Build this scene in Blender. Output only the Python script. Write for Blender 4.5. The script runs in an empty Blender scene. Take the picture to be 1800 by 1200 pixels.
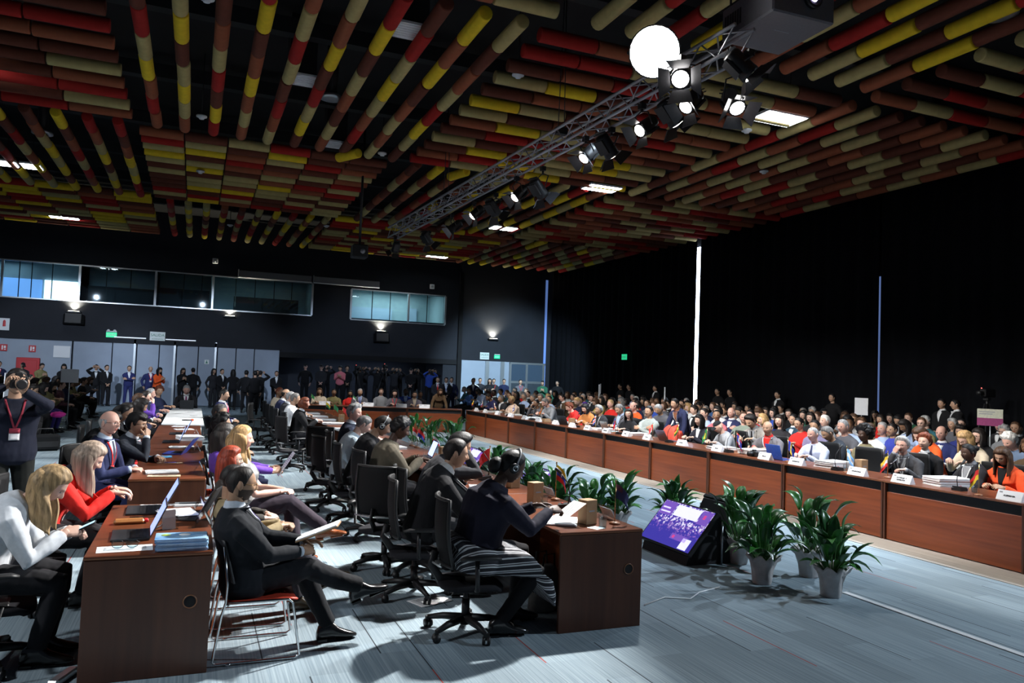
import bpy, bmesh, math, random
from mathutils import Vector, Matrix, noise, Quaternion
from mathutils.bvhtree import BVHTree
PI = math.pi
rnd = random.Random(7)
SC = bpy.context.scene
COL = SC.collection
V3 = Vector

# ------------------------------------------------------------------ materials
_M = {}
def mat(name, col, rough=0.6, metal=0.0, var=0.12, scale=30.0, emit=0.0, bump=0.0, bscale=200.0, spec=0.5, sheen=0.0, alpha=1.0, trans=0.0, stretch=None, var2=None):
    """procedural principled material: base colour broken up by a noise, optional bump"""
    key = name
    if key in _M: return _M[key]
    m = bpy.data.materials.new(name); m.use_nodes = True
    nt = m.node_tree; b = nt.nodes['Principled BSDF']
    b.inputs['Roughness'].default_value = rough
    b.inputs['Metallic'].default_value = metal
    b.inputs['Specular IOR Level'].default_value = spec
    if sheen: b.inputs['Sheen Weight'].default_value = sheen
    if trans: b.inputs['Transmission Weight'].default_value = trans
    if alpha < 1: b.inputs['Alpha'].default_value = alpha
    tc = nt.nodes.new('ShaderNodeTexCoord')
    src = tc.outputs['Object']
    if stretch:
        mp = nt.nodes.new('ShaderNodeMapping'); mp.inputs['Scale'].default_value = stretch
        nt.links.new(src, mp.inputs['Vector']); src = mp.outputs['Vector']
    n = nt.nodes.new('ShaderNodeTexNoise'); n.inputs['Scale'].default_value = scale; n.inputs['Detail'].default_value = 4
    nt.links.new(src, n.inputs['Vector'])
    cr = nt.nodes.new('ShaderNodeValToRGB')
    c = col[:3]
    cr.color_ramp.elements[0].color = (*[max(0, x*(1-var)) for x in c], 1)
    cr.color_ramp.elements[1].color = (*(var2 if var2 else [min(1, x*(1+var)) for x in c]), 1)
    cr.color_ramp.elements[0].position = .3; cr.color_ramp.elements[1].position = .7
    nt.links.new(n.outputs['Fac'], cr.inputs['Fac'])
    nt.links.new(cr.outputs['Color'], b.inputs['Base Color'])
    if emit:
        b.inputs['Emission Color'].default_value = (*c, 1); b.inputs['Emission Strength'].default_value = emit
    if bump:
        n2 = nt.nodes.new('ShaderNodeTexNoise'); n2.inputs['Scale'].default_value = bscale
        nt.links.new(src, n2.inputs['Vector'])
        bp = nt.nodes.new('ShaderNodeBump'); bp.inputs['Strength'].default_value = bump; bp.inputs['Distance'].default_value = .01
        nt.links.new(n2.outputs['Fac'], bp.inputs['Height']); nt.links.new(bp.outputs['Normal'], b.inputs['Normal'])
    _M[key] = m
    return m
def srgb(r, g, b):
    f = lambda c: ((c/255+.055)/1.055)**2.4 if c > 10 else c/255/12.92
    return (f(r), f(g), f(b))
def wood(name, dark, light, scale=(1, 1, 12), rough=.35):
    return mat(name, dark, rough=rough, var=0.0, var2=light, scale=1.0, stretch=scale, bump=.03, bscale=40, spec=.5)

# ------------------------------------------------------------------ mesh builder
class MB:
    def __init__(s): s.v = []; s.f = []; s.m = []; s.sm = []
    def add(s, vs, fs, mi=0, smooth=False, M=None):
        o = len(s.v)
        if M is not None: vs = [M @ V3(v) for v in vs]
        s.v.extend(tuple(v) for v in vs)
        for f in fs:
            s.f.append(tuple(o+i for i in f)); s.m.append(mi); s.sm.append(smooth)
        return o
    def box(s, lo, hi, mi=0, M=None, ch=0.0):
        x0, y0, z0 = lo; x1, y1, z1 = hi
        if ch <= 0:
            s.add([(x0,y0,z0),(x1,y0,z0),(x1,y1,z0),(x0,y1,z0),(x0,y0,z1),(x1,y0,z1),(x1,y1,z1),(x0,y1,z1)],
                  [(0,3,2,1),(4,5,6,7),(0,1,5,4),(1,2,6,5),(2,3,7,6),(3,0,4,7)], mi, False, M); return
        c = min(ch, (x1-x0)/2.01, (y1-y0)/2.01, (z1-z0)/2.01)
        rings = []
        for z, k in ((z0, c), (z0+c, 0), (z1-c, 0), (z1, c)):
            a = k
            rings.append([(x0+a+ (c if k==0 else 0), y0+a, z), (x1-a-(c if k==0 else 0), y0+a, z), (x1-a, y0+a+(c if k==0 else 0), z), (x1-a, y1-a-(c if k==0 else 0), z),
                          (x1-a-(c if k==0 else 0), y1-a, z), (x0+a+(c if k==0 else 0), y1-a, z), (x0+a, y1-a-(c if k==0 else 0), z), (x0+a, y0+a+(c if k==0 else 0), z)])
        s.loft(rings, mi, False, M, caps=True)
    def loft(s, rings, mi=0, smooth=True, M=None, caps=True, closed=True):
        n = len(rings[0]); vs = [p for r in rings for p in r]; fs = []
        for i in range(len(rings)-1):
            for j in range(n if closed else n-1):
                k = (j+1) % n
                fs.append((i*n+j, i*n+k, (i+1)*n+k, (i+1)*n+j))
        if caps:
            fs.append(tuple(range(n-1, -1, -1))); fs.append(tuple((len(rings)-1)*n+j for j in range(n)))
        s.add(vs, fs, mi, smooth, M)
    def tube(s, pts, rad, n=8, mi=0, smooth=True, M=None, caps=True, flat=None, up=None):
        """swept circle (or ellipse: flat = scale across 'up') along pts; rad a number or a list"""
        pts = [V3(p) for p in pts]
        if not hasattr(rad, '__len__'): rad = [rad]*len(pts)
        rings = []; ref = V3(up) if up else None
        for i, p in enumerate(pts):
            d = (pts[min(i+1, len(pts)-1)] - pts[max(i-1, 0)])
            if d.length < 1e-9: d = V3((0,0,1))
            d.normalize()
            if ref is None:
                ref = V3((0,0,1)) if abs(d.z) < .9 else V3((1,0,0))
            a = d.cross(ref)
            if a.length < 1e-4: a = d.orthogonal()
            a.normalize(); b = a.cross(d); b.normalize()
            if not up: ref = b
            fa, fb = (1, 1) if flat is None else (1, flat)
            rings.append([p + a*(math.cos(2*PI*j/n)*rad[i]*fa) + b*(math.sin(2*PI*j/n)*rad[i]*fb) for j in range(n)])
        s.loft(rings, mi, smooth, M, caps)
    def cyl(s, p0, p1, r, n=12, mi=0, r2=None, smooth=True, M=None):
        s.tube([p0, p1], [r, r if r2 is None else r2], n, mi, smooth, M)
    def ell(s, c, r, nu=12, nv=8, mi=0, M=None, fn=None):
        vs = []; fs = []
        for i in range(nv+1):
            t = PI*i/nv
            for j in range(nu):
                p = 2*PI*j/nu
                d = V3((math.sin(t)*math.cos(p), math.sin(t)*math.sin(p), math.cos(t)))
                k = fn(d) if fn else 1
                vs.append((c[0]+d.x*r[0]*k, c[1]+d.y*r[1]*k, c[2]+d.z*r[2]*k))
        for i in range(nv):
            for j in range(nu):
                k = (j+1) % nu
                fs.append((i*nu+j, (i+1)*nu+j, (i+1)*nu+k, i*nu+k))
        s.add(vs, fs, mi, True, M)
    def lathe(s, prof, n=16, mi=0, M=None, smooth=True, caps=True):
        s.loft([[(r*math.cos(2*PI*j/n), r*math.sin(2*PI*j/n), z) for j in range(n)] for r, z in prof], mi, smooth, M, caps)
    def poly(s, pts, depth, mi=0, M=None, axis=(0,0,1)):
        """extruded polygon"""
        a = V3(axis)*depth; n = len(pts)
        vs = [V3(p) for p in pts] + [V3(p)+a for p in pts]
        fs = [tuple(range(n-1,-1,-1)), tuple(range(n, 2*n))] + [(i, (i+1)%n, n+(i+1)%n, n+i) for i in range(n)]
        s.add(vs, fs, mi, False, M)
    def sheet(s, nu, nv, fn, th=0.0, mi=0, M=None, smooth=True):
        """grid surface fn(u,v)->(x,y,z), given thickness th along its normals"""
        P = [[V3(fn(i/nu, j/nv)) for j in range(nv+1)] for i in range(nu+1)]
        W = nv+1
        top = [P[i][j] for i in range(nu+1) for j in range(W)]
        fs = [(i*W+j, (i+1)*W+j, (i+1)*W+j+1, i*W+j+1) for i in range(nu) for j in range(nv)]
        if th <= 0: s.add(top, fs, mi, smooth, M); return
        N = []
        for i in range(nu+1):
            for j in range(W):
                du = P[min(i+1,nu)][j]-P[max(i-1,0)][j]; dv = P[i][min(j+1,nv)]-P[i][max(j-1,0)]
                q = du.cross(dv); N.append(q.normalized() if q.length > 1e-12 else V3((0,0,1)))
        bot = [top[k]-N[k]*th for k in range(len(top))]
        o = len(top)
        fs2 = fs + [tuple(o+i for i in reversed(f)) for f in fs]
        for i in range(nu):
            a, b = i*W, (i+1)*W; fs2.append((a, o+a, o+b, b))
            a, b = i*W+nv, (i+1)*W+nv; fs2.append((b, o+b, o+a, a))
        for j in range(nv):
            fs2.append((j+1, o+j+1, o+j, j)); a = nu*W+j; fs2.append((a, o+a, o+a+1, a+1))
        s.add(top+bot, fs2, mi, smooth, M)
    def mesh(s, name, mats):
        me = bpy.data.meshes.new(name); me.from_pydata(s.v, [], s.f); me.update()
        for m in mats: me.materials.append(m)
        me.polygons.foreach_set('material_index', s.m); me.polygons.foreach_set('use_smooth', s.sm)
        return me
def rot(axis, a): return Matrix.Rotation(a, 4, axis)
def tr(x, y, z): return Matrix.Translation((x, y, z))

# ------------------------------------------------------------------ objects
def put(name, data, parent=None, loc=None, rz=0, M=None, mats=None):
    o = bpy.data.objects.new(name, data); COL.objects.link(o)
    if parent is not None: o.parent = parent; _K.setdefault(parent.name, []).append(o)
    if M is not None: o.matrix_local = M
    elif loc is not None or rz:
        o.location = loc or (0,0,0); o.rotation_euler = (0,0,rz)
    if mats:
        for i, m in enumerate(mats):
            o.material_slots[i].link = 'OBJECT'; o.material_slots[i].material = m
    return o
def obj(name, mb, mats, parent=None, loc=None, rz=0, M=None):
    return put(name, mb.mesh(name, mats if isinstance(mats, (list, tuple)) else [mats]), parent, loc, rz, M)
def tag(o, label, cat, group=None, kind=None):
    if label: o['label'] = label
    if cat: o['category'] = cat
    if group: o['group'] = group
    if kind: o['kind'] = kind
    return o
def thing(name, label, cat, loc=(0,0,0), rz=0, group=None, M=None):
    o = put(name, None, None, loc, rz, M); o.empty_display_size = .1
    return tag(o, label, cat, group)
def struct(name, mb, mats, parent=None, **k):
    o = obj(name, mb, mats, parent, **k)
    if parent is None: o['kind'] = 'structure'
    return o
def dup(root, loc, rz=0, label=None, group=None, M=None):
    r = root.copy(); COL.objects.link(r)
    if M is not None: r.matrix_world = M
    else: r.location = loc; r.rotation_euler = (0,0,rz)
    if label: r['label'] = label
    if group: r['group'] = group
    for ch in KIDS(root):
        c = ch.copy(); COL.objects.link(c); c.parent = r; _K.setdefault(r.name, []).append(c)
        for g in KIDS(ch):
            d = g.copy(); COL.objects.link(d); d.parent = c; _K.setdefault(c.name, []).append(d)
    return r
_K = {}
def KIDS(o): return _K.get(o.name, [])
ORD = ['first','second','third','fourth','fifth','sixth','seventh','eighth','ninth','tenth','eleventh','twelfth','thirteenth','fourteenth','fifteenth','sixteenth','seventeenth','eighteenth','nineteenth','twentieth']
def nth(i):
    if i < 20: return ORD[i]
    t = {2:'twenty', 3:'thirty', 4:'forty', 5:'fifty', 6:'sixty'}[ (i+1)//10 ]
    return t + ('-' + ORD[(i+1)%10-1] if (i+1)%10 else '')  # only used for long rows
def text_mesh(body, size, name='lettering', extrude=.002, align='CENTER'):
    cu = bpy.data.curves.new(name, 'FONT'); cu.body = body; cu.size = size; cu.extrude = extrude
    cu.align_x = align; cu.align_y = 'CENTER'; cu.resolution_u = 3
    o = bpy.data.objects.new(name, cu); COL.objects.link(o)
    dg = bpy.context.evaluated_depsgraph_get(); dg.update()
    me = bpy.data.meshes.new_from_object(o.evaluated_get(dg))
    bpy.data.objects.remove(o); bpy.data.curves.remove(cu)
    me.name = name
    return me
def text(body, size, m, parent, M, name='lettering'):
    me = text_mesh(body, size, name); me.materials.clear(); me.materials.append(m)
    return put(name, me, parent, M=M)

# ------------------------------------------------------------------ camera
cam = bpy.data.cameras.new('camera'); co = bpy.data.objects.new('camera', cam); COL.objects.link(co)
cam.sensor_width = 36; cam.lens = 36*1350/1800; cam.clip_end = 200
yaw, pitch, roll = (math.radians(a) for a in (22.40, 2.547, 2.111))
f = V3((math.sin(yaw)*math.cos(pitch), math.cos(yaw)*math.cos(pitch), math.sin(pitch)))
r0 = V3((math.cos(yaw), -math.sin(yaw), 0)); u0 = r0.cross(f)
rr = r0*math.cos(roll)+u0*math.sin(roll); uu = -r0*math.sin(roll)+u0*math.cos(roll)
co.matrix_world = Matrix(((rr.x,uu.x,-f.x,0),(rr.y,uu.y,-f.y,0),(rr.z,uu.z,-f.z,1.89),(0,0,0,1)))
SC.camera = co
# ------------------------------------------------------------------ room shell
def nt_of(name):
    m = bpy.data.materials.new(name); m.use_nodes = True
    return m, m.node_tree, m.node_tree.nodes['Principled BSDF']
def carpet_mat():
    m, nt, b = nt_of('carpet_planks'); N = nt.nodes.new; L = nt.links.new
    tc = N('ShaderNodeTexCoord'); sep = N('ShaderNodeSeparateXYZ'); L(tc.outputs['Object'], sep.inputs[0])
    def math_(op, a, bb=None):
        n = N('ShaderNodeMath'); n.operation = op
        for i, v in enumerate((a, bb)):
            if v is None: continue
            if isinstance(v, (int, float)): n.inputs[i].default_value = v
            else: L(v, n.inputs[i])
        return n.outputs[0]
    mp = N('ShaderNodeMapping'); mp.inputs['Scale'].default_value = (90, 1.1, 1); L(tc.outputs['Object'], mp.inputs[0])
    st = N('ShaderNodeTexNoise'); st.inputs['Scale'].default_value = 1; st.inputs['Detail'].default_value = 5; L(mp.outputs[0], st.inputs['Vector'])
    cr = N('ShaderNodeValToRGB'); L(st.outputs['Fac'], cr.inputs[0])
    cr.color_ramp.elements[0].color = (.155,.21,.25,1); cr.color_ramp.elements[1].color = (.30,.37,.41,1)
    cr.color_ramp.elements[0].position = .3; cr.color_ramp.elements[1].position = .72
    # plank cells 0.5 x 1.0 running along Y, each a little lighter or darker
    cx = math_('FLOOR', math_('DIVIDE', sep.outputs['X'], .25)); 
    off = math_('MULTIPLY', math_('FRACT', math_('MULTIPLY', cx, .37)), 1.0)
    yy = math_('ADD', sep.outputs['Y'], off)
    cy = math_('FLOOR', yy)
    cv = N('ShaderNodeCombineXYZ'); L(cx, cv.inputs[0]); L(cy, cv.inputs[1])
    wn = N('ShaderNodeTexWhiteNoise'); wn.noise_dimensions = '2D'; L(cv.outputs[0], wn.inputs['Vector'])
    val = math_('ADD', math_('MULTIPLY', wn.outputs['Value'], .22), .86)
    mul = N('ShaderNodeMix'); mul.data_type = 'RGBA'; mul.blend_type = 'MULTIPLY'; mul.inputs['Factor'].default_value = 1
    L(cr.outputs[0], mul.inputs['A']); 
    cc = N('ShaderNodeCombineXYZ'); [L(val, cc.inputs[i]) for i in range(3)]
    L(cc.outputs[0], mul.inputs['B'])
    # accent lines woven at some plank edges: dark slate, some of them red
    edge = math_('LESS_THAN', math_('FRACT', math_('DIVIDE', sep.outputs['X'], .25)), .04)
    sel = math_('GREATER_THAN', wn.outputs['Value'], .74)
    line = math_('MULTIPLY', edge, sel)
    sepc = N('ShaderNodeSeparateColor'); L(wn.outputs['Color'], sepc.inputs[0])
    isred = math_('GREATER_THAN', sepc.outputs['Green'], .72)
    lc = N('ShaderNodeMix'); lc.data_type = 'RGBA'; L(isred, lc.inputs['Factor'])
    lc.inputs['A'].default_value = (.035,.045,.055,1); lc.inputs['B'].default_value = (.33,.045,.035,1)
    fin = N('ShaderNodeMix'); fin.data_type = 'RGBA'; L(line, fin.inputs['Factor'])
    L(mul.outputs['Result'], fin.inputs['A']); L(lc.outputs['Result'], fin.inputs['B'])
    L(fin.outputs['Result'], b.inputs['Base Color'])
    b.inputs['Roughness'].default_value = .85; b.inputs['Specular IOR Level'].default_value = .25
    bp = N('ShaderNodeBump'); bp.inputs['Strength'].default_value = .25; bp.inputs['Distance'].default_value = .004
    L(st.outputs['Fac'], bp.inputs['Height']); L(bp.outputs[0], b.inputs['Normal'])
    return m
def glass_mat(name, tint=(.8,.95,1), refl=.08, rough=.02):
    m = bpy.data.materials.new(name); m.use_nodes = True; nt = m.node_tree; nt.nodes.clear()
    o = nt.nodes.new('ShaderNodeOutputMaterial'); t = nt.nodes.new('ShaderNodeBsdfTransparent'); g = nt.nodes.new('ShaderNodeBsdfGlossy')
    t.inputs[0].default_value = (*tint, 1); g.inputs['Roughness'].default_value = rough
    lw = nt.nodes.new('ShaderNodeLayerWeight'); lw.inputs['Blend'].default_value = .5
    pw = nt.nodes.new('ShaderNodeMath'); pw.operation = 'POWER'; pw.inputs[1].default_value = 4; nt.links.new(lw.outputs['Facing'], pw.inputs[0])
    fr = nt.nodes.new('ShaderNodeMath'); fr.operation = 'MULTIPLY_ADD'; fr.inputs[1].default_value = .55; fr.inputs[2].default_value = refl*.5; nt.links.new(pw.outputs[0], fr.inputs[0])
    mx = nt.nodes.new('ShaderNodeMixShader')
    nt.links.new(fr.outputs[0], mx.inputs[0]); nt.links.new(t.outputs[0], mx.inputs[1]); nt.links.new(g.outputs[0], mx.inputs[2])
    nt.links.new(mx.outputs[0], o.inputs[0])
    return m
def emit_mat(name, col, strength):
    m = bpy.data.materials.new(name); m.use_nodes = True; nt = m.node_tree; b = nt.nodes['Principled BSDF']
    b.inputs['Base Color'].default_value = (*col, 1); b.inputs['Roughness'].default_value = .4
    b.inputs['Emission Color'].default_value = (*col, 1); b.inputs['Emission Strength'].default_value = strength
    return m
M_wall = mat('navy_plaster', (.0075,.0095,.0155), rough=.8, var=.12, scale=3)
M_dark = mat('black_paint', (.008,.009,.011), rough=.7, var=.2, scale=4)
M_void = mat('black_void_paint', (.004,.004,.005), rough=.9, var=.2, scale=2)
M_panel = mat('grey_partition_laminate', (.24,.29,.37), rough=.5, var=.05, scale=2)
M_panel2 = mat('pale_wall_paint', (.30,.35,.42), rough=.6, var=.04, scale=2)
M_frame = mat('brushed_aluminium', (.45,.48,.5), rough=.35, metal=.8, var=.08, scale=60)
M_black = mat('black_plastic', (.007,.007,.008), rough=.5, var=.15, scale=40)
M_blackm = mat('black_powder_coat', (.012,.012,.014), rough=.45, metal=.2, var=.15, scale=40)
M_white = mat('white_enamel', (.72,.74,.75), rough=.5, var=.04, scale=20)
M_chrome = mat('chrome', (.6,.61,.62), rough=.15, metal=1.0, var=.05, scale=50)
M_steel = mat('grey_aluminium_tube', (.42,.42,.45), rough=.4, metal=.6, var=.12, scale=60)
M_glass = glass_mat('window_glass')
M_booth = mat('booth_wall_paint', (.30,.36,.37), rough=.7, var=.06, scale=2)
M_day = emit_mat('daylight_sky_glow', (.62,.78,1.0), 9)
M_dayb = emit_mat('bright_daylight_opening', (.72,.85,1.0), 2.4)
M_sign = mat('white_sign_board', (.62,.68,.66), rough=.4, var=.03, scale=20)
M_green = emit_mat('green_exit_glow', (.02,.5,.22), 1.0)
M_greenp = mat('sign_green_ink', (.01,.16,.09), rough=.5, var=.05)
M_redp = mat('sign_red_ink', (.5,.015,.02), rough=.45, var=.08)
M_ink = mat('black_ink', (.012,.012,.014), rough=.6, var=.1)
M_paper = mat('white_paper', (.78,.79,.8), rough=.7, var=.03, scale=40)

WY = 37.5
fl = MB(); fl.box((-14,-4,-.12),(18.2,41,0)); struct('floor', fl, carpet_mat())
ce = MB(); ce.box((-14,-4,8.6),(18.2,41,8.8)); struct('ceiling', ce, M_void)
# back wall, built round the window strip, the second window, the niche
wb = MB()
def wpiece(x0, x1, z0, z1, y0=WY, d=.3): wb.box((x0, y0, z0), (x1, y0+d, z1))
wpiece(-14, 18.2, 5.92, 8.6)
wpiece(-14, 3.7, 0, 4.42); wpiece(5.05, 6.9, 4.42, 5.92); wpiece(11.7, 18.2, 0, 5.92)
wpiece(3.7, 11.7, 2.55, 4.42); wpiece(6.9, 11.7, 5.8, 5.92)
struct('wall_back', wb, M_wall)
# recess behind the press riser, and the pier beside it
wn = MB(); wn.box((3.5, 40.6, 0), (12.0, 40.8, 2.8)); wn.box((3.4, WY+.3, 0), (3.7, 40.6, 2.8)); wn.box((11.7, WY+.3, 0), (12.0, 40.6, 2.8)); wn.box((3.4, WY+.3, 2.6), (12, 40.8, 2.75))
struct('wall_niche', wn, M_wall)
tp = MB(); tp.box((3.62, WY-.12, 2.36), (12.4, WY, 2.6)); struct('trim_1', tp, M_void)
tp = MB(); tp.box((12.42, WY-.16, 0), (12.62, WY, 7.1)); struct('trim_2', tp, M_void)
# window strips: frame, mullions, panes; a lit booth behind each
def window(name, x0, x1, z0, z1, mull, fine, depth=2.6, extra=None):
    w = MB(); t = .05
    w.box((x0,WY-.06,z0-t),(x1,WY+.06,z0)); w.box((x0,WY-.06,z1),(x1,WY+.06,z1+t))
    for x in [x0, x1]+mull: w.box((x-.045,WY-.06,z0),(x+.045,WY+.06,z1))
    o = struct(name, w, M_frame)
    xs = [x0]+mull+[x1]
    for a, b_ in zip(xs, xs[1:]):
        p = MB(); p.box((a+.045,WY-.006,z0),(b_-.045,WY+.006,z1)); obj('pane', p, M_glass, o)
    g = MB()
    for x in fine: g.box((x-.018,WY+.02,z0),(x+.018,WY+.05,z1))
    obj('glazing_joint', g, M_dark, o)
    return o
window('window_1', -13.5, 5.05, 4.42, 5.92, [-10.6, -7.55+.0, -4.72, -1.75, .62], [-9.2,-8.7,-6.95,-6.5,-5.75,-3.7,-2.75,-.6,.15,1.6,2.45,3.3,4.1])
window('window_2', 6.9, 11.7, 4.36, 5.8, [9.78], [7.95, 8.85, 10.75])
bw = MB()
def bbox(x0, x1, z0, z1, y1): 
    bw.box((x0, y1, z0-.1), (x1, y1+.1, z1+.3)); bw.box((x0, WY+.3, z0-.15), (x1, y1, z0-.05)); bw.box((x0, WY+.3, z1+.25), (x1, y1, z1+.35))
    bw.box((x0-.1, WY+.3, z0-.1), (x0, y1, z1+.3)); bw.box((x1, WY+.3, z0-.1), (x1+.1, y1, z1+.3))
bbox(-13.5, -4.75, 4.42, 5.92, 40.0); bbox(-4.65, -1.8, 4.42, 5.92, 40.0); bbox(-1.7, .55, 4.42, 5.92, 40.0); bbox(.68, 5.05, 4.42, 5.92, 40.0); bbox(6.9, 11.7, 4.36, 5.8, 40.4)
struct('wall_booth', bw, M_booth)
db = MB(); db.box((-6.4, 39.9, 4.35), (-4.85, 39.99, 5.42)); struct('window_3', db, M_dayb); db = MB(); db.box((-13, 39.95, 4.35), (-6.5, 39.99, 5.42)); struct('window_7', db, emit_mat('pale_daylight_opening', (.2,.38,.75), .8))
bt = MB(); bt.box((-4.6, 39.2, 4.35), (-1.85, 39.3, 5.25)); bt.box((-1.65, 38.9, 4.35), (.5, 39.0, 5.35)); bt.box((1.6, 39.0, 4.35), (4.6, 39.1, 5.2)); struct('wall_booth_partition', bt, M_dark)
bt = MB(); bt.box((7.3, 40.2, 4.3), (9.6, 40.38, 5.2)); bt.box((10.55, 40.2, 4.3), (10.95, 40.38, 5.3)); struct('door_4', bt, [M_panel2])
def area(name, loc, rotv, size, power, col=(1,1,1), sy=None):
    l = bpy.data.lights.new(name, 'AREA'); l.energy = power; l.color = col; l.size = size
    if sy: l.shape = 'RECTANGLE'; l.size_y = sy
    o = bpy.data.objects.new(name, l); COL.objects.link(o); o.location = loc; o.rotation_euler = rotv
    return o
area('booth_light', (-8.5, 39.2, 6.1), (0,0,0), 3, 22, (.6,.8,1), 1)
area('booth_light', (-3.2, 38.3, 6.1), (0,0,0), 2, 4, (.6,.8,1), .6)
area('booth_light', (-.6, 38.3, 6.1), (0,0,0), 2, .7, (.8,.9,1), .6)
area('booth_light', (2.6, 38.4, 6.1), (0,0,0), 3, 6, (.75,.95,1), .6)
area('booth_light', (9.2, 39.2, 6.0), (0,0,0), 3, 85, (.8,.97,1), 1)
# partition of tall folding panels across the left of the back wall
tp = MB(); tp.box((-14, WY-.2, 2.68), (3.72, WY, 2.86)); struct('trim_3', tp, M_panel2 and M_wall)
xs = [-4.8,-3.3,-2.35,-1.45,-.75,.15,.95,1.75,2.55,3.68]
for i, (a, b_) in enumerate(zip(xs, xs[1:])):
    p = MB(); p.box((a+.02, WY-.14-.02*(i%2), .02), (b_-.02, WY-.08, 2.68), ch=.008)
    o = obj('partition_panel', p, M_panel)
    tag(o, f'tall grey folding partition panel, {nth(i)} from the plain pale wall end', 'partition panel', 'folding partition panels on the back wall')
    if i in (1, 3, 5):
        q = MB(); q.box((b_-.12, WY-.2, .02), (b_-.04, WY-.16, 2.9)); obj('jamb_post', q, M_frame, o)
p = MB(); p.box((-14, WY-.12, 0), (-4.85, WY, 2.72)); struct('wall_back_left', p, M_panel2)
p = MB(); p.box((12.66, WY-.12, 0), (15.3, WY, 2.6)); struct('wall_back_right', p, M_panel2)
for i, x in enumerate((14.05, 14.9)):
    p = MB(); p.box((x-.1, WY-.2, 1.35 if i == 0 else 0), (x+.1, WY-.12, 2.6)); struct(f'trim_{4+i}', p, M_frame)
# glazed doors in the right corner
d = MB(); d.box((15.35, WY-.1, 2.5), (17.4, WY-.02, 2.6))
for x in (15.38, 16.32, 17.3): d.box((x-.06, WY-.12, 0), (x+.06, WY-.02, 2.5))
d.box((15.35, WY-.11, 1.5), (17.3, WY-.03, 1.62)); 
o = struct('door_1', d, M_frame)
p = MB(); p.box((15.45, WY-.08, .02), (17.25, WY-.05, 2.5)); obj('pane', p, mat('dark_door_glass', (.06,.09,.13), rough=.08, var=.05, spec=.8), o)
p = MB(); p.box((15.45, WY-.1, .05), (17.25, WY-.085, 1.5)); obj('lower_panel', p, mat('satin_steel_sheet', (.42,.52,.62), rough=.22, metal=.9, var=.06, scale=3), o)
# ---- signs
def sign(x, z, w, h, m, label, cat='sign', lines=(), ink=None, y=WY-.2, tsize=None, wall_y=None):
    s_ = MB(); s_.box((-w/2, -.02, -h/2), (w/2, .02, h/2), ch=.006)
    o = thing('wall_sign', label, cat, (x, y, z))
    obj('sign_board', s_, m, o)
    for t_, sz, dz in lines:
        text(t_, sz, ink or M_greenp, o, tr(0, -.024, dz) @ rot('X', PI/2))
    return o
sg = sign(-1.56, 3.03, .62, .44, M_sign, 'white exit board reading SALIDA over the grey panels', 'exit sign', [('SALIDA', .17, .07), ('DE EMERGENCIA', .06, -.1)], y=WY-.03)
s2 = sign(-3.38, 3.02, .42, .22, M_green, 'small lit green exit sign beside the two lamp bars over the grey panels', 'exit sign', [('SALIDA', .1, 0)], M_paper, y=WY-.03)
q = MB(); q.box((-.2,-.05,.13),(.2,.02,.17)); [q.ell((x,-.05,.19),(.06,.05,.045)) for x in (-.12,.12)]; obj('emergency_lamp', q, M_white, s2)
sg = sign(13.92, 2.86, .5, .36, M_sign, 'white exit board reading SALIDA over the glazed doors', 'exit sign', [('SALIDA', .14, .06), ('DE EMERGENCIA', .05, -.08)], y=WY-.05)
s2 = sign(14.62, 2.84, .32, .18, M_green, 'small green exit sign with a twin lamp over the glazed doors', 'exit sign', [('SALIDA', .08, 0)], M_paper, y=WY-.05)
q = MB(); q.box((-.15,-.04,.11),(.15,.02,.14)); obj('emergency_lamp', q, M_white, s2)
s3 = sign(-7.35, 3.25, .36, .5, M_white, 'white board with red extinguisher symbol high on the back wall', 'sign', y=WY-.03)
q = MB(); q.lathe([(.02,.14),(.05,.1),(.055,-.1),(.05,-.12)], 10); obj('extinguisher_symbol', q, M_redp, s3, M=tr(0,-.03,.03)@Matrix.Scale(.15,4,(0,1,0)))
for x, lab in ((-7.3, 'square red and white safety sign beside the corner end of the pale wall'), (-6.28, 'square red and white safety sign above the red hose cabinet')):
    s3 = sign(x, 2.28, .26, .28, M_redp, lab, 'sign', y=WY-.15)
    q = MB(); q.box((-.07,-.03,-.09),(-.02,-.022,.09)); q.box((.01,-.03,-.02),(.08,-.022,.08)); q.box((.02,-.03,-.09),(.08,-.022,-.05)); obj('pictogram', q, M_paper, s3)
s3 = sign(-5.2, 2.2, .62, .5, M_paper, 'blank white notice sheet on the pale wall', 'notice', y=WY-.14)
s3 = sign(.52, 2.0, .2, .2, M_sign, 'small toilet sign with dark figure on a grey panel', 'sign', y=WY-.18)
q = MB(); q.ell((0,-.025,.045),(.02,.008,.02)); q.poly([(-.05,-.022,-.06),(.05,-.022,-.06),(.02,-.022,.02),(-.02,-.022,.02)], .008, axis=(0,-1,0)); obj('pictogram', q, M_greenp, s3)
hc = thing('hose_cabinet', 'red fire hose cabinet on the pale wall behind the seated crowd', 'cabinet', (-6.38, WY-.335, .9))
q = MB(); q.box((-.42,0,0),(.42,.2,1.0), ch=.02); obj('cabinet_body', q, M_redp, hc)
q = MB(); q.box((-.34,-.02,.08),(.34,0,.9), ch=.01); obj('cabinet_door', q, M_redp, hc)
# exit sign on the curtains
s4 = thing('wall_sign', 'small green exit sign glowing on the black curtain wall', 'exit sign', (17.2, 28.9, 2.88), PI/2)
q = MB(); q.box((-.2,-.02,-.12),(.2,.02,.12), ch=.005); obj('sign_board', q, M_green, s4); text('SALIDA', .09, M_paper, s4, tr(0,.024,0)@rot('Z',PI)@rot('X',PI/2))
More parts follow.
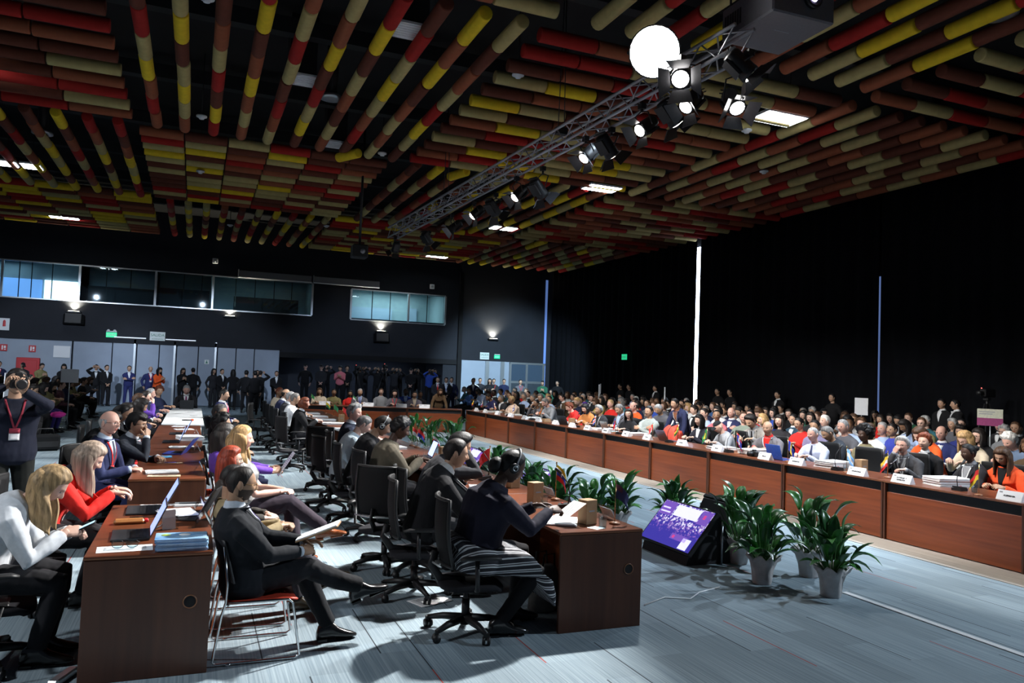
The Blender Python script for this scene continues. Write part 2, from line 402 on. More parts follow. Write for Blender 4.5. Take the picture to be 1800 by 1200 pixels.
# ---- lamp bars over the partition doors
for i, x in enumerate((-2.63, -.6)):
    b_ = thing('lamp_bar', 'slim white lamp bar over the grey panels, ' + ('beside the green exit sign' if i == 0 else 'beyond the white SALIDA board'), 'lamp', (x, WY-.2, 2.93))
    q = MB(); q.box((-.62,-.06,-.06),(.62,.08,-.02)); obj('housing', q, M_black, b_)
    q = MB(); q.box((-.62,-.065,-.015),(.62,.05,.02)); obj('diffuser', q, emit_mat('lamp_bar_glow', (.8,.88,1), .55), b_)
# ---- screen cases, small boxes
for i, (x0, x1) in enumerate(((1.69, 4.95), (5.05, 8.2))):
    c_ = thing('screen_case', 'long pale projection screen case high on the back wall, ' + ('nearer the window strip' if i == 0 else 'nearer the small bright window'), 'screen case', ((x0+x1)/2, WY-.22, 6.1))
    q = MB(); L_ = (x1-x0)/2; q.box((-L_,-.1,-.13),(L_,.1,.16), ch=.02); obj('case', q, mat('grey_screen_case', (.16,.16,.17), rough=.5, var=.05), c_)
    q = MB(); q.box((-L_,-.12,-.17),(L_,.0,-.13)); obj('bottom_bar', q, M_white, c_)
    q = MB(); q.box((-L_-.03,-.11,-.16),(-L_,.11,.2)); obj('end_cap', q, M_frame, c_)
for x, z, lab in ((.65, 6.62, 'small white detector box above the window strip'), (10.95, 6.25, 'small white detector box above the bright second window')):
    q = MB(); q.box((-.12,-.08,-.12),(.12,.0,.12), ch=.02); b_ = thing('wall_detector', lab, 'detector', (x, WY, z)); obj('housing', q, M_white, b_)
    q = MB(); q.ell((0,-.08,0),(.06,.03,.06)); obj('lens', q, M_frame, b_)
# ---- wall uplights with loudspeakers under them
UP = [(-4.85, 3.95, 1), (1.4, 4.15, 0), (8.42, 3.85, 1), (14.35, 3.78, 0)]
for i, (x, z, spk) in enumerate(UP):
    lab = ['glowing wall uplight under the brightest panes', 'glowing wall uplight under the dark panes', 'glowing wall uplight under the small bright window', 'glowing wall uplight above the glazed doors'][i]
    u = thing('wall_uplight', lab, 'wall lamp', (x, WY-.13, z))
    q = MB(); q.box((-.28,-.1,-.08),(.28,.12,.0), ch=.02); obj('lamp_body', q, M_blackm, u)
    q = MB(); q.box((-.2,-.06,.002),(.2,.08,.008)); obj('lamp_lens', q, emit_mat('warm_lamp_lens', (1,.9,.7), 14), u)
    l = bpy.data.lights.new('uplight', 'SPOT'); l.energy = 420; l.color = (1,.93,.72); l.spot_size = 2.2; l.spot_blend = .9; l.shadow_soft_size = .08
    o = bpy.data.objects.new('uplight', l); COL.objects.link(o); o.location = (x, WY-.10, z+.05); o.rotation_euler = (PI-.1, 0, 0)
    if spk:
        s_ = thing('wall_loudspeaker', lab.replace('glowing wall uplight under', 'black loudspeaker tilted under the uplight below'), 'loudspeaker', (x+.02, WY-.3, z-.35))
        q = MB(); q.poly([(-.4,.1,.22),(.4,.1,.22),(.3,-.12,.22),(-.3,-.12,.22)], -.42, M=rot('X', -.25)); obj('speaker_cabinet', q, M_black, s_)
        q = MB(); q.box((-.28,-.135,-.18),(.28,-.12,.2), M=rot('X', -.25)); obj('grille', q, M_blackm, s_)
# ---- black curtains down the right side: separate drops, daylight through the joins
M_curt = mat('black_velvet', (.0036,.004,.0055), rough=1.0, var=.2, scale=6, spec=.1)
CX = 17.45
def curtain(y0, y1, label):
    c_ = MB(); n = max(8, int((y1-y0)*14)); ph = rnd.random()*6
    fn = lambda u, v: (CX + .055*math.sin((y0+u*(y1-y0))*11+ph+.5*math.sin(u*23)) + .02*math.sin(u*57), y0+u*(y1-y0), 7.6*v+.03)
    c_.sheet(n, 6, fn, .02)
    return tag(obj('blackout_curtain', c_, M_curt), label, 'curtain', 'black curtains down the long wall')
curtain(-3.5, 15.655, 'long black pleated curtain nearest the camera, ending at the dim blue slit of daylight')
curtain(15.715, 23.99, 'black pleated curtain between the dim blue slit and the bright white slit of daylight')
curtain(24.16, 37.0, 'black pleated curtain from the bright white slit to the far corner')
p = MB(); p.box((18.0,-4,0),(18.2,41,8.6)); struct('wall_right', p, M_void)
p = MB(); p.box((17.93, 24.0, .8),(17.97, 26.5, 7.15)); o = struct('window_4', p, emit_mat('bright_daylight_pane', (.66,.78,1.0), 12))
p = MB(); p.box((17.93, 15.8, .8),(17.97, 17.5, 5.1)); o = struct('window_5', p, emit_mat('dim_daylight_pane', (.16,.25,.55), .5))
p = MB(); p.box((17.3, WY-.06, 1.0),(17.42, WY-.02, 7.1)); o = struct('window_6', p, emit_mat('corner_daylight_pane', (.12,.22,.55), .55))
# curtain track at the ceiling
p = MB(); p.box((CX-.05,-3.5,7.62),(CX+.05,37.2,7.7)); struct('trim_7', p, M_blackm)
# ------------------------------------------------------------------ hanging ceiling: rows of fabric covered tubes, woven in square patches
TZ, TR = 7.32, .118
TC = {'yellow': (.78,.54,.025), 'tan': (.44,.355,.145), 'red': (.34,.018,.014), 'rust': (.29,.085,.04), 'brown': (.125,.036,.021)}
TM = {k: mat(k+'_tube_fabric', c, rough=.85, var=.07, scale=9, bump=.12, bscale=60, spec=.2) for k, c in TC.items()}
CODE = {'y':'yellow','t':'tan','r':'red','u':'rust','b':'brown'}
_seg = {}
def seg_mesh(c, L):
    k = (c, round(L, 3))
    if k not in _seg:
        q = MB(); h = L/2-.014; e = .022
        q.lathe([(TR-e,-h),(TR-.004,-h+.006),(TR,-h+e),(TR,0),(TR,h-e),(TR-.004,h-.006),(TR-e,h)], 14)
        _seg[k] = q.mesh('segment', [TM[CODE[c]]])
    return _seg[k]
def rcolors(n, ny=2, r=rnd):
    out = []
    for i in range(n):
        c = r.choice('y'*ny+'t'*5+'r'*3+'u'*4+'b'*4)
        while out and c == out[-1] and r.random() < .8: c = r.choice('y'*ny+'t'*5+'r'*3+'u'*4+'b'*4)
        out.append(c)
    return ''.join(out)
def tube_row(axis, fixed, start, seg, cols, where, k, n, dz=0.0):
    """axis 'x' crosswise or 'y' lengthwise; the row starts at 'start' and is hung at 'fixed'"""
    first = ' '.join(CODE[c] for c in cols[:3])
    lab = f"{first} tube, {nth(k)} from {'the left' if axis == 'y' else 'near end'}, {where}"
    loc = (fixed, start, TZ+dz) if axis == 'y' else (start, fixed, TZ+dz)
    t = thing('ceiling_tube', lab, 'ceiling tube', loc, 0, 'ceiling tubes, '+where)
    for i, c in enumerate(cols):
        L = seg; p = (i+.5)*L
        jog = rnd.uniform(-.012, .012); 
        M = (tr(jog, p, rnd.uniform(-.008,.008)) @ rot('X', -PI/2)) if axis == 'y' else (tr(p, jog, rnd.uniform(-.008,.008)) @ rot('Y', PI/2))
        put('segment', seg_mesh(c, L), t, M=M)
    return t
def patch(axis, x0, x1, y0, y1, where, n, nseg, given=None, ny=2, skip=(), trim=0):
    """n rows of nseg tubes fill the rectangle"""
    for k in range(n):
        if k in skip: continue
        cols = (given[k] if given and k < len(given) and given[k] else '')
        if len(cols) < nseg: cols = cols + rcolors(nseg-len(cols), ny)
        if axis == 'y':
            fx = x0+(k+.5)*(x1-x0)/n
            tube_row('y', fx, y0, (y1-y0)/nseg, cols, where, k, n, .0)
        else:
            fy = y0+(k+.5)*(y1-y0)/n
            tube_row('x', fy, x0, (x1-x0)/nseg, cols, where, k, n, .0)
XA, XB, XC, XD, XE = -7.7, -1.42, 4.72, 11.1, 17.3
Ya, Yb, Yc, Yd, Ye = 1.6, 10.55, 19.2, 27.6, 35.2
given_B = ['ubrtyuru','rtybtyty','ubutrbyr','rybuyuty','utrtbrut','tuybrtyb','ryturbtu'[:8],'brtyturb','yuybutut','tbutrytb']
given_B[1] = 'utybtytu'; given_B[3] = 'rybuyutu'; given_B[6] = 'rybtubtu'
patch('y', XB+.05, XC-.03, Yb+.1, Yc-.05, 'lengthwise patch over the left desks', 10, 8, given_B)
patch('x', XB-.05, XC-.3, Yc+.3, Yd-.1, 'crosswise patch beyond the left desks', 13, 6, ['ubtrbb','rtbybb','tyutru','ybrbbt','ttuutu','bybtbr','tbturt','bttyur','btuttb','byytbt'])
patch('y', XB+.1, XC-.25, Yd+.3, Ye-.1, 'lengthwise patch before the window strip', 10, 8, ['rurtyurr','tytyutyt','tyubtrry','urybuyut','brtrturu','tbyurryt','yubtyutt','rtyytrrr','yuybuttu','tbutryty'], 4)
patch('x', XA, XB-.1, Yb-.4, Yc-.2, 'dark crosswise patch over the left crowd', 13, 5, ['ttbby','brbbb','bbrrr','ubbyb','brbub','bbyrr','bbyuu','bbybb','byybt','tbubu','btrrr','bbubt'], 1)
patch('y', XA, XB-.15, Yc+.1, Yd-.1, 'lengthwise patch over the left crowd', 10, 8, [None,'rbtyutur','btrtbuty','tubrtbty','ubtbruyt','ybrtuyut','butytyby','yburtruy','rutybtyu','rbuytyrr'])
patch('x', XA-6, XB-.15, Yd-.3, Ye, 'yellow crosswise patch left of the window strip', 12, 11, None, 6)
patch('x', XC+.06, XD-.05, Yb+.1, Yc-.05, 'crosswise patch behind the truss lights', 13, 6, ['ruuttb','rrtttu','burtut','tybuut','buurtt','ytbtuu','tbubrt','uytbuu','brrtub','tbtuyt','byrtyt','urytub','rtuyby'])
patch('y', XC+.1, XD-.1, Yc+.1, Yd-.1, 'lengthwise patch right of mid truss', 10, 8, None, 3)
patch('x', XC-.3, XD+.2, Yd-.1, Ye, 'crosswise patch beyond the truss', 12, 7, None, 3)
patch('y', XD+.05, XE, Yc-8.2, Yc-.05, 'lengthwise patch over the right crowd', 10, 8, None, 0)
patch('x', XD+.1, XE, Yc+.1, Yd, 'crosswise patch over the right crowd', 13, 6, None, 0)
patch('y', XD+.1, XE, Yd+.1, Ye, 'lengthwise patch in the far right corner', 10, 8, None, 2)
patch('y', XC+.4, XD+.1, Ya, Yb-.3, 'lengthwise patch above the projector', 10, 8, None, 3)
patch('x', XD+.3, XE, Ya+1, Yc-8.4, 'crosswise patch over the near right', 12, 6, None, 1)
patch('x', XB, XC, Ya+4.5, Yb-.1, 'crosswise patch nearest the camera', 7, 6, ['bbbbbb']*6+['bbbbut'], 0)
# one short yellow tube hanging askew
for x, y, a in ((3.25, 18.9, .5), (6.2, 19.2, .3)):
    t = thing('ceiling_tube', 'short yellow ceiling tube hanging askew ' + ('at the far end of the long tubes' if x < 4 else 'behind the truss'), 'ceiling tube', (x, y, TZ-.16), a)
    put('segment', seg_mesh('y', .8), t, M=rot('X', PI/2))
# ---- ceiling fittings
def led(x, y, lab, z=7.24, two=False, s=(1.0,.32)):
    t = thing('ceiling_led_panel', lab, 'ceiling light', (x, y, z))
    for dx in ((-.3,.3) if two else (0,)):
        q = MB(); w = s[0]/2 if not two else .26; q.box((dx-w,-s[1],0),(dx+w,s[1],.05)); obj('panel_frame', q, M_white, t)
        q = MB(); q.box((dx-w+.03,-s[1]+.03,-.012),(dx+w-.03,s[1]-.03,0)); obj('panel_diffuser', q, M_led, t)
    q = MB(); [q.cyl((dx,0,.05),(dx,0,1.36),.008,6) for dx in (-.3,.3)]; obj('hanger_rod', q, M_blackm, t)
M_led = emit_mat('led_panel_glow', (.86,.94,1), 26)
led(10.6, 12.1, 'lit white ceiling panel nearest the right end of the truss')
led(10.35, 18.9, 'lit white ceiling panel second in the line right of the truss')
led(10.2, 25.9, 'lit white ceiling panel third in the line right of the truss')
led(10.1, 34.0, 'lit white ceiling panel last in the line right of the truss, near the back wall')
led(-4.83, 33.3, 'lit white ceiling panel among yellow tubes above the window strip')
led(-4.78, 24.9, 'lit twin ceiling panel between dark tubes over the left crowd', two=True)
led(-4.8, 16.6, 'lit ceiling panel hidden above the dark tubes on the left', 7.6)
led(-4.8, 8.2, 'lit ceiling panel above the left crowd outside the picture', 7.6)
def vent(x, y, lab):
    t = thing('ceiling_vent', lab, 'vent', (x, y, 7.42))
    q = MB(); q.box((-.3,-.3,0),(.3,.3,.04)); obj('vent_frame', q, M_white, t)
    q = MB(); [q.box((-.24,-.25+i*.085,-.01),(.24,-.2+i*.085,.0)) for i in range(6)]; obj('louvre', q, M_white, t)
    q = MB(); q.box((-.25,-.25,.04),(.25,.25,1.2)); obj('duct_neck', q, M_void, t)
vent(2.97, 12.06, 'square white ceiling vent between the long tubes'); vent(2.94, 19.1, 'square white ceiling vent at the far end of the long tubes')
vent(2.91, 26.7, 'small white ceiling vent among the crosswise brown tubes'); vent(1.63, 15.1, 'white ceiling vent with violet glow between the long tubes')
def cspk(x, y, lab):
    t = thing('ceiling_loudspeaker', lab, 'loudspeaker', (x, y, 7.4))
    q = MB(); q.lathe([(.02,-.02),(.16,-.03),(.24,-.01),(.24,.03),(.2,.06)], 20); obj('round_grille', q, M_frame, t)
    q = MB(); q.cyl((0,0,.06),(0,0,1.2),.12,12); obj('speaker_can', q, M_blackm, t)
cspk(2.31, 15.75, 'round ceiling loudspeaker between the long tubes'); cspk(-3.73, 21.7, 'round ceiling loudspeaker over the left crowd'); cspk(10.6, 7.5, 'round ceiling loudspeaker beside the projector'); cspk(15.2, 12.2, 'round ceiling loudspeaker over the right crowd')
for i, (x, y) in enumerate(((-.12,17.7),(5.04,12.4),(4.0,18.5),(-.11,22.8),(10.47,12.9),(-.1,11.9),(7.6,19.3),(12.9,15.2),(4.3,29),(1.0,31))):
    t = thing('smoke_detector', ['white smoke detector between the first long tubes','white smoke detector beside the truss cable','white smoke detector at the corner of the patch behind the truss','white smoke detector on the crosswise brown tubes','white smoke detector beside the nearest lit panel','white smoke detector at the top edge over the left desks','white smoke detector right of the truss middle','white smoke detector over the right crowd','white smoke detector by the hanging speaker pole','white smoke detector among the bright tubes near the windows'][i], 'smoke detector', (x, y, 7.2))
    q = MB(); q.lathe([(.02,-.05),(.05,-.045),(.06,-.02),(.11,0),(.11,.03)], 14); obj('detector_body', q, M_white, t)
    q = MB(); q.cyl((0,0,.03),(0,0,1.4),.012,6); obj('detector_stem', q, M_blackm, t)
# dark services in the void
for i in range(7):
    q = MB(); y = 11+i*3.6; q.box((-13,y-.12,8.05),(17,y+.12,8.35)); t = tag(obj('service_duct', q, M_dark), f'dark service duct across the ceiling void, {nth(i)} from the near end', 'duct', 'ducts in the ceiling void')
# ---- lighting truss
A, B = V3((5.86, 7.3, 6.0)), V3((5.27, 22.4, 6.0))
truss = thing('lighting_truss', 'long aluminium lattice truss carrying the stage lights', 'truss', A)
d = (B-A); LT = d.length; MT = d.to_track_quat('Y','Z').to_matrix().to_4x4()
truss.rotation_euler = MT.to_euler()
H_ = .145
for cx, cz in ((-H_,-H_),(H_,-H_),(-H_,H_),(H_,H_)):
    q = MB(); q.cyl((cx,0,cz),(cx,LT,cz),.026,10); obj('main_chord', q, M_steel, truss)
q = MB(); n = int(LT/.32)
for i in range(n):
    y0, y1 = i*LT/n, (i+1)*LT/n; s_ = 1 if i % 2 else -1
    for sx in (-H_, H_): q.cyl((sx,y0,-H_*s_),(sx,y1,H_*s_),.011,6)
    for sz in (-H_, H_): q.cyl((-H_*s_,y0,sz),(H_*s_,y1,sz),.011,6)
obj('lattice_bracing', q, M_steel, truss)
for yy in (4.6, 10.5):
    q = MB(); q.cyl((-.06,yy,.16),(-.02,yy,2.55),.008,6); q.cyl((.06,yy,.16),(.02,yy,2.55),.008,6); q.box((-.1,yy-.06,.1),(.1,yy+.06,.22)); obj('hoist_chain', q, M_blackm, truss)
# cross truss at its near end
# ---- fresnel stage lights with barn doors
M_lens = emit_mat('stage_lamp_lens', (1,.97,.93), 14)
M_lensoff = mat('stage_lamp_glass', (.35,.36,.38), rough=.12, var=.05, spec=.9)
M_flap = mat('barn_door_steel', (.05,.05,.055), rough=.3, metal=.6, var=.1)
def fresnel(name_i, loc, target, lit=True, power=900, size=1.0, lab='', col=(1,.97,.93), angle=50, top=5.76, soft=.12):
    loc = V3(loc); tg = V3(target); dr = (tg-loc).normalized()
    t = thing('stage_light', lab, 'stage light', loc)
    Q = dr.to_track_quat('-Z','Y').to_matrix().to_4x4() @ Matrix.Scale(size, 4)
    q = MB(); q.lathe([(.05,.34),(.1,.33),(.115,.3),(.12,.02),(.125,0),(.125,-.05),(.11,-.05)], 18); q.box((-.1,-.135,.05),(.1,-.1,.3)); [q.box((-.12,-.03+.05*i,.36),(.12,-.02+.05*i,.38)) for i in range(2)]
    obj('lamp_housing', q, M_blackm, t, M=Q)
    q = MB(); q.ell((0,0,-.045),(.105,.105,.03), 16, 8); obj('lens', q, M_lens if lit else M_lensoff, t, M=Q)
    for k in range(4):
        F = Q @ rot('Z', k*PI/2) @ tr(0,.125,-.055) @ rot('X', -.75)
        q = MB(); w = .12 if k % 2 else .1; q.poly([(-w,0,0),(w,0,0),(w*1.55,.17,0),(-w*1.55,.17,0)], .004); obj('barn_door', q, M_flap, t, M=F)
    q = MB(); w = .16*size; fx = dr.cross(V3((0,0,1))).normalized(); 
    up = min(top-loc.z, .55)
    q.tube([fx*w-dr*.12*size, fx*w+V3((0,0,up*.7)), V3((0,0,up*.85)), -fx*w+V3((0,0,up*.7)), -fx*w-dr*.12*size], .011, 6); q.cyl((0,0,up*.8),(0,0,up),.02,8); q.box((-.04,-.05,up-.02),(.04,.05,up+.06))
    obj('yoke', q, M_blackm, t)
    if lit:
        l = bpy.data.lights.new('stage_beam', 'SPOT'); l.energy = power; l.color = col; l.spot_size = math.radians(angle); l.spot_blend = .35; l.shadow_soft_size = soft
        o = bpy.data.objects.new('stage_beam', l); COL.objects.link(o); o.location = loc+dr*(.19*size); o.rotation_euler = dr.to_track_quat('-Z','Y').to_euler()
    return t
# ------------------------------------------------------------------ desks
M_wood = wood('red_brown_veneer', (.085,.024,.010), (.15,.043,.017), (1.2, 14, 1.2), .3)
M_woodv = wood('dark_brown_veneer_side', (.058,.019,.009), (.088,.030,.014), (14, 14, .8), .38)
M_woodp = wood('orange_brown_veneer_panel', (.155,.034,.010), (.25,.062,.019), (.8, .8, 22), .35)
M_woode = mat('pale_wood_edge', (.22,.09,.04), rough=.4, var=.1)
def desk(name, label, loc, rz=0, L=1.8, W=.71, group=None, cat='desk', hole=True):
    """front (modesty) panel on local +X; sitters on -X; length along Y; origin at floor centre"""
    t = thing(name, label, cat, loc, rz, group)
    h, w = L/2, W/2
    q = MB(); q.box((-w,-h,.715),(w,h,.74), ch=.004); obj('desktop', q, M_wood, t)
    q = MB(); q.box((-w-.002,-h-.002,.722),(w+.002,h+.002,.728)); obj('edge_band', q, M_woode, t)
    for s_ in (-1, 1):
        q = MB(); y = s_*(h-.0145); q.box((-w+.004,y-.014,.0),(w-.004,y+.014,.715), ch=.003); e = obj('side_panel', q, M_woodv, t)
        if hole:
            q = MB(); yy = s_*h
            q.lathe([(.034,-.001),(.042,-.001),(.042,.003),(.036,.004),(.034,-.001)], 20, M=tr(w-.12, yy, .44) @ rot('X', s_*-PI/2), caps=False)
            obj('grommet_ring', q, M_woode, e)
            q = MB(); q.cyl((w-.12, yy-.01*s_, .44), (w-.12, yy+.0015*s_, .44), .036, 20, smooth=False); obj('cable_hole', q, M_void, e)
    q = MB(); q.box((w-.055,-h+.03,.01),(w-.03,h-.03,.6), ch=.004); obj('front_panel', q, M_woodp, t)
    q = MB(); q.box((w-.075,-h+.03,.6),(w-.05,h-.03,.715)); obj('gap_shade_strip', q, M_dark, t)  # black strip painted in for the shade under the desktop
    return t
# left row (sitters on both sides), right row, long table on the far right, back table
for i, y in enumerate((6.03, 9.3, 11.1, 12.9, 14.7)):
    desk('conference_desk', f'brown veneer desk, {nth(i)} from the near end of the left row' if i else 'brown veneer desk with cable hole carrying brochures at the near left', (-.185, y, 0), 0, group='left row desks', hole=i == 0)
for i in range(9):
    desk('conference_desk', f'brown veneer desk, {nth(i)} from the near end of the middle row' if i else 'brown veneer desk with cable hole carrying a kraft box and dark flag', (2.93, 6.06+1.81*i, 0), 0, group='middle row desks', hole=i == 0)
RTX = 8.5
RTY = [3.65+1.8*i+.9-1.8 for i in range(12)]
for i, y in enumerate(RTY):
    desk('conference_desk', f'orange brown panelled desk, {nth(i)} from the near end of the long right table', (RTX, y, 0), PI, L=1.79, group='right table desks', hole=False)
bx0, by0, bx1, by1 = 3.1, 25.35, 8.12, 23.75
ba = math.atan2(by1-by0, bx1-bx0)
for i in range(3):
    f_ = (i+.5)/3
    desk('conference_desk', f'orange brown panelled desk, {nth(i)} from the left along the back table', (bx0+(bx1-bx0)*f_, by0+(by1-by0)*f_, 0), ba-PI/2, L=math.hypot(bx1-bx0, by1-by0)/3-.01, group='back table desks', hole=False)
# beige carpet border before the long table, pale cable strip on the floor
q = MB(); q.box((7.62,-3,0),(8.16,23.3,.006)); struct('floor_border', q, mat('beige_carpet_border', (.30,.27,.235), rough=.9, var=.25, scale=1, stretch=(60,.7,1)))
q = MB(); q.box((5.63,-2,0),(5.69,5.45,.008)); tag(obj('cable_cover', q, M_white), 'pale cable cover strip running along the floor past the plants', 'cable cover')
# white table beyond the left row, white tables among the right crowd
def white_table(label, loc, L, W, rz=0, group=None):
    t = thing('white_table', label, 'table', loc, rz, group)
    q = MB(); q.box((-W/2,-L/2,.71),(W/2,L/2,.74), ch=.006); obj('tabletop', q, M_white, t)
    for sx in (-1,1):
        for sy in (-1,1):
            q = MB(); q.cyl((sx*(W/2-.06),sy*(L/2-.08),0),(sx*(W/2-.06),sy*(L/2-.08),.71),.02,8); obj('leg', q, M_frame, t)
    return t
white_table('white table with papers beyond the brown desks of the left row', (-.14, 16.75, 0), 1.9, .75)
white_table('white table in the middle of the white ones past the left row', (-.14, 18.72, 0), 1.9, .75)
white_table('white table at the far end of the left row', (-.14, 20.7, 0), 1.9, .75)
for i in range(8):
    white_table(f'white table in the right crowd, {nth(i)} from the near end', (11.12, 4.6+2.0*i, 0), 1.9, .42, 0, 'white tables in the right crowd')
# ------------------------------------------------------------------ chairs
M_mesh = mat('black_chair_mesh', (.0035,.004,.005), rough=.7, var=.2, scale=80, bump=.2, bscale=400, spec=.2)
M_seat = mat('dark_grey_seat_fabric', (.013,.013,.016), rough=.9, var=.15, scale=60, spec=.2)
M_red = mat('red_orange_shell', (.62,.06,.03), rough=.45, var=.06)
def office_chair(label, loc, rz=0, group=None):
    """faces local +Y"""
    t = thing('office_chair', label, 'office chair', loc, rz, group)
    q = MB()
    fn = lambda d: 1
    rings = []
    for z, k in ((.345,.9),(.355,1),(.38,1.0),(.388,.94),(.39,.8)):
        ring = []
        for j in range(24):
            a = 2*PI*j/24; c, s_ = math.cos(a), math.sin(a)
            ring.append((.235*k*math.copysign(abs(c)**.6, c), .02+.235*k*math.copysign(abs(s_)**.6, s_), z-(.02 if s_ > .6 else 0)))
        rings.append(ring)
    q.loft(rings); obj('seat', q, M_seat, t)
    q = MB()
    def bk(u, v):
        x = (u-.5)*(.44-.05*abs(v-.5)); z = .52+v*.47
        return (x, -.2-.055*v-.03*math.sin(v*PI)*0 + .10*(u-.5)**2*2 - .02*math.sin(v*PI*1.2), z)
    q.sheet(10, 10, bk, .018); obj('backrest', q, M_mesh, t)
    q = MB()
    pts = [bk(0,i/6) for i in range(7)]+[bk(i/6,1) for i in range(1,7)]+[bk(1,1-i/6) for i in range(1,7)]+[bk(1-i/6,0) for i in range(1,7)]
    q.tube(pts, .014, 6); obj('back_frame', q, M_black, t)
    q = MB(); q.box((-.12,-.245,.525),(.12,-.225,.535)); q.tube([(-.2,-.235,.53),(0,-.262,.522),(.2,-.235,.53)], .008, 6); obj('back_trim', q, M_frame, t)
    q = MB(); q.tube([(0,-.24,.6),(0,-.27,.5),(0,-.2,.40),(0,-.02,.37)], [.03,.03,.035,.04], 8, flat=.5); q.box((-.1,-.12,.35),(.1,.12,.385), ch=.02); obj('back_spine', q, M_black, t)
    for s_ in (-1,1):
        q = MB(); q.tube([(s_*.2,.02,.36),(s_*.335,.0,.39),(s_*.335,-.01,.6)], .016, 8); ar = obj('armrest', q, M_blackm, t)
        q = MB(); q.tube([(s_*.335,-.13,.605),(s_*.335,-.08,.615),(s_*.335,.12,.615),(s_*.33,.16,.605)], [.02,.036,.036,.022], 8, flat=.45, up=(0,0,1)); obj('arm_pad', q, M_black, ar)
    q = MB(); q.cyl((0,0,.1),(0,0,.38),.022,10); q.cyl((0,0,.1),(0,0,.25),.03,10); obj('gas_column', q, M_blackm, t)
    q = MB(); q.cyl((0,0,.07),(0,0,.13),.045,12)
    for k in range(5):
        a = 2*PI*k/5+.3; c, s_ = math.cos(a), math.sin(a)
        q.tube([(.03*c,.03*s_,.11),(.18*c,.18*s_,.1),(.3*c,.3*s_,.075)], [.03,.025,.018], 6)
    base = obj('star_base', q, M_black, t)
    for k in range(5):
        a = 2*PI*k/5+.3; c, s_ = math.cos(a), math.sin(a)
        q = MB(); M = tr(.3*c,.3*s_,.031) @ rot('Z', a+.9)
        for x in (-.018,.018): q.cyl((x-.009,0,0),(x+.009,0,0),.03,12,M=M)
        q.box((-.02,-.012,.005),(.02,.012,.05), M=M); obj('caster', q, M_black, base)
    return t
def sled_chair(label, loc, rz=0, group=None, shell=None):
    """steel rod sled chair with a shell; faces local +Y"""
    t = thing('sled_chair', label, 'chair', loc, rz, group)
    q = MB()
    q.sheet(10, 10, lambda u, v: ((u-.5)*.44, -.2+v*.43, .395-.025*math.sin(u*PI)-.02*max(0,v-.8)*5*.5), .012); obj('seat', q, shell or M_red, t)
    q = MB()
    q.sheet(10, 10, lambda u, v: ((u-.5)*(.44-.04*v), -.18-.07*v+.12*(u-.5)**2*1.2-.03, .5+v*.27), .012); obj('backrest', q, mat('black_chair_shell', (.02,.02,.023), rough=.5, var=.1), t)
    for s_ in (-1,1):
        q = MB(); x = s_*.235
        q.tube([(x*.93,-.24,.74),(x*.97,-.21,.5),(x,-.215,.39),(x,-.24,.3),(x*1.05,-.28,.03),(x*1.05,-.26,.012),(x*1.05,.22,.012),(x*1.05,.25,.03),(x,.2,.36),(x,.17,.385),(x,-.2,.385)], .0085, 8)
        q.cyl((x*1.05,-.2,.006),(x*1.05,-.17,.006),.012,8); obj('sled_frame', q, M_chrome, t)
    q = MB(); q.cyl((-.23,-.2,.37),(.23,-.2,.37),.008,8); q.cyl((-.23,.17,.36),(.23,.17,.36),.008,8); obj('cross_rod', q, M_chrome, t)
    return t
# ------------------------------------------------------------------ things on the desks
M_kraft = mat('kraft_card', (.30,.18,.09), rough=.8, var=.06, scale=30)
M_acry = glass_mat('clear_acrylic', (.93,.96,.97), rough=.03)
M_screen = emit_mat('laptop_screen_glow', (.32,.42,.85), 1.1)
M_lap = mat('dark_laptop_case', (.02,.022,.026), rough=.4, var=.1)
M_key = mat('black_keys', (.01,.01,.012), rough=.5, var=.2)
M_card = mat('white_name_card', (.74,.76,.8), rough=.6, var=.03)
DZ = .7402
def laptop(label, loc, rz=0, open_=1.9, case=None, screen=None, group=None, size=(.33,.23)):
    """keyboard edge towards local -Y (the user sits at -Y)"""
    t = thing('laptop', label, 'laptop', loc, rz, group); w, d_ = size; cm = case or M_lap
    q = MB(); q.box((-w/2,-d_/2,0),(w/2,d_/2,.016), ch=.004); obj('base', q, cm, t)
    q = MB()
    for i in range(5):
        for j in range(12): q.box((-w/2+.02+j*(w-.04)/12, -d_/2+.095+i*.024, .016),(-w/2+.02+(j+.85)*(w-.04)/12, -d_/2+.095+i*.024+.02, .0185))
    k = obj('keyboard', q, M_key, t); k['kind'] = 'stuff'
    Mx = tr(0,d_/2,.012) @ rot('X', PI-open_)
    q = MB(); q.box((-w/2,-.004,0),(w/2,.004,d_), ch=.003, M=tr(0,d_/2,.012) @ rot('X', -(open_-PI/2)))
    l_ = obj('lid', q, cm, t)
    q = MB(); q.box((-w/2+.012,-.0055,.018),(w/2-.012,-.0035,d_-.012), M=tr(0,d_/2,.012) @ rot('X', -(open_-PI/2))); obj('screen', q, screen or M_screen, l_)
    return t
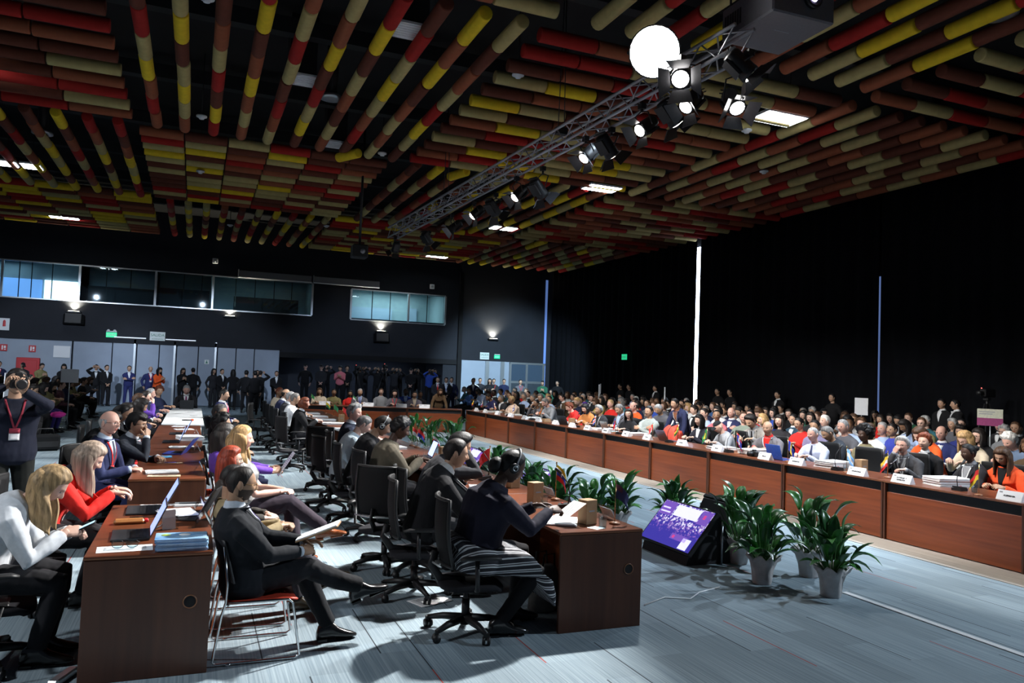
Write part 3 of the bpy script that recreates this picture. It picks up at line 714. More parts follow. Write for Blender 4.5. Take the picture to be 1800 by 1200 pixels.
def paper(label, loc, rz=0, size=(.21,.297), n=1, m=None, group=None, name='paper_sheet', cat='paper', lines=True):
    q = MB(); w, h = size
    if n == 1: q.box((-w/2,-h/2,0),(w/2,h/2,.0012))
    else:
        r_ = random.Random(int(loc[0]*977+loc[1]*131))
        for i in range(n):
            M = tr(r_.uniform(-.012,.012)*min(1,n/4), r_.uniform(-.012,.012), i*.004) @ rot('Z', r_.uniform(-.05,.05))
            q.box((-w/2,-h/2,0),(w/2,h/2,.0034), M=M)
    t = thing(name, label, cat, loc, rz, group)
    obj('sheet', q, m or M_paper, t)
    if lines:
        z = .0013 if n == 1 else n*.004
        q = MB(); [q.box((-w*.38,h*.36-i*h*.07,z),(w*(.38 if i%4 else .1),h*.36-i*h*.07+h*.018,z+.0004)) for i in range(10)]; obj('printed_lines', q, M_grey, t)
    return t
M_grey = mat('grey_print', (.25,.26,.28), rough=.7, var=.1)
def name_card(label, loc, rz=0, txt='', group=None, w=.24, h=.1, m=None):
    """tent card; reads towards local -Y"""
    t = thing('name_card', label, 'name card', loc, rz, group)
    q = MB(); q.poly([(-w/2,-.05,0),(-w/2,.05,0),(-w/2,0,h)], w, axis=(1,0,0)); obj('tent_card', q, m or M_card, t)
    q = MB(); q.box((-w*.42,-.002,.0),(-w*.3,.0,.016)); q.box((-w*.05,-.002,-.006),(w*.2,0,.006)) if not txt else None
    Mf = tr(0,-.0255,h*.5) @ rot('X', -math.atan2(.05,h))
    obj('emblem', q, M_grey, t, M=Mf@tr(0,0,h*.22))
    if txt: text(txt, h*.26, M_ink, t, Mf @ tr(0,-.002,-h*.05) @ rot('X', PI/2))
    return t
def acrylic_card(label, loc, rz=0, group=None):
    t = thing('acrylic_stand', label, 'sign holder', (loc[0],loc[1],loc[2]+.003), rz, group)
    for s_ in (-1,1):
        q = MB(); q.box((-.125,-.0015,0),(.125,.0015,.115), M=tr(0,s_*.055,0) @ rot('X', s_*.5)); obj('acrylic_face', q, M_acry, t)
    q = MB(); q.box((-.1,-.001,.015),(.1,.001,.095), M=tr(0,-.052,0) @ rot('X', -.5)); obj('insert_card', q, M_card, t)
    return t
def mic(label, loc, rz=0, group=None):
    t = thing('gooseneck_microphone', label, 'microphone', loc, rz, group)
    q = MB(); q.poly([(-.06,-.06,0),(.06,-.06,0),(.06,.06,0),(-.06,.06,0)], .03); q.poly([(-.055,-.05,.03),(.055,-.05,.03),(.055,.055,.03),(-.055,.055,.03)], .018, M=rot('X',.1)); obj('mic_base', q, M_black, t)
    q = MB(); q.tube([(0,.03,.04),(0,.045,.12),(0,.03,.22),(0,-.04,.31)], .005, 8); obj('gooseneck', q, M_blackm, t)
    q = MB(); q.tube([(0,-.035,.305),(0,-.045,.316),(0,-.085,.35),(0,-.09,.355)], [.008,.013,.014,.006], 10); obj('mic_head', q, M_black, t)
    q = MB(); q.cyl((0,-.02,.05),(0,-.02,.054),.012,10); obj('talk_button', q, M_redp, t)
    return t
def tumbler(label, loc, group=None):
    t = thing('water_glass', label, 'glass', loc, 0, group)
    q = MB(); q.lathe([(.03,0),(.035,.1),(.033,.1),(.0285,.006),(.001,.005)], 18, caps=False); q.cyl((0,0,0),(0,0,.004),.03,18); obj('tumbler', q, M_acry, t)
    q = MB(); q.lathe([(.0275,.006),(.031,.06)], 18); obj('water', q, M_glass, t)
    return t
def kraft_box(label, loc, rz=0, s=(.1,.1,.17), group=None):
    t = thing('kraft_box', label, 'box', loc, rz, group)
    q = MB(); q.box((-s[0]/2,-s[1]/2,0),(s[0]/2,s[1]/2,s[2]-.002), ch=.003); obj('carton', q, M_kraft, t)
    q = MB(); q.box((-s[0]/2,-s[1]/2,s[2]-.003),(s[0]/2,s[1]/2,s[2]), ch=.001); q.box((-s[0]/2-.001,-.02,s[2]*.8),(-s[0]/2,.02,s[2]*.99)); obj('lid_flap', q, M_kraft, t)
    q = MB(); q.box((-s[0]*.25,-s[1]/2-.001,s[2]*.52),(s[0]*.25,-s[1]/2,s[2]*.58)); obj('printed_mark', q, M_grey, t)
    return t
def bundle(label, loc, rz=0, group=None, n=5, h=.05, clip=True):
    """thick ring-bound document"""
    t = thing('document_folder', label, 'document', loc, rz, group)
    q = MB(); r_ = random.Random(int(loc[1]*997)); z = 0
    for i in range(n):
        q.box((-.16,-.22,0),(.16,.22,h/n*.85), M=tr(r_.uniform(-.01,.01),r_.uniform(-.01,.01),z) @ rot('Z', r_.uniform(-.04,.04))); z += h/n
    obj('page_block', q, M_paper, t)
    q = MB(); q.box((-.165,-.225,z),(.165,.225,z+.004)); obj('cover', q, M_white, t)
    return t
_fm = {}
def fmat(c): 
    k = tuple(round(x,3) for x in c)
    if k not in _fm: _fm[k] = mat('flag_cloth_%d' % len(_fm), c, rough=.7, var=.08, scale=30)
    return _fm[k]
W_, R_, BL, YE, GR, OR, BK, LB, NV = (.75,.76,.78), (.62,.02,.02), (.02,.04,.35), (.75,.52,.03), (.02,.2,.06), (.7,.14,.02), (.012,.012,.014), (.2,.45,.85), (.03,.03,.11)
def flag(label, loc, cols, rz=0, vertical=False, emb=None, h=.3, size=(.2,.13), droop=.75, group='small table flags', tilt=0, diag=None):
    """table flag: round base, pole, drooping cloth with its stripes (along or across) and an optional emblem"""
    size = (size[0]*.88, size[1]*.88); h = max(h, .045+size[1]+size[0]*.85*math.sin(droop))
    t = thing('table_flag', label, 'flag', loc, rz, group)
    q = MB(); q.lathe([(.045,0),(.045,.012),(.03,.018),(.01,.024)], 16); obj('flag_base', q, M_woode, t)
    q = MB(); q.cyl((0,0,.02),(tilt*h,0,h),.004,8); q.ell((tilt*h,0,h+.006),(.008,.008,.01),8,6); obj('flag_pole', q, M_brass, t)
    w, hh = size; nu = 12; nv = 12
    q = MB()
    def fn(u, v):   # u along fly, v down from the top
        a = droop*(.35+.65*u)
        x = u*w*math.cos(a*.9)*.75; zd = u*w*math.sin(a)*.85
        y = .016*math.sin(u*7+v*1.5)*(.3+u)
        return (tilt*(h-.02)+.004+x+.006*math.sin(v*9)*u, y, h-.012-v*hh-zd)
    mats = []; mi = {}
    def idx(c):
        m = fmat(c)
        if m.name not in mi: mi[m.name] = len(mats); mats.append(m)
        return mi[m.name]
    W2 = nv+1; n = len(cols)
    top = [V3(fn(i/nu, j/nv)) for i in range(nu+1) for j in range(W2)]
    for side in (0, 1):
        o = len(q.v); q.v.extend(tuple(p+V3((0,-.0006 if side else .0006,0))) for p in top)
        for i in range(nu):
            for j in range(nv):
                k = int((i if vertical else j)/ (nu if vertical else nv)*n)
                c = cols[k]
                if diag and (i/nu + j/nv < 1.0) : c = diag if not isinstance(diag, list) else diag[min(len(diag)-1, int((i/nu+j/nv)*len(diag)))]
                if emb:
                    ec, (ex, ey), er, shape = emb
                    dx, dy = abs((i+.5)/nu-ex), abs((j+.5)/nv-ey)
                    if (shape == 'disc' and math.hypot(dx*w, dy*hh) < er) or (shape == 'diamond' and dx*w+dy*hh*1.3 < er*1.5) or (shape == 'bar' and dx*w < er and dy*hh < er*.7) or (shape=='canton' and (i+.5)/nu < ex and (j+.5)/nv < ey): c = ec
                f_ = (o+i*W2+j, o+(i+1)*W2+j, o+(i+1)*W2+j+1, o+i*W2+j+1)
                q.f.append(f_ if side else f_[::-1]); q.m.append(idx(c)); q.sm.append(True)
    obj('flag_cloth', q, mats, t)
    return t
M_brass = mat('brass_rod', (.45,.3,.12), rough=.25, metal=.9, var=.05)
# ------------------------------------------------------------------ plants in wrapped pots
M_leaf = mat('dark_green_leaf', (.018,.10,.022), rough=.3, var=.35, scale=14, spec=.6)
M_leaf2 = mat('mid_green_leaf', (.045,.21,.035), rough=.35, var=.3, scale=14, spec=.6)
M_wrap = mat('crinkled_pot_wrap', (.52,.49,.48), rough=.45, var=.15, scale=10, bump=.35, bscale=22)
M_stem = mat('green_stem', (.06,.16,.04), rough=.5, var=.2)
def plant(label, loc, h=.55, n=34, seed=1, pot=True, spread=1.0, group='potted plants on the floor between the tables'):
    r_ = random.Random(seed)
    t = thing('potted_plant', label, 'plant', loc, 0, group)
    q = MB(); ph = seed*1.7; rings = []
    for k, (rad, z) in enumerate(((.085,0),(.09,.01),(.1,.12),(.118,.2),(.15,.245),(.16,.27),(.13,.262),(.11,.2))):
        rings.append([(rad*(1+(.05+.08*(z>.19))*math.sin(j*2*PI/24*5+ph+k*.6)+.03*math.sin(j*1.9+k))*math.cos(2*PI*j/24), rad*(1+(.05+.08*(z>.19))*math.sin(j*2*PI/24*5+ph+k*.6))*math.sin(2*PI*j/24), z+(.025*math.sin(j*2.1+ph) if z > .24 else 0)) for j in range(24)])
    q.loft(rings, caps=False); q.add(rings[0], [tuple(range(23,-1,-1))]); obj('pot_wrap', q, M_wrap, t)
    q = MB(); q.cyl((0,0,.17),(0,0,.2),.1,16); obj('soil', q, mat('potting_soil', (.02,.014,.01), rough=.95, var=.3, scale=60), t)
    leaves = MB(); stems = MB()
    for i in range(n):
        a = 2.4*i+r_.uniform(-.4,.4); lean = r_.uniform(.12,1.0)*(1 if i > 6 else .3)*spread
        L = h*r_.uniform(.55,1.0)*(1.15 if lean < .5 else .85); ll = r_.uniform(.19,.29); lw = ll*r_.uniform(.17,.23)*1.25
        d0 = V3((math.cos(a)*math.sin(lean), math.sin(a)*math.sin(lean), math.cos(lean)))
        base = V3((math.cos(a)*.04, math.sin(a)*.04, .19)); sl = max(.05, L-ll)
        tip = base+d0*sl
        stems.tube([base, base+d0*sl*.5+V3((0,0,.01)), tip], [.005,.004,.003], 5)
        side = V3((-math.sin(a), math.cos(a), 0)); droop = r_.uniform(.2,1.1)
        nu, nv = 6, 4; tw = r_.uniform(-.5,.5)
        def lf(u, v):
            wv = math.sin(PI*min(1,u*.97+.03))**.75*(1-.25*u)*lw
            bend = lean + droop*u*.8
            dd = V3((math.cos(a)*math.sin(bend), math.sin(a)*math.sin(bend), math.cos(bend)))
            p = tip + (d0*(1-u)+dd*u)*ll*u
            nrm = side.cross(dd)
            sv = (v-.5)*2
            return p + (side*math.cos(tw*u)+nrm*math.sin(tw*u))*sv*wv + nrm*abs(sv)*wv*-.35
        leaves.sheet(nu, nv, lf, .0015, mi=0 if r_.random() < .6 else 1)
    o = obj('leaves', leaves, [M_leaf, M_leaf2], t); o['kind'] = 'stuff'
    obj('stems', stems, M_stem, t)
    return t
# ------------------------------------------------------------------ people
_tmp = bpy.data.scenes.new('people_workshop')
def remesh(mb, voxel, smooth=3, name='body', wrinkle=0.0, seed=0, wscale=14, dec=1.0):
    me = mb.mesh(name, [])
    o = bpy.data.objects.new(name, me); _tmp.collection.objects.link(o)
    m = o.modifiers.new('r', 'REMESH'); m.mode = 'VOXEL'; m.voxel_size = voxel; m.use_smooth_shade = True
    if smooth:
        s = o.modifiers.new('s', 'SMOOTH'); s.iterations = smooth; s.factor = .5
    if dec < 1:
        d = o.modifiers.new('d', 'DECIMATE'); d.ratio = dec
    vl = _tmp.view_layers[0]; vl.update(); dg = vl.depsgraph
    out = bpy.data.meshes.new_from_object(o.evaluated_get(dg))
    bpy.data.objects.remove(o); bpy.data.meshes.remove(me)
    out.name = name
    if wrinkle:
        off = V3((seed*3.1, seed*1.7, seed*.9)); n = len(out.vertices)
        C = [0.0]*(3*n); out.vertices.foreach_get('co', C); NN = [0.0]*(3*n); out.vertices.foreach_get('normal', NN)
        for i in range(0, 3*n, 3):
            q = V3((C[i]*wscale, C[i+1]*wscale, C[i+2]*wscale*.55))+off
            k = wrinkle*(noise.noise(q)+.5*noise.noise(q*2.3))
            C[i] += NN[i]*k; C[i+1] += NN[i+1]*k; C[i+2] += NN[i+2]*k
        out.vertices.foreach_set('co', C)
    out.polygons.foreach_set('use_smooth', [True]*len(out.polygons)); out.update()
    return out
SKIN = {'light': (.56,.35,.27), 'pink': (.58,.33,.26), 'tan': (.42,.25,.165), 'olive': (.36,.21,.13), 'brown': (.20,.105,.06), 'dark': (.065,.032,.021)}
def skin(t): return mat(t+'_skin', SKIN[t], rough=.5, var=.07, scale=18, spec=.4)
def lips(t): c = SKIN[t]; return mat(t+'_lips', (c[0]*.8, c[1]*.45, c[2]*.45), rough=.4, var=.05)
def stub(t, c): s = SKIN[t]; return mat(t+'_beard_%d' % int(c[0]*1000), tuple(s[i]*.14+c[i]*.86 for i in range(3)), rough=.8, var=.25, scale=150)
M_eyew = mat('eye_white', (.36,.33,.31), rough=.25, var=.03); M_iris = mat('dark_iris', (.015,.01,.008), rough=.15, var=.1)
HAIRC = {'blonde': (.36,.225,.10), 'dblonde': (.30,.20,.10), 'ash': (.22,.165,.125), 'brown': (.06,.03,.016), 'dark': (.012,.009,.008), 'black': (.006,.0055,.006), 'grey': (.26,.26,.26), 'white': (.55,.54,.52), 'red': (.23,.035,.015), 'auburn': (.12,.03,.013), 'salt': (.12,.115,.11)}
def hairm(c):
    h = HAIRC[c]
    return mat(c+'_hair', tuple(x*.5 for x in h), rough=.55, var=0, var2=tuple(min(1, x*1.7) for x in h), scale=1.0, stretch=(55,55,3.5), bump=.22, bscale=1.6, spec=.3)
_cl = {}
def cloth(c, kind='cloth'):
    c = tuple(c)
    k = kind+'_%02d_%02d_%02d' % tuple(int(x*99) for x in c) + ('_%d' % int(sum(c)*5000) if sum(c) < .2 else '')
    return mat(k, c, rough=.85, var=.07, scale=40, bump=.15, bscale=420, spec=.2, sheen=.03)
def ss(a, b, x):
    t = max(0, min(1, (x-a)/(b-a))) if a != b else float(x > a)
    return t*t*(3-2*t)
def G(x, s): return math.exp(-(x/s)**2)
# ---- head: a dense grid, denser at the face; z up, face +Y
HW, HD, HH = .0785, .099, .117
_hg = {}
def head_grid(nu, nv):
    k = (nu, nv)
    if k in _hg: return _hg[k]
    P = []
    for i in range(nv+1):
        th = PI*i/nv; row = []
        for j in range(nu):
            p = -PI+2*PI*j/nu; ph = p-.45*math.sin(p)
            dx, dy, dz = math.sin(th)*math.sin(ph), math.sin(th)*math.cos(ph), math.cos(th)
            x, y, z = HW*dx, HD*dy, HH*dz
            if z < 0:
                t = -z/HH; x *= 1-.20*t**1.6
                if y < 0: y *= 1-.5*min(1,t)**1.1
                else: y *= 1+.02*t
            else: 
                zz = z/HH; x *= 1+.13*zz*zz*(1.6-.6*zz); 
                if y < 0: y *= 1.04
            if dy > 0: y = HD*.95*math.copysign(abs(y/HD)**.86, y)*1.0
            if dy > .2:
                fz = ss(.2,.6,dy); ax = abs(x)
                y += fz*(.024*G(x,.0125)*ss(.03,-.022,z)*ss(-.04,-.026,z)
                    - .011*G(ax-.031,.016)*G(z-.006,.0125) + .0045*G(ax-.031,.010)*G(z-.006,.008)
                    + .0045*G(z-.027,.008)*G(x,.05) + .005*G(ax-.04,.018)*G(z+.02,.02)
                    + .0055*G(z+.052,.006)*G(x,.02)+.006*G(z+.064,.006)*G(x,.018) - .004*G(z+.058,.0035)*G(x,.024) - .005*G(z+.077,.008)*G(x,.03)
                    + .009*G(z+.099,.015)*G(x,.022))
                x += fz*math.copysign(.005*G(ax-.012,.008)*G(z+.027,.009), x)
            row.append((x, y, z))
        P.append(row)
    _hg[k] = P
    return P
def face_mi(x, y, z, beard):
    if y < .02: return 5 if beard == 'full' and z < -.025 and y > -.015 and abs(x) > .05 else 0
    ax = abs(x)
    if ((ax-.0315)/.0062)**2+((z-.0055)/.0052)**2 < 1: return 2
    if ((ax-.031)/.0138)**2+((z-.0055)/.0047)**2 < 1: return 1
    if ((ax-.031)/.0165)**2+((z-.0095)/.0042)**2 < 1: return 4 if False else 0
    if ((ax-.031)/.021)**2+((z-.0255-.15*(.02-abs(ax-.031))*.2)/.0031)**2 < 1: return 4
    if (x/.024)**2+((z+.058)/.0095)**2 < 1: return 3
    if beard in ('full',) and z < -.028-.02*G(x,.014)-.25*max(0,(.03-abs(ax-.028)))*.5 and not (ax < .012 and z > -.042): return 5
    if beard in ('goatee',) and ax < .032 and -.105 < z < -.04: return 5
    if beard == 'moustache' and ax < .03 and -.05 < z < -.038: return 5
    return 0
def head_mb(q, M, hi=True, beard=None, scale=(1,1,1)):
    nu, nv = (64, 56) if hi else (34, 30)
    P = head_grid(nu, nv); S = Matrix.Diagonal((*scale, 1)); T = M @ S
    o = len(q.v); q.v.extend(tuple(T @ V3(p)) for row in P for p in row)
    for i in range(nv):
        for j in range(nu):
            k = (j+1) % nu
            a, b, c, d = P[i][j], P[i+1][j], P[i+1][k], P[i][k]
            cx, cy, cz = ((a[t]+b[t]+c[t]+d[t])/4 for t in range(3))
            q.f.append((o+i*nu+j, o+(i+1)*nu+j, o+(i+1)*nu+k, o+i*nu+k)); q.m.append(face_mi(cx, cy, cz, beard)); q.sm.append(True)
    for s in (-1, 1):
        Me = T @ tr(s*.077,-.012,-.004) @ rot('Z', s*-.35) @ rot('X', .15)
        q.ell((0,0,0),(.010,.021,.033), 10, 8, 0, Me, fn=lambda d: 1-.35*max(0,-d.z)*abs(d.y))
        if hi: q.ell((s*.004,.002,.004),(.0085,.011,.018), 8, 6, 0, Me)
def hairline(az):
    a = abs(az)
    pts = [(0,.074),(.55,.072),(.9,.055),(1.15,.03),(1.35,-.012),(1.5,-.02),(1.62,.012),(1.85,.02),(2.1,-.03),(2.4,-.075),(PI,-.082)]
    for (a0,z0),(a1,z1) in zip(pts, pts[1:]):
        if a <= a1: return z0+(z1-z0)*(a-a0)/(a1-a0)
    return -.08
def hair_mesh(style, T, hi=True, L=.2, seed=1):
    """closed-looking shells over the head grid; T = head matrix (scale included)"""
    q = MB(); nu, nv = (64, 48) if hi else (34, 26)
    P = head_grid(nu, nv); rs = random.Random(seed)
    curly = style in ('curly', 'afro')
    th0 = {'short':.012,'buzz':.005,'bald':.008,'receding':.013,'bob':.026,'long':.024,'bun':.013,'pony':.014,'curly':.034,'afro':.075,'mop':.03,'cap':.01,'swept':.026,'sidelong':.02}.get(style,.017)
    val = {}; vs = []
    for i in range(nv+1):
        for j in range(nu):
            x, y, z = P[i][j]; az = math.atan2(x, y)
            ln = hairline(az)
            if style == 'bald': hv = min(z-ln, (.045 if abs(az) > 1.3 else -.05)-z if True else 0)
            elif style == 'receding': hv = z-(ln+(.022*ss(1.3,.3,abs(az))))
            elif style == 'mop': hv = z-(ln-.036*ss(1.0,.2,abs(az)))
            elif style in ('long','bob','sidelong'): hv = z-(ln-.01) if abs(az) < 1.0 else z+.09
            elif style == 'cap': hv = z-.045
            else: hv = z-ln
            n = V3((x/HW**2, y/HD**2, z/HH**2)).normalized()
            k = ss(-.004,.03,hv); t = th0*k
            if style in ('short','swept','mop','receding','long','bob','sidelong','pony','bun'): 
                t += th0*.22*k*noise.noise(V3((x*70+seed, y*16, z*30)))
                if style in ('swept',): t += .012*k*ss(.02,.1,z)*ss(-.02,.06,y)
            if curly: t += th0*.45*k*noise.noise(V3((x*34, y*34+seed, z*34)))+th0*.25*k*noise.noise(V3((x*80, y*80+seed, z*80)))
            if style == 'afro' and k > .3: n = (n+V3((0,0,.15))).normalized()
            vs.append(V3((x,y,z))+n*(t-.002)); val[(i,j)] = hv
    fs = []
    for i in range(nv):
        for j in range(nu):
            k = (j+1)%nu
            if max(val[(i,j)],val[(i+1,j)],val[(i+1,k)],val[(i,k)]) > -.002: fs.append((i*nu+j,(i+1)*nu+j,(i+1)*nu+k,i*nu+k))
    q.add(vs, fs, 0, True, T)
    if style in ('long','bob','sidelong'):
        na, nl = (40, 18) if hi else (22, 9)
        down = V3((0,0,-1))
        def hp(u, v, inner):
            az = 1.02+(2*PI-2.04)*u; front = ss(.16,0,u)+ss(.84,1,u)
            zl = .055-(.055+L)*v if True else 0
            r = 1.0+.16*ss(.0,.35,v)-.06*ss(.6,1,v)+.05*noise.noise(V3((az*9+seed, v*1.2, seed)))+.03*noise.noise(V3((az*24, v*2, seed)))
            if inner: r -= .2
            hx = math.sin(az)*HW*1.26*r; hy = math.cos(az)*HD*1.12*r-.006+.02*front*ss(.3,.8,v)
            zc = max(zl, -.03)
            top = math.sqrt(max(.05, 1-(max(zl,0)/HH)**2)) if zl > 0 else 1
            p = T @ V3((hx*top, hy*top, zc))
            ex = max(0, -.03-zl)
            wv = .012*math.sin(v*9+az*3+seed) if style == 'sidelong' else .004*math.sin(v*7+az*5)
            return p + down*ex + V3((wv*math.sin(az), wv*math.cos(az), 0))
        rings = []
        for i in range(nl+1):
            v = i/nl
            vv = min(1, v*(1+.06*noise.noise(V3((i,seed,0)))))
            rings.append([hp(j/na, vv, False) for j in range(na+1)]+[hp(1-j/na, vv, True) for j in range(na+1)])
        q.loft(rings, 0, True)
    if style == 'bun': q.ell((0,-.125,.05),(.045,.04,.042), 14, 10, 0, T, fn=lambda d: 1+.08*math.sin(d.x*14+d.z*10))
    if style == 'pony':
        q.tube([T@V3(p) for p in ((0,-.1,.03),(0,-.135,.02),(0,-.15,-.05),(.01,-.135,-.13),(.015,-.12,-.17))], [.02,.03,.034,.026,.006], 10)
    if style == 'afropuff': pass
    return q
# ---- hand: palm, four fingers with bends, thumb
def hand_mb(q, M, side, curl=.35, spread=.1, point=False):
    """fingers along +Y, back of the hand +Z; side=+1 right (thumb on -X), -1 left"""
    s = side
    q.loft([[(x*w, y, z*t) for x, z in ((-1,-.5),(-.6,-1),(0,-1.05),(.6,-1),(1,-.5),(1,.4),(.6,.9),(0,1),(-.6,.9),(-1,.4))] for y, w, t in ((-.03,.024,.017),(0,.027,.0165),(.025,.036,.016),(.055,.041,.0145),(.08,.040,.012),(.088,.036,.009))], 0, True, M)
    for i, (x, ln) in enumerate(((-.0295,.070),(-.0098,.079),(.0098,.074),(.0292,.058))):
        x *= s; a = (i-1.5)*spread*.6*s; c = curl*(1+.12*i)
        if point and i == 0: c = .08
        p = V3((x, .08, .001)); pts = [p-V3((0,.015,0)), p]; ang = 0
        for k, fl in enumerate((.46,.31,.23)):
            ang += c*(.8 if k == 0 else 1.1)
            p = p + V3((math.sin(a)*math.cos(ang), math.cos(a)*math.cos(ang), -math.sin(ang)))*ln*fl*1.05
            pts.append(p)
        q.tube(pts, [.0092,.0092,.0086,.0078,.0062], 8, 0, True, M)
    p0 = V3((-.027*s,.012,-.004)); p1 = p0+V3((-.022*s,.026,-.012)); p2 = p1+V3((-.008*s,.028,-.010-.02*curl)); p3 = p2+V3((.006*s,.022,-.006-.012*curl))
    q.tube([p0+V3((.01*s,-.01,0)), p0, p1, p2, p3], [.013,.0135,.0115,.0095,.007], 8, 0, True, M)
def ik(S, T, a, b, pole):
    S, T = V3(S), V3(T); d = T-S; L = d.length
    if L > (a+b)*.995: T = S+d*((a+b)*.995/L); d = T-S; L = d.length
    u = d/L; x = (a*a-b*b+L*L)/(2*L); h = math.sqrt(max(0, a*a-x*x))
    p = V3(pole); p = p-u*p.dot(u)
    if p.length < 1e-5: p = u.orthogonal()
    p.normalize()
    return S+u*x+p*h, T
TORSO = [(-.13,.10,.085,.085),(-.09,.155,.115,.115),(-.02,.172,.122,.13),(.06,.163,.118,.118),(.14,.153,.112,.105),(.22,.160,.118,.108),(.30,.172,.124,.115),(.37,.176,.116,.112),(.41,.158,.100,.104),(.445,.120,.080,.090),(.47,.086,.066,.076),(.49,.066,.060,.064)]
def person_geo(pose, build='m', girth=1.0, hi=True, hair='short', hairL=.2, beard=None, top='suit', bottom='trousers', seed=1, belly=0.0, voxel=None, collar=True, heads=1.0):
    """returns meshes and frames in the person's own space (faces +Y, origin on the floor under the pelvis)"""
    g = girth; fem = build == 'f'
    ph = pose.get('ph', .53); lean = pose.get('lean', .08); twist = pose.get('twist', 0); side = pose.get('side', 0)
    # spine
    N_ = 26; s0, s1 = -.13, .52; pts = {}; 
    def dirv(s):
        a = lean*(.75+.9*ss(.05,.45,s)) + pose.get('hunch', .06)*ss(.2,.5,s)
        return V3((math.sin(side)*.8, math.sin(a)*math.cos(side), math.cos(a)))
    def spine(s):
        p = V3((0, pose.get('py', 0), ph)); n = 14; st = s/n
        for i in range(n): p = p+dirv((i+.5)*st)*st
        return p
    def frame(s):
        u = dirv(s).normalized(); t = twist*ss(-.05,.4,s)
        r = V3((math.cos(t), math.sin(t), 0)); f_ = u.cross(r).normalized(); r = f_.cross(u).normalized()
        return spine(s), r, f_, u
    def torso(q, off, k=1.0, lo=-.2, hi_=.6, n=24):
        rings = []
        for s, w, df, db in TORSO:
            if s < lo or s > hi_: continue
            p, r, f_, u = frame(s)
            ww = (w*(.94 if fem and s > .2 else 1)*(.93 if fem and .05 < s < .2 else 1)*(1 if s > .4 else g)+off)*k
            ff = (df*(g if s < .4 else 1)+belly*G(s-.08,.12)+(.028*G(s-.29,.055) if fem else 0)+off)*k; bb = (db*(g if s < .4 else 1)+off)*k
            ring = []
            for j in range(n):
                a = 2*PI*j/n; c, sn = math.cos(a), math.sin(a)
                c = math.copysign(abs(c)**.85, c); sn = math.copysign(abs(sn)**.9, sn)
                ring.append(p+r*(c*ww)+f_*(sn*(ff if sn > 0 else bb)))
            rings.append(ring)
        q.loft(rings, 0, True)
    shw = (.168 if fem else .186)*pose.get('shw', 1.04)*(.6+.4*g)
    J = {}
    for s, key in ((1,'R'),(-1,'L')):
        p, r, f_, u = frame(.415)
        S = p+r*(s*shw)-u*.03 + f_*pose.get('shf', 0) + u*pose.get('shrug'+key, 0)
        tgt = V3(pose['h'+key]); pole = V3(pose.get('e'+key, (s*.55,-.45,-.8)))
        E, W = ik(S, tgt, .285, .255, pole)
        J[key] = (S, E, W)
        H = p*0
        hip = V3((s*.088*g**.5, pose.get('py', 0), ph-.01)); an = V3(pose['f'+key]); kp = V3(pose.get('k'+key, (s*.12,1,.35)))
        K, A = ik(hip, an, .425, .42, kp)
        J['leg'+key] = (hip, K, A)
    nb, nr, nf, nu_ = frame(.5)
    hy, hp, hr = pose.get('head', (0,0,0))
    RH = rot('Z', hy) @ rot('X', hp) @ rot('Y', hr)
    hu = RH @ V3((0,0,1)); hf = RH @ V3((0,1,0))
    hc = nb + nu_*.036 + V3((0,0,.012)) + hu*.092 + hf*.024
    HM = tr(*hc) @ RH @ Matrix.Scale(heads*(.96 if fem else 1.0), 4)
    out = {'HM': HM, 'J': J, 'frame': frame, 'hc': hc, 'nb': nb}
    # body: torso, limbs and neck fused into one surface, hands and face joined to it
    q = MB(); torso(q, -.012, .93, hi_=.51)
    for key, s in (('R',1),('L',-1)):
        S, E, W = J[key]; p, r, f_, u = frame(.40)
        q.tube([p+r*(s*shw*.4)-u*.02, p+r*(s*shw*.75)-u*.025, S.lerp(E,.12), S.lerp(E,.5), E, E.lerp(W,.35), W+(W-E).normalized()*.02], [.04,.042,.044,.042*g**.5,.035,.036,.024], 10)
        h_, K, A = J['leg'+key]
        q.tube([V3((h_.x*.5,h_.y,h_.z)), h_, h_.lerp(K,.5), K, K.lerp(A,.3), A, A-V3((0,0,.03))], [.07,.075,.066,.048,.05,.034,.034], 10)
    q.tube([frame(.46)[0], nb, HM @ V3((0,-.022,-.06)), HM @ V3((0,-.014,-.02))], [.068,.055 if not fem else .046,.052 if not fem else .044,.048], 12)
    vx = voxel or (.009 if hi else .018)
    body = remesh(q, vx, 3, 'person', dec=1.0 if hi else .6)
    b2 = MB(); b2.v = [tuple(v.co) for v in body.vertices]; b2.f = [tuple(p.vertices) for p in body.polygons]; b2.m = [0]*len(b2.f); b2.sm = [True]*len(b2.f)
    bpy.data.meshes.remove(body)
    head_mb(b2, HM, hi, beard)
    out['hand'] = {}
    for key, s in (('R',1),('L',-1)):
        S, E, W = J[key]
        d = V3(pose['d'+key]) if 'd'+key in pose else (W-E)
        d = d.normalized(); n_ = V3(pose.get('n'+key, (0,0,1))); n_ = n_-d*n_.dot(d)
        if n_.length < .05: n_ = V3((0,1,0))-d*d.y
        n_.normalize(); x_ = d.cross(n_)
        Mh = Matrix(((x_.x,d.x,n_.x,W.x),(x_.y,d.y,n_.y,W.y),(x_.z,d.z,n_.z,W.z),(0,0,0,1)))
        hq = MB(); hand_mb(hq, Mh, s, pose.get('c'+key, .4), pose.get('sp', .12))
        if hi:
            hm = remesh(hq, .0042, 2, 'hand'); hq = MB(); hq.v = [tuple(v.co) for v in hm.vertices]; hq.f = [tuple(p.vertices) for p in hm.polygons]; hq.m = [0]*len(hq.f); hq.sm = [True]*len(hq.f); bpy.data.meshes.remove(hm)
        b2.add(hq.v, hq.f, 0, True); out['hand'][key] = Mh
    out['body'] = b2
    # clothing
    cvx = (voxel or .0085) if hi else .02
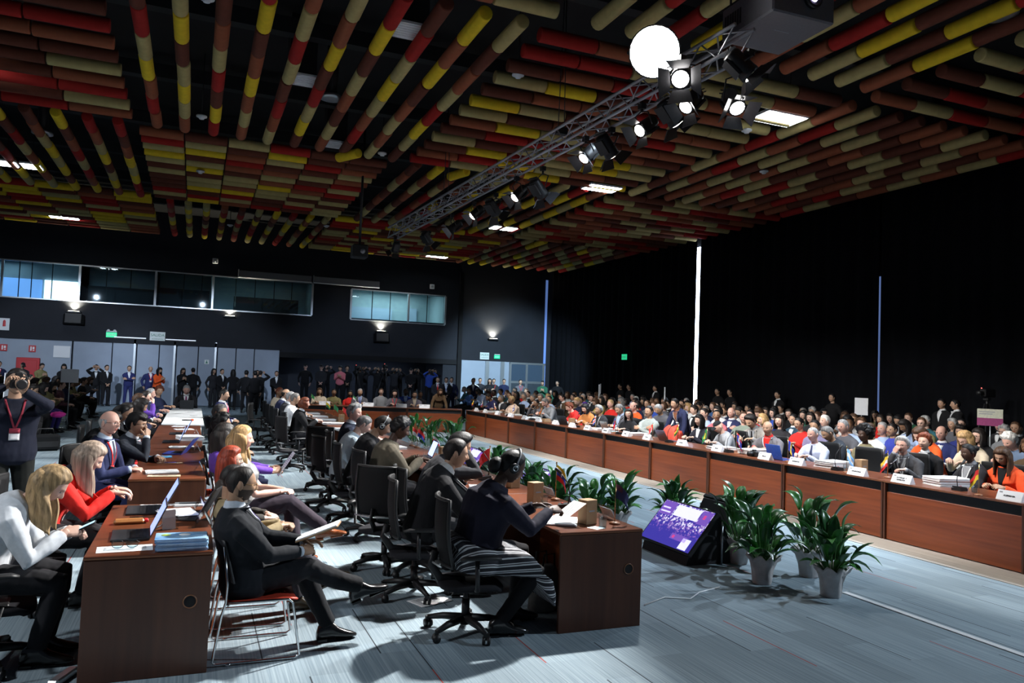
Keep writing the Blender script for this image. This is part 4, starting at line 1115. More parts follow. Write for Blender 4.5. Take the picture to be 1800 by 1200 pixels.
    q = MB(); o_ = {'suit':.022,'blazer':.02,'shirt':.012,'knit':.014,'coat':.03}.get(top,.015)
    lo = pose.get('hem', -.2)
    torso(q, o_, 1.0, lo=lo, hi_=.49)
    sl = pose.get('sleeve', 1.0)
    for key, s in (('R',1),('L',-1)):
        S, E, W = J[key]; p, r, f_, u = frame(.40)
        k = (1.04 if top in ('suit','coat','blazer') else .9)*(.55+.45*g)
        sh0 = p+r*(s*shw*.45)+u*.002; sh1 = p+r*(s*shw*.80)-u*.006; sh2 = S.lerp(E,.10)+r*(s*.004)
        sp = [sh0, sh1, sh2, S.lerp(E,.5), E, E.lerp(W,.5), E.lerp(W,.93)]; sr = [.060*k,.064*k,.068*k,.062*k*g**.5,.055*k,.049*k,.041*k]
        if sl < .5: sp = sp[:3]+[S.lerp(E,.75)]; sr = sr[:3]+[.064*k]
        elif sl < .9: sp = sp[:5]+[E.lerp(W,.45)]; sr = sr[:5]+[.046*k]
        q.tube(sp, sr, 12)
    if bottom == 'dress' or bottom == 'skirt': pass
    out['top'] = remesh(q, cvx, 3, 'top', .0045 if hi else .003, seed, dec=1.0 if hi else .6)
    q = MB()
    if bottom in ('skirt', 'dress'):
        rings = []; (hR,KR,AR), (hL,KL,AL) = J['legR'], J['legL']
        for t in (-.35,-.15,0,.15,.35,.6,.85,1.04,1.14,1.2,1.22):
            a, b = hR.lerp(KR, min(t,1.1)), hL.lerp(KL, min(t,1.1)); c = (a.lerp(b,.5)); ax = (KR+KL-hR-hL).normalized(); up = V3((0,0,1)); up = (up-ax*up.z).normalized()
            if pose.get('stand'): up = V3((0,1,0))
            w = .088*g+(a-b).length/2*.98; c = c-V3((0,0,.9*max(0,t-1.02))); hgt = (.14 if t < .2 else .118)*g*(1-.12*max(0,t-.5)); w *= .8 if t < -.2 else 1; hgt *= .75 if t < -.2 else 1
            sg = lambda v, e: math.copysign(abs(v)**e, v)
            rings.append([c+V3((1,0,0))*(sg(math.cos(2*PI*j/24),.6)*w)+up*(sg(math.sin(2*PI*j/24),.6)*hgt) for j in range(24)])
        q.loft(rings)
        if True:
            torso(q, .032, 1.0, lo=-.2, hi_=.13)
        out['skirt'] = remesh(q, cvx, 3, 'skirt', .005, seed+3); q = MB()
    wide = .0
    for key, s in (('R',1),('L',-1)):
        h_, K, A = J['leg'+key]; tk = .78 if bottom == 'tights' or bottom in ('skirt','dress') else 1.0
        q.tube([V3((h_.x*.45,h_.y-.01,h_.z)), h_, h_.lerp(K,.35), h_.lerp(K,.75), K, K.lerp(A,.25), K.lerp(A,.6), A+V3((0,0,.02))], [r_*tk*g**.5 for r_ in (.10,.10,.092,.08,.07,.068,.062,.055)], 12)
    torso(q, .006, 1.0, lo=-.2, hi_=.08)
    out['bottom'] = remesh(q, cvx*1.15, 3, 'trousers', .005 if hi else .003, seed+5, dec=1.0 if hi else .6)
    for key, s in (('R',1),('L',-1)):
        h_, K, A = J['leg'+key]; td = V3(pose.get('t'+key, (s*.12,1,0))); 
        td.normalize(); shn = (K-A).normalized(); zz = V3((0,0,1)) if 't'+key not in pose else shn
        zz = (zz-td*zz.dot(td)).normalized(); xx = td.cross(zz)
        Ms = Matrix(((xx.x,td.x,zz.x,A.x),(xx.y,td.y,zz.y,A.y),(xx.z,td.z,zz.z,A.z),(0,0,0,1)))
        q = MB(); rings = []
        heel = pose.get('heel', 0)
        for y, w, top_, bot in ((-.085,.02,-.02,-.072),(-.07,.034,.02,-.077),(-.03,.038,.05,-.078),(.02,.036,.05,-.077),(.07,.042,.0,-.077),(.12,.047,-.022,-.077),(.165,.042,-.038,-.076),(.195,.026,-.05,-.074),(.203,.012,-.058,-.07)):
            rings.append([(w*math.copysign(abs(math.cos(2*PI*j/14))**.8, math.cos(2*PI*j/14)), y, (top_+bot)/2+(top_-bot)/2*math.copysign(abs(math.sin(2*PI*j/14))**.7, math.sin(2*PI*j/14))) for j in range(14)])
        q.loft(rings, 0, True, Ms)
        q.box((-.034,-.082,-.089),(.034,-.015,-.074), 0, Ms); q.box((-.04,.05,-.083),(.04,.165,-.074), 0, Ms, ch=.006)
        out['shoe'+key] = q.mesh('shoe', [])
    if hair and hair != 'none': out['hair'] = hair_mesh(hair, HM, hi, hairL, seed).mesh('hair', [])
    return out
def drape(geo, bvh, nu, nv, fn, th=.003, lift=.003):
    """sheet over the chest: fn(u,v)->(x,s) across and along the spine, cast onto the garment from the front"""
    q = MB(); grid = {}
    for i in range(nu+1):
        for j in range(nv+1):
            x, s = fn(i/nu, j/nv); p, r, f_, u = geo['frame'](s)
            o = p+r*x+f_*.6; hit = bvh.ray_cast(o, -f_, 1.0)
            grid[(i,j)] = (hit[0] if hit[0] is not None else p+r*x+f_*.1)+f_*lift
    q.sheet(nu, nv, lambda u, v: grid[(round(u*nu), round(v*nv))], th)
    return q
def drape_back(*a, **k): return drape(*a, **k)
LOW = {}; LAST = {}
def mset(me, mats):
    me.materials.clear()
    for m in mats: me.materials.append(m)
    return me
def person(label, at, rz, pose, top=('suit', (.02,.02,.025)), bottom=('trousers', (.015,.015,.018)), shoe=(.01,.01,.01), sk='light', hair=('short','dark',.2), shirt=None, tie=None, lanyard=None, glasses=False, beard=None, build='m', girth=1.0, scale=1.0, hi=True, seed=None, group=None, belly=0.0, extra=None, pattern=None, z=0.0, key=None, head=None, face=None, fixscale=None):
    """one person: continuous body mesh with hair and clothing as its children"""
    if face is not None: rz = math.radians(face)-PI/2
    if at is None: at = head[:2]
    seed = seed if seed is not None else int(abs(at[0]*37+at[1]*91)) % 97+1
    hs, hcol, hL = (hair+(.2,))[:3] if hair else (None, 'dark', .2)
    tk, tc = top[0], top[1]; bk, bc = bottom[0], bottom[1]
    P = dict(POSES[pose]) if isinstance(pose, str) else dict(pose)
    kk = key and (key, str(pose), tk, bk, build, hs, round(hL,2), beard, round(girth,2), hi)
    geo = LOW.get(kk) if kk else None
    if geo is None:
        geo = person_geo(P, build, girth, hi, hs, hL, beard, tk, bk, seed, belly)
        geo['bm'] = geo['body'].mesh('person', [None]*6)
        if kk: LOW[kk] = geo
    hm = hairm(hcol)
    bmats = [skin(sk), M_eyew, M_iris, lips(sk), hairm('dark' if hcol in ('blonde','red','black','dark','brown','auburn','ash') and hs != 'none' else hcol if hcol in ('grey','white','salt') else 'dark'), stub(sk, HAIRC[hcol if hcol in ('grey','salt','white') else 'dark'])]
    def lk(name, me, mats, par=None):
        if len(me.materials) < len(mats):
            while len(me.materials) < len(mats): me.materials.append(None)
        return put(name, me, par, mats=mats)
    if head is not None:
        hc = geo['hc']; scale = fixscale or max(.92, min(1.07, head[2]/hc.z))
        at = (head[0]-(hc.x*math.cos(rz)-hc.y*math.sin(rz))*scale, head[1]-(hc.x*math.sin(rz)+hc.y*math.cos(rz))*scale)
    o = lk('person', geo['bm'], bmats)
    o.location = (at[0], at[1], z); o.rotation_euler = (0,0,rz); o.scale = (scale,)*3
    tag(o, label, 'person', group)
    tm = pattern or cloth(tc)
    tname = {'suit':'suit_jacket','blazer':'blazer','shirt':'shirt','knit':'sweater','coat':'coat'}.get(tk, 'top')
    t = lk(tname, geo['top'], [tm], o)
    lk('trousers' if bk == 'trousers' else ('tights' if bk in ('skirt','dress','tights') else 'trousers'), geo['bottom'], [cloth(bc if bk == 'trousers' else (.008,.008,.01))], o)
    if 'skirt' in geo: lk('skirt', geo['skirt'], [pattern or cloth(bc)], o)
    for k in 'RL': lk('shoe', geo['shoe'+k], [mat('shoe_leather_%d_%d' % (int(shoe[0]*999), int(shoe[1]*999)), shoe, rough=.22, var=.15, scale=30, spec=.6)], o)
    if 'hair' in geo: lk('hair', geo['hair'], [hm if hs != 'cap' else cloth((.01,.01,.012))], o)
    HM = geo['HM']
    if hs == 'cap':
        q = MB(); q.sheet(8, 6, lambda u, v: ((u-.5)*.15*(1-.25*v*v), .085+.085*v, .055-.02*v-.06*(u-.5)**2*2), .006, M=HM); obj('cap_peak', q, cloth((.01,.01,.012)), o)
    need = shirt or tie or lanyard
    if need:
        bk_ = 'bvh_'+'x'
        if bk_ not in geo: geo[bk_] = BVHTree.FromPolygons([v.co.copy() for v in geo['top'].vertices], [tuple(p.vertices) for p in geo['top'].polygons])
        bv = geo[bk_]
        def dr(name, nu, nv, fn, m, th=.003, lift=.002, par=o):
            k2 = ('dr', name, nu, nv, round(fn(.25,.25)[0],4), round(fn(1,1)[1],3))
            if k2 not in geo: geo[k2] = drape(geo, bv, nu, nv, fn, th, lift).mesh(name, [])
            return lk(name, geo[k2], [m], par)
        n1 = 8 if hi else 4; n2 = 16 if hi else 6
        if shirt:
            d0 = .28 if tk in ('suit','blazer','coat') else .1
            dr('shirt_front', n1, n2, lambda u, v: ((u-.5)*.13*(1-v)**.9, .485-d0*v), cloth(shirt), .003, .003)
            fr = geo['frame']
            if 'collar' not in geo:
                q = MB(); p, r, f_, u = fr(.485); R0 = .072 if build == 'm' else .06; rings = []
                for dz, k in ((-.02,1.15),(.025,.95),(.04,.86)):
                    rings.append([p+r*(math.cos(2*PI*j/20)*R0*k)+f_*(math.sin(2*PI*j/20)*R0*k*.98)+u*(dz-.022*(math.sin(2*PI*j/20) if math.sin(2*PI*j/20) > 0 else .0)+.01) for j in range(20)])
                q.loft(rings, caps=False); geo['collar'] = q.mesh('shirt_collar', [])
            lk('shirt_collar', geo['collar'], [cloth(shirt)], o)
            if tk == 'suit' and hi:
                for s in (-1,1):
                    dr('lapel', 4, n2, lambda u, v, s=s: (s*((.066*(1-v)**.9+.004)+u*.05*math.sin(PI*min(1,.15+.8*v))), .488-.29*v), tm, .005, .004)
                for k in 'RL':
                    S, E, W = geo['J'][k]; q = MB(); q.tube([E.lerp(W,.9), E.lerp(W,1.03)], [.037,.035], 12); obj('shirt_cuff', q, cloth(shirt), o)
        if tie: dr('tie', 4, n2, lambda u, v: ((u-.5)*(.03+.035*ss(.05,.8,v)), .478-.27*v), cloth(tie), .004, .006)
        if lanyard:
            for s in (-1,1): dr('lanyard', 2, n2, lambda u, v, s=s: (s*(.075*(1-v)+.006)+(u-.5)*.018, .485-.26*v), cloth(lanyard), .002, .008)
            dr('badge', 4, 6, lambda u, v: ((u-.5)*.085, .225-.115*v), mat('badge_card', (.6,.6,.62), rough=.4, var=.1), .003, .010)
            dr('badge_band', 4, 2, lambda u, v: ((u-.5)*.085, .225-.05*v), cloth(lanyard), .003, .012)
    if glasses:
        if 'specs' not in geo:
            q = MB()
            for s in (-1,1):
                q.tube([V3((s*.032+.0245*math.copysign(abs(math.cos(a))**.75, math.cos(a)), .099-.010*abs(.032+.0245*math.cos(a)*s-.0)*4, .002+.0185*math.copysign(abs(math.sin(a))**.8, math.sin(a)))) for a in [2*PI*i/18 for i in range(19)]], .0019, 6, M=HM, caps=False)
                q.tube([(s*.056,.086,.008),(s*.074,.06,.010),(s*.080,-.005,.008),(s*.079,-.025,-.006)], .0019, 6, M=HM)
            q.tube([(-.009,.100,.006),(0,.103,.008),(.009,.100,.006)], .002, 6, M=HM); geo['specs'] = q.mesh('glasses', [])
        lk('glasses', geo['specs'], [mat('dark_spectacle_frame', (.02,.015,.012), rough=.25, var=.1) if glasses is True else glasses], o)
    if extra: extra(o, geo)
    LAST.clear(); LAST.update(hand=geo['hand'], HM=geo['HM'])
    return o
def headphones(o, geo, m=None, sc=1.12):
    HM = geo['HM'] @ Matrix.Scale(sc, 4); q = MB()
    q.tube([V3((.09*math.cos(a), -.008, -.005+.128*math.sin(a))) for a in [PI*i/16 for i in range(17)]], .005, 8, M=HM, flat=1.6); obj('headphone_band', q, m or M_frame, o)
    for s in (-1,1):
        q = MB(); q.lathe([(.02,0),(.034,.002),(.036,.012),(.03,.024),(.012,.026)], 16, M=HM @ tr(s*.07,-.008,-.008) @ rot('Y', s*PI/2)); obj('ear_cup', q, M_black, o)
        q = MB(); q.lathe([(.013,0),(.019,0),(.019,.003),(.013,.003),(.013,0)], 16, M=HM @ tr(s*.0965,-.008,-.008) @ rot('Y', s*PI/2), caps=False); obj('ear_cup_ring', q, M_frame, o)
# ---- poses (metres, person's own space; +Y ahead, +X their right)
SITF = dict(fR=(.10,.33,.09), fL=(-.10,.35,.09))
POSES = {
 'table':  dict(SITF, ph=.555, lean=.16, hR=(.13,.40,.84), hL=(-.12,.42,.84), head=(0,-.12,0), nR=(0,0,1), nL=(0,0,1), dR=(-.5,.8,0), dL=(.5,.8,0), cR=.5, cL=.5),
 'write':  dict(SITF, ph=.555, lean=.30, hR=(.12,.42,.84), hL=(-.16,.40,.83), head=(0,-.55,0), dR=(-.6,.7,-.1), dL=(.7,.6,0), cR=.9, cL=.35),
 'type':   dict(SITF, ph=.555, lean=.22, hR=(.10,.44,.84), hL=(-.10,.44,.84), head=(0,-.45,0), dR=(-.1,1,-.1), dL=(.1,1,-.1), cR=.45, cL=.45),
 'chin':   dict(SITF, ph=.555, lean=.22, hR=(.05,.33,1.06), hL=(-.12,.40,.84), head=(0,-.08,0), dR=(-.35,-.1,1), nR=(.3,1,.2), eR=(.5,.3,-1), cR=.9, dL=(.8,.6,0), cL=.5),
 'armsx':  dict(SITF, ph=.555, lean=.02, hR=(-.10,.22,.86), hL=(.10,.25,.84), head=(0,-.05,0), eR=(.8,.1,-.7), eL=(-.8,.1,-.7), dR=(-1,.2,.1), dL=(1,.2,.1), nR=(0,1,.3), nL=(0,1,.3)),
 'lap':    dict(SITF, ph=.555, lean=.02, hR=(.09,.27,.66), hL=(-.08,.28,.67), head=(0,-.05,0), dR=(-.7,.7,-.1), dL=(.7,.7,-.1)),
 'read':   dict(SITF, ph=.555, lean=.12, hR=(.11,.33,.78), hL=(-.11,.33,.78), head=(0,-.5,0), dR=(-.4,.9,.2), dL=(.4,.9,.2), nR=(.7,0,.7), nL=(-.7,0,.7), cR=.7, cL=.7),
 'lookl':  dict(SITF, ph=.555, lean=.10, hR=(.11,.36,.84), hL=(-.12,.38,.84), head=(.6,-.05,.05), dR=(-.5,.8,0), dL=(.5,.8,0)),
 'lookr':  dict(SITF, ph=.555, lean=.10, hR=(.11,.36,.84), hL=(-.12,.38,.84), head=(-.6,-.08,-.05), dR=(-.5,.8,0), dL=(.5,.8,0)),
 'phones': dict(SITF, ph=.555, lean=.12, hR=(.12,.02,1.18), hL=(-.12,.40,.84), head=(0,-.1,0), eR=(1,.2,-.6), dR=(-.3,.1,1), nR=(1,0,0)),
 'stand':  dict(stand=1, ph=.96, lean=.0, hR=(.06,.19,.93), hL=(-.05,.2,.93), head=(0,-.05,0), fR=(.11,.02,.09), fL=(-.11,.0,.09), kR=(.05,1,0), kL=(-.05,1,0), dR=(-.8,.4,-.4), dL=(.8,.4,-.4)),
 'sides':  dict(stand=1, ph=.96, lean=.0, hR=(.25,.03,.86), hL=(-.25,.03,.86), head=(0,0,0), fR=(.11,.02,.09), fL=(-.11,.0,.09), kR=(.05,1,0), kL=(-.05,1,0), nR=(1,0,0), nL=(-1,0,0)),
 'crossed':dict(stand=1, ph=.96, lean=.0, hR=(-.11,.23,1.19), hL=(.11,.25,1.16), head=(0,0,0), fR=(.13,.02,.09), fL=(-.13,.0,.09), kR=(.05,1,0), kL=(-.05,1,0), eR=(.8,.2,-.7), eL=(-.8,.2,-.7), dR=(-1,.1,.2), dL=(1,.1,.2), nR=(0,1,.2), nL=(0,1,.2)),
 'phone':  dict(stand=1, ph=.96, lean=.03, hR=(.06,.30,1.22), hL=(-.06,.30,1.2), head=(0,-.4,0), fR=(.11,.02,.09), fL=(-.11,.0,.09), kR=(.05,1,0), kL=(-.05,1,0), dR=(-.3,.7,.6), dL=(.3,.7,.6), nR=(.4,.6,-.2), nL=(-.4,.6,-.2), cR=.8, cL=.8),
 'film':   dict(stand=1, ph=.96, lean=.05, hR=(.11,.25,1.60), hL=(-.10,.30,1.56), head=(0,-.03,0), fR=(.14,.06,.09), fL=(-.14,-.05,.09), kR=(.05,1,0), kL=(-.05,1,0), eR=(1,.1,-.6), eL=(-1,.1,-.6), dR=(-.3,.3,.9), dL=(.4,.5,.7), nR=(.6,-.7,0), nL=(0,0,-1), cR=.8, cL=.7),
}
# ------------------------------------------------------------------ the people of this meeting
BLACK, NAVY, CHAR, GREY, LGREY, WHITE_, CREAM = (.008,.008,.0095), (.013,.018,.052), (.022,.022,.026), (.10,.10,.115), (.26,.27,.29), (.68,.70,.72), (.55,.47,.36)
RED_, ORANGE, BLUE_, LBLUE, OLIVE, BROWN_, PURPLE, GREEN_, PINK, TEAL = (.55,.022,.018), (.75,.10,.02), (.03,.07,.34), (.36,.46,.68), (.19,.17,.075), (.085,.055,.03), (.11,.045,.30), (.02,.09,.05), (.6,.16,.19), (.03,.12,.15)
CN = {BLACK:'black', NAVY:'navy', CHAR:'charcoal', GREY:'grey', LGREY:'light grey', WHITE_:'white', CREAM:'cream', RED_:'red', ORANGE:'orange', BLUE_:'blue', LBLUE:'pale blue', OLIVE:'olive', BROWN_:'brown', PURPLE:'purple', GREEN_:'dark green', PINK:'pink', TEAL:'teal'}
def chair_for(o, label, face, kind='office', back=.05, group=None, dr=None):
    a = math.radians(face); x, y = o.location.x, o.location.y
    loc = (x-math.cos(a)*back, y-math.sin(a)*back, 0)
    return place_chair(kind, label, loc, a-PI/2 + (dr or 0), group)
_proto = {}
def place_chair(kind, label, loc, rz, group=None):
    if kind not in _proto:
        _proto[kind] = office_chair(label, loc, rz, group) if kind == 'office' else sled_chair(label, loc, rz, group) if kind == 'sled' else sled_chair(label, loc, rz, group, mat('black_chair_shell', (.02,.02,.023), rough=.5, var=.1))
        return _proto[kind]
    return dup(_proto[kind], loc, rz, label, group)
def held(o, geo, fn, name, m):
    q = MB(); fn(q, geo); obj(name, q, m, o)
M_phone = emit_mat('phone_screen_glow', (.35,.65,.85), 1.2)
# ---- left row, sitting at the desks and facing right
GL = 'people along the left row of desks'
p_ = dict(SITF, ph=.555, lean=.33, hunch=.34, hR=(.06,.44,.78), hL=(-.05,.46,.77), head=(-.1,-.72,0), dR=(-.4,.9,.05), dL=(.5,.9,.0), nR=(.7,.1,.7), nL=(-.7,.1,.7), cR=.75, cL=.75)
o = person('woman with blonde hair in a white jacket, bent over a phone, nearest left desk'.replace('woman','person'), None, 0, p_, ('blazer', (.66,.69,.73)), sk='light', hair=('sidelong','dblonde',.26), build='f', head=(-.80,5.62,1.10), face=2, group=GL)
L1 = o
pm = L1.matrix_basis @ ((LAST['hand']['R'].translation+LAST['hand']['L'].translation)/2+V3((0,.085,.02)))
o_ph = thing('phone', 'phone with a glowing blue screen held by the person in white', 'phone', pm, -PI/2)
q = MB(); q.box((-.038,-.075,0),(.038,.075,.009), ch=.003); obj('phone_case', q, M_black, o_ph, M=rot('X', .45)); q = MB(); q.box((-.034,-.068,.009),(.034,.068,.0105)); obj('phone_screen', q, M_phone, o_ph, M=rot('X', .45))
chair_for(o, 'black office chair under the person in the white jacket', 2, dr=.1, back=-.06, group='office chairs at the desks')
p_ = dict(SITF, ph=.555, lean=.34, hunch=.2, hR=(.09,.50,.835), hL=(-.12,.50,.835), head=(0,-.62,0), dR=(-.1,1,-.1), dL=(.15,1,-.1), cR=.5, cL=.45)
o = person('person in a bright red jacket with long streaked hair, typing on a laptop', None, 0, p_, ('blazer', (.66,.022,.016)), sk='light', hair=('long','ash',.26), build='f', head=(-.72,6.85,1.13), face=3, group=GL, shirt=(.02,.02,.03), lanyard=(.6,.05,.04))
chair_for(o, 'black office chair under the person in the red jacket', 3, back=.04, group='office chairs at the desks')
p_ = dict(SITF, ph=.56, lean=.12, hR=(.06,.38,.74), hL=(-.12,.34,.73), head=(-.15,-.05,0), dR=(-.5,.8,-.1), dL=(.6,.8,0), cR=.8, cL=.7)
o = person('bald person with glasses in a navy suit with a red lanyard, looking right', None, 0, p_, ('suit', (.024,.03,.085)), ('trousers',(.02,.025,.08)), sk='pink', hair=('bald','grey'), shirt=(.42,.5,.62), tie=(.05,.055,.08), lanyard=(.62,.03,.03), glasses=True, head=(-.79,9.1,1.24), face=-22, group=GL)
chair_for(o, 'black office chair under the bald person in navy', -22, group='office chairs at the desks')
p_ = dict(SITF, ph=.555, lean=.2, hR=(.06,.30,1.03), hL=(-.2,.34,.78), head=(-.12,-.1,.06), dR=(-.4,.0,.9), nR=(.4,1,.2), eR=(.5,.2,-1), cR=.8, dL=(.7,.7,0))
o = person('person with black fringe and glasses in dark suit and red tie, hand at chin', None, 0, p_, ('suit', (.02,.024,.034)), sk='tan', hair=('mop','black'), shirt=(.55,.6,.66), tie=(.55,.015,.015), glasses=True, head=(-.56,9.7,1.19), face=-18, group=GL, lanyard=(.6,.03,.03))
chair_for(o, 'black office chair under the person with the red tie', -18, group='office chairs at the desks')
o = person('person with dark hair and glasses seen between the bald head and the black fringe', None, 0, 'write', ('knit', BLACK), sk='tan', hair=('bob','black',.12), build='f', glasses=True, head=(-.90,10.6,1.15), face=-5, group=GL)
for i, (x, y, z, fc, po, tp, sk_, hr, bu, lab) in enumerate((
    (-.9,11.9,1.17,0,'type',('suit',BLACK),'brown',('short','black'),'m','dark suited person typing, next beyond the black fringe on the left row'),
    (-.92,13.0,1.15,4,'type',('suit',CHAR),'tan',('short','dark'),'m','charcoal suited person typing behind the closed blue laptop lid on the left row'),
    (-.78,14.1,1.17,6,'write',('blazer',NAVY),'tan',('long','dark',.18),'f','person with long dark hair in navy leaning over papers on the left row'),
    (-.9,15.5,1.2,-4,'table',('suit',BLACK),'light',('short','brown'),'m','person in a black suit with brown hair near the end of the brown desks'),
    (-.85,16.9,1.2,-10,'chin',('blazer',PURPLE),'light',('short','dark'),'m','person in purple resting a hand on the face near the white table'),
    (-.85,18.6,1.2,-12,'table',('suit',NAVY),'pink',('short','grey'),'m','grey haired person in navy at the near side of the white table'),
    (-.75,20.6,1.2,-35,'lookr',('knit',NAVY),'tan',('curly','auburn'),'f','person with curly auburn hair and bare shoulder at the white table'))):
    o = person(lab, None, 0, po, tp, sk=sk_, hair=hr, build=bu, head=(x,y,z), face=fc, group=GL, key='mid', shirt=WHITE_ if tp[0] == 'suit' else None, hi=i < 4)
    chair_for(o, f'black office chair on the left row under the {lab.split(" in ")[0].split(" on ")[0].split(" typing")[0].split(" resting")[0].split(" with ")[0]}' + f', {nth(i+4)} along', fc, group='office chairs at the desks')
o = person('grey haired person in grey suit behind a laptop at the far white table', None, 0, 'type', ('suit',CHAR), sk='pink', hair=('short','grey'), head=(-.15,22.35,1.2), face=-90, group=GL, shirt=WHITE_, tie=(.2,.02,.1))
# ---- people in the aisle behind the left desks, on red chairs
GQ = 'people on red chairs along the aisle'
p_ = dict(stand=0, ph=.495, lean=-.20, hunch=.26, hR=(.07,.36,.66), hL=(-.06,.40,.70), head=(.0,-.12,0), fR=(.02,.80,.36), fL=(-.03,.60,.085), kR=(-.1,.6,1), kL=(-.1,.8,.9), tR=(-.05,1,.30), tL=(0,1,0), dR=(-.35,.9,.1), dL=(.4,.9,.05), nR=(.7,-.1,.6), nL=(-.4,0,.9), cR=.6, cL=.35)
o = person('bearded person with glasses in a dark suit, legs crossed, notebook on the knee', None, 0, p_, ('suit', (.010,.012,.016)), ('trousers',(.009,.010,.013)), shoe=(.012,.012,.013), sk='olive', hair=('buzz','dark'), shirt=(.5,.55,.62), tie=(.10,.07,.2), girth=1.12, beard='full', glasses=mat('gold_spectacle_frame', (.35,.2,.08), rough=.25, metal=.7), head=(.33,5.45,1.07), face=3, group=GQ, fixscale=.98)
Q1 = o
place_chair('sled', 'red shell chair on steel rods under the bearded person', (o.location.x+.10,o.location.y,0), -PI/2, 'red chairs along the aisle')
nb_ = thing('notebook', 'open notebook on the knee of the bearded person', 'notebook', (.86,5.47,.755), -.3)
q = MB(); q.box((-.15,-.1,0),(.15,.1,.012), ch=.003); obj('cover', q, M_kraft, nb_, M=rot('Y', -.38)); q = MB(); q.box((-.145,-.096,.012),(-.003,.096,.02)); q.box((.003,-.096,.012),(.145,.096,.02)); obj('pages', q, M_paper, nb_, M=rot('Y', -.38))
p_ = dict(SITF, ph=.5, lean=-.2, hunch=.22, hR=(.04,.34,.74), hL=(-.04,.36,.74), head=(.2,-.05,0), fR=(.05,.72,.30), fL=(-.05,.52,.085), kR=(-.1,.6,1), tR=(0,1,.35), dR=(-.6,.7,0), dL=(.6,.7,0), cR=.9, cL=.9)
o = person('person in a tan jacket and grey trousers with folded hands, hidden behind the bearded one', None, 0, p_, ('blazer', (.30,.23,.13)), ('trousers',(.06,.055,.065)), shoe=(.05,.035,.02), sk='tan', hair=('buzz','dark'), head=(.31,6.15,1.0), face=5, group=GQ)
place_chair('sled', 'red shell chair under the person in the tan jacket', (o.location.x+.10,o.location.y,0), -PI/2, 'red chairs along the aisle')
o = person('person with red hair and glasses peeping above the bearded one', None, 0, dict(POSES['lap'], lean=-.2, hunch=.2), ('knit', (.05,.045,.04)), sk='light', hair=('long','red',.22), build='f', glasses=True, head=(.33,6.98,1.085), face=-8, group=GQ)
place_chair('sled', 'red shell chair under the red haired person', (o.location.x+.10,o.location.y,0), -PI/2, 'red chairs along the aisle')
M_patt = mat('black_white_floral_print', (.012,.012,.014), rough=.8, var=0, var2=(.32,.32,.32), scale=16)
p_ = dict(ph=.5, lean=-.14, hunch=.16, hR=(.06,.34,.66), hL=(-.03,.36,.66), head=(-.1,-.08,0), fR=(.05,.74,.30), fL=(-.05,.5,.085), kR=(-.1,.6,1), tR=(0,1,.15), dR=(-.7,.7,0), dL=(.7,.7,0), cR=.8, cL=.8, sleeve=.4)
o = person('person with long blonde hair in a black and white print top, legs crossed', None, 0, p_, ('shirt', BLACK), ('trousers',(.03,.022,.032)), shoe=(.24,.07,.025), sk='pink', hair=('sidelong','blonde',.24), build='f', girth=1.12, head=(.46,7.85,1.19), face=-6, group=GQ, pattern=M_patt)
place_chair('sled', 'red shell chair under the blonde person in the print top', (o.location.x+.10,o.location.y,0), -PI/2, 'red chairs along the aisle')
p_ = dict(POSES['read'], ph=.5, lean=-.16, hR=(.10,.48,.74), hL=(-.08,.5,.74), head=(.15,-.25,0))
o = person('person with long dark hair in a purple top holding white papers in the aisle', None, 0, p_, ('knit', PURPLE), ('trousers',(.19,.11,.05)), sk='tan', hair=('long','dark',.22), build='f', head=(.33,8.75,1.15), face=5, group=GQ)
place_chair('sled', 'red shell chair under the person in purple', (o.location.x+.10,o.location.y,0), -PI/2, 'red chairs along the aisle')
pp = paper('white sheets held up by the person in purple', (.98,8.72,.84), -PI/2, group=None, name='held_paper'); pp.rotation_euler = (1.0, 0, -PI/2)
for x, y, z, po, tp, hr, bu, lab in ((.34,9.75,1.19,dict(POSES['lap'], lean=-.2, hunch=.2),('suit',BLACK),('curly','black'),'m','person with curly black hair facing away in the aisle'),
    (.36,11.3,1.23,dict(POSES['lookr'], lean=-.2, hunch=.2, hR=(.09,.27,.66), hL=(-.08,.28,.67)),('suit',CHAR),('short','salt'),'m','person with short salt and pepper hair in the aisle, navy knee raised')):
    o = person(lab, None, 0, po, tp, ('trousers',NAVY), sk='tan', hair=hr, build=bu, head=(x,y,z), face=5, group=GQ, key='mid')
    place_chair('sled', 'red shell chair under the '+lab.split(' in the')[0].split(' facing')[0], (o.location.x,o.location.y,0), -PI/2, 'red chairs along the aisle')
o = person('black haired person in a navy suit on a chair past the white table', None, 0, 'lap', ('suit',(.02,.025,.10)), sk='tan', hair=('short','black'), head=(.64,17.9,1.24), face=-20, shirt=WHITE_, tie=(.5,.02,.05), group=GQ)
place_chair('sled', 'red shell chair past the white table under the person in navy', (o.location.x-.05,o.location.y,0), math.radians(-20)-PI/2, 'red chairs along the aisle')
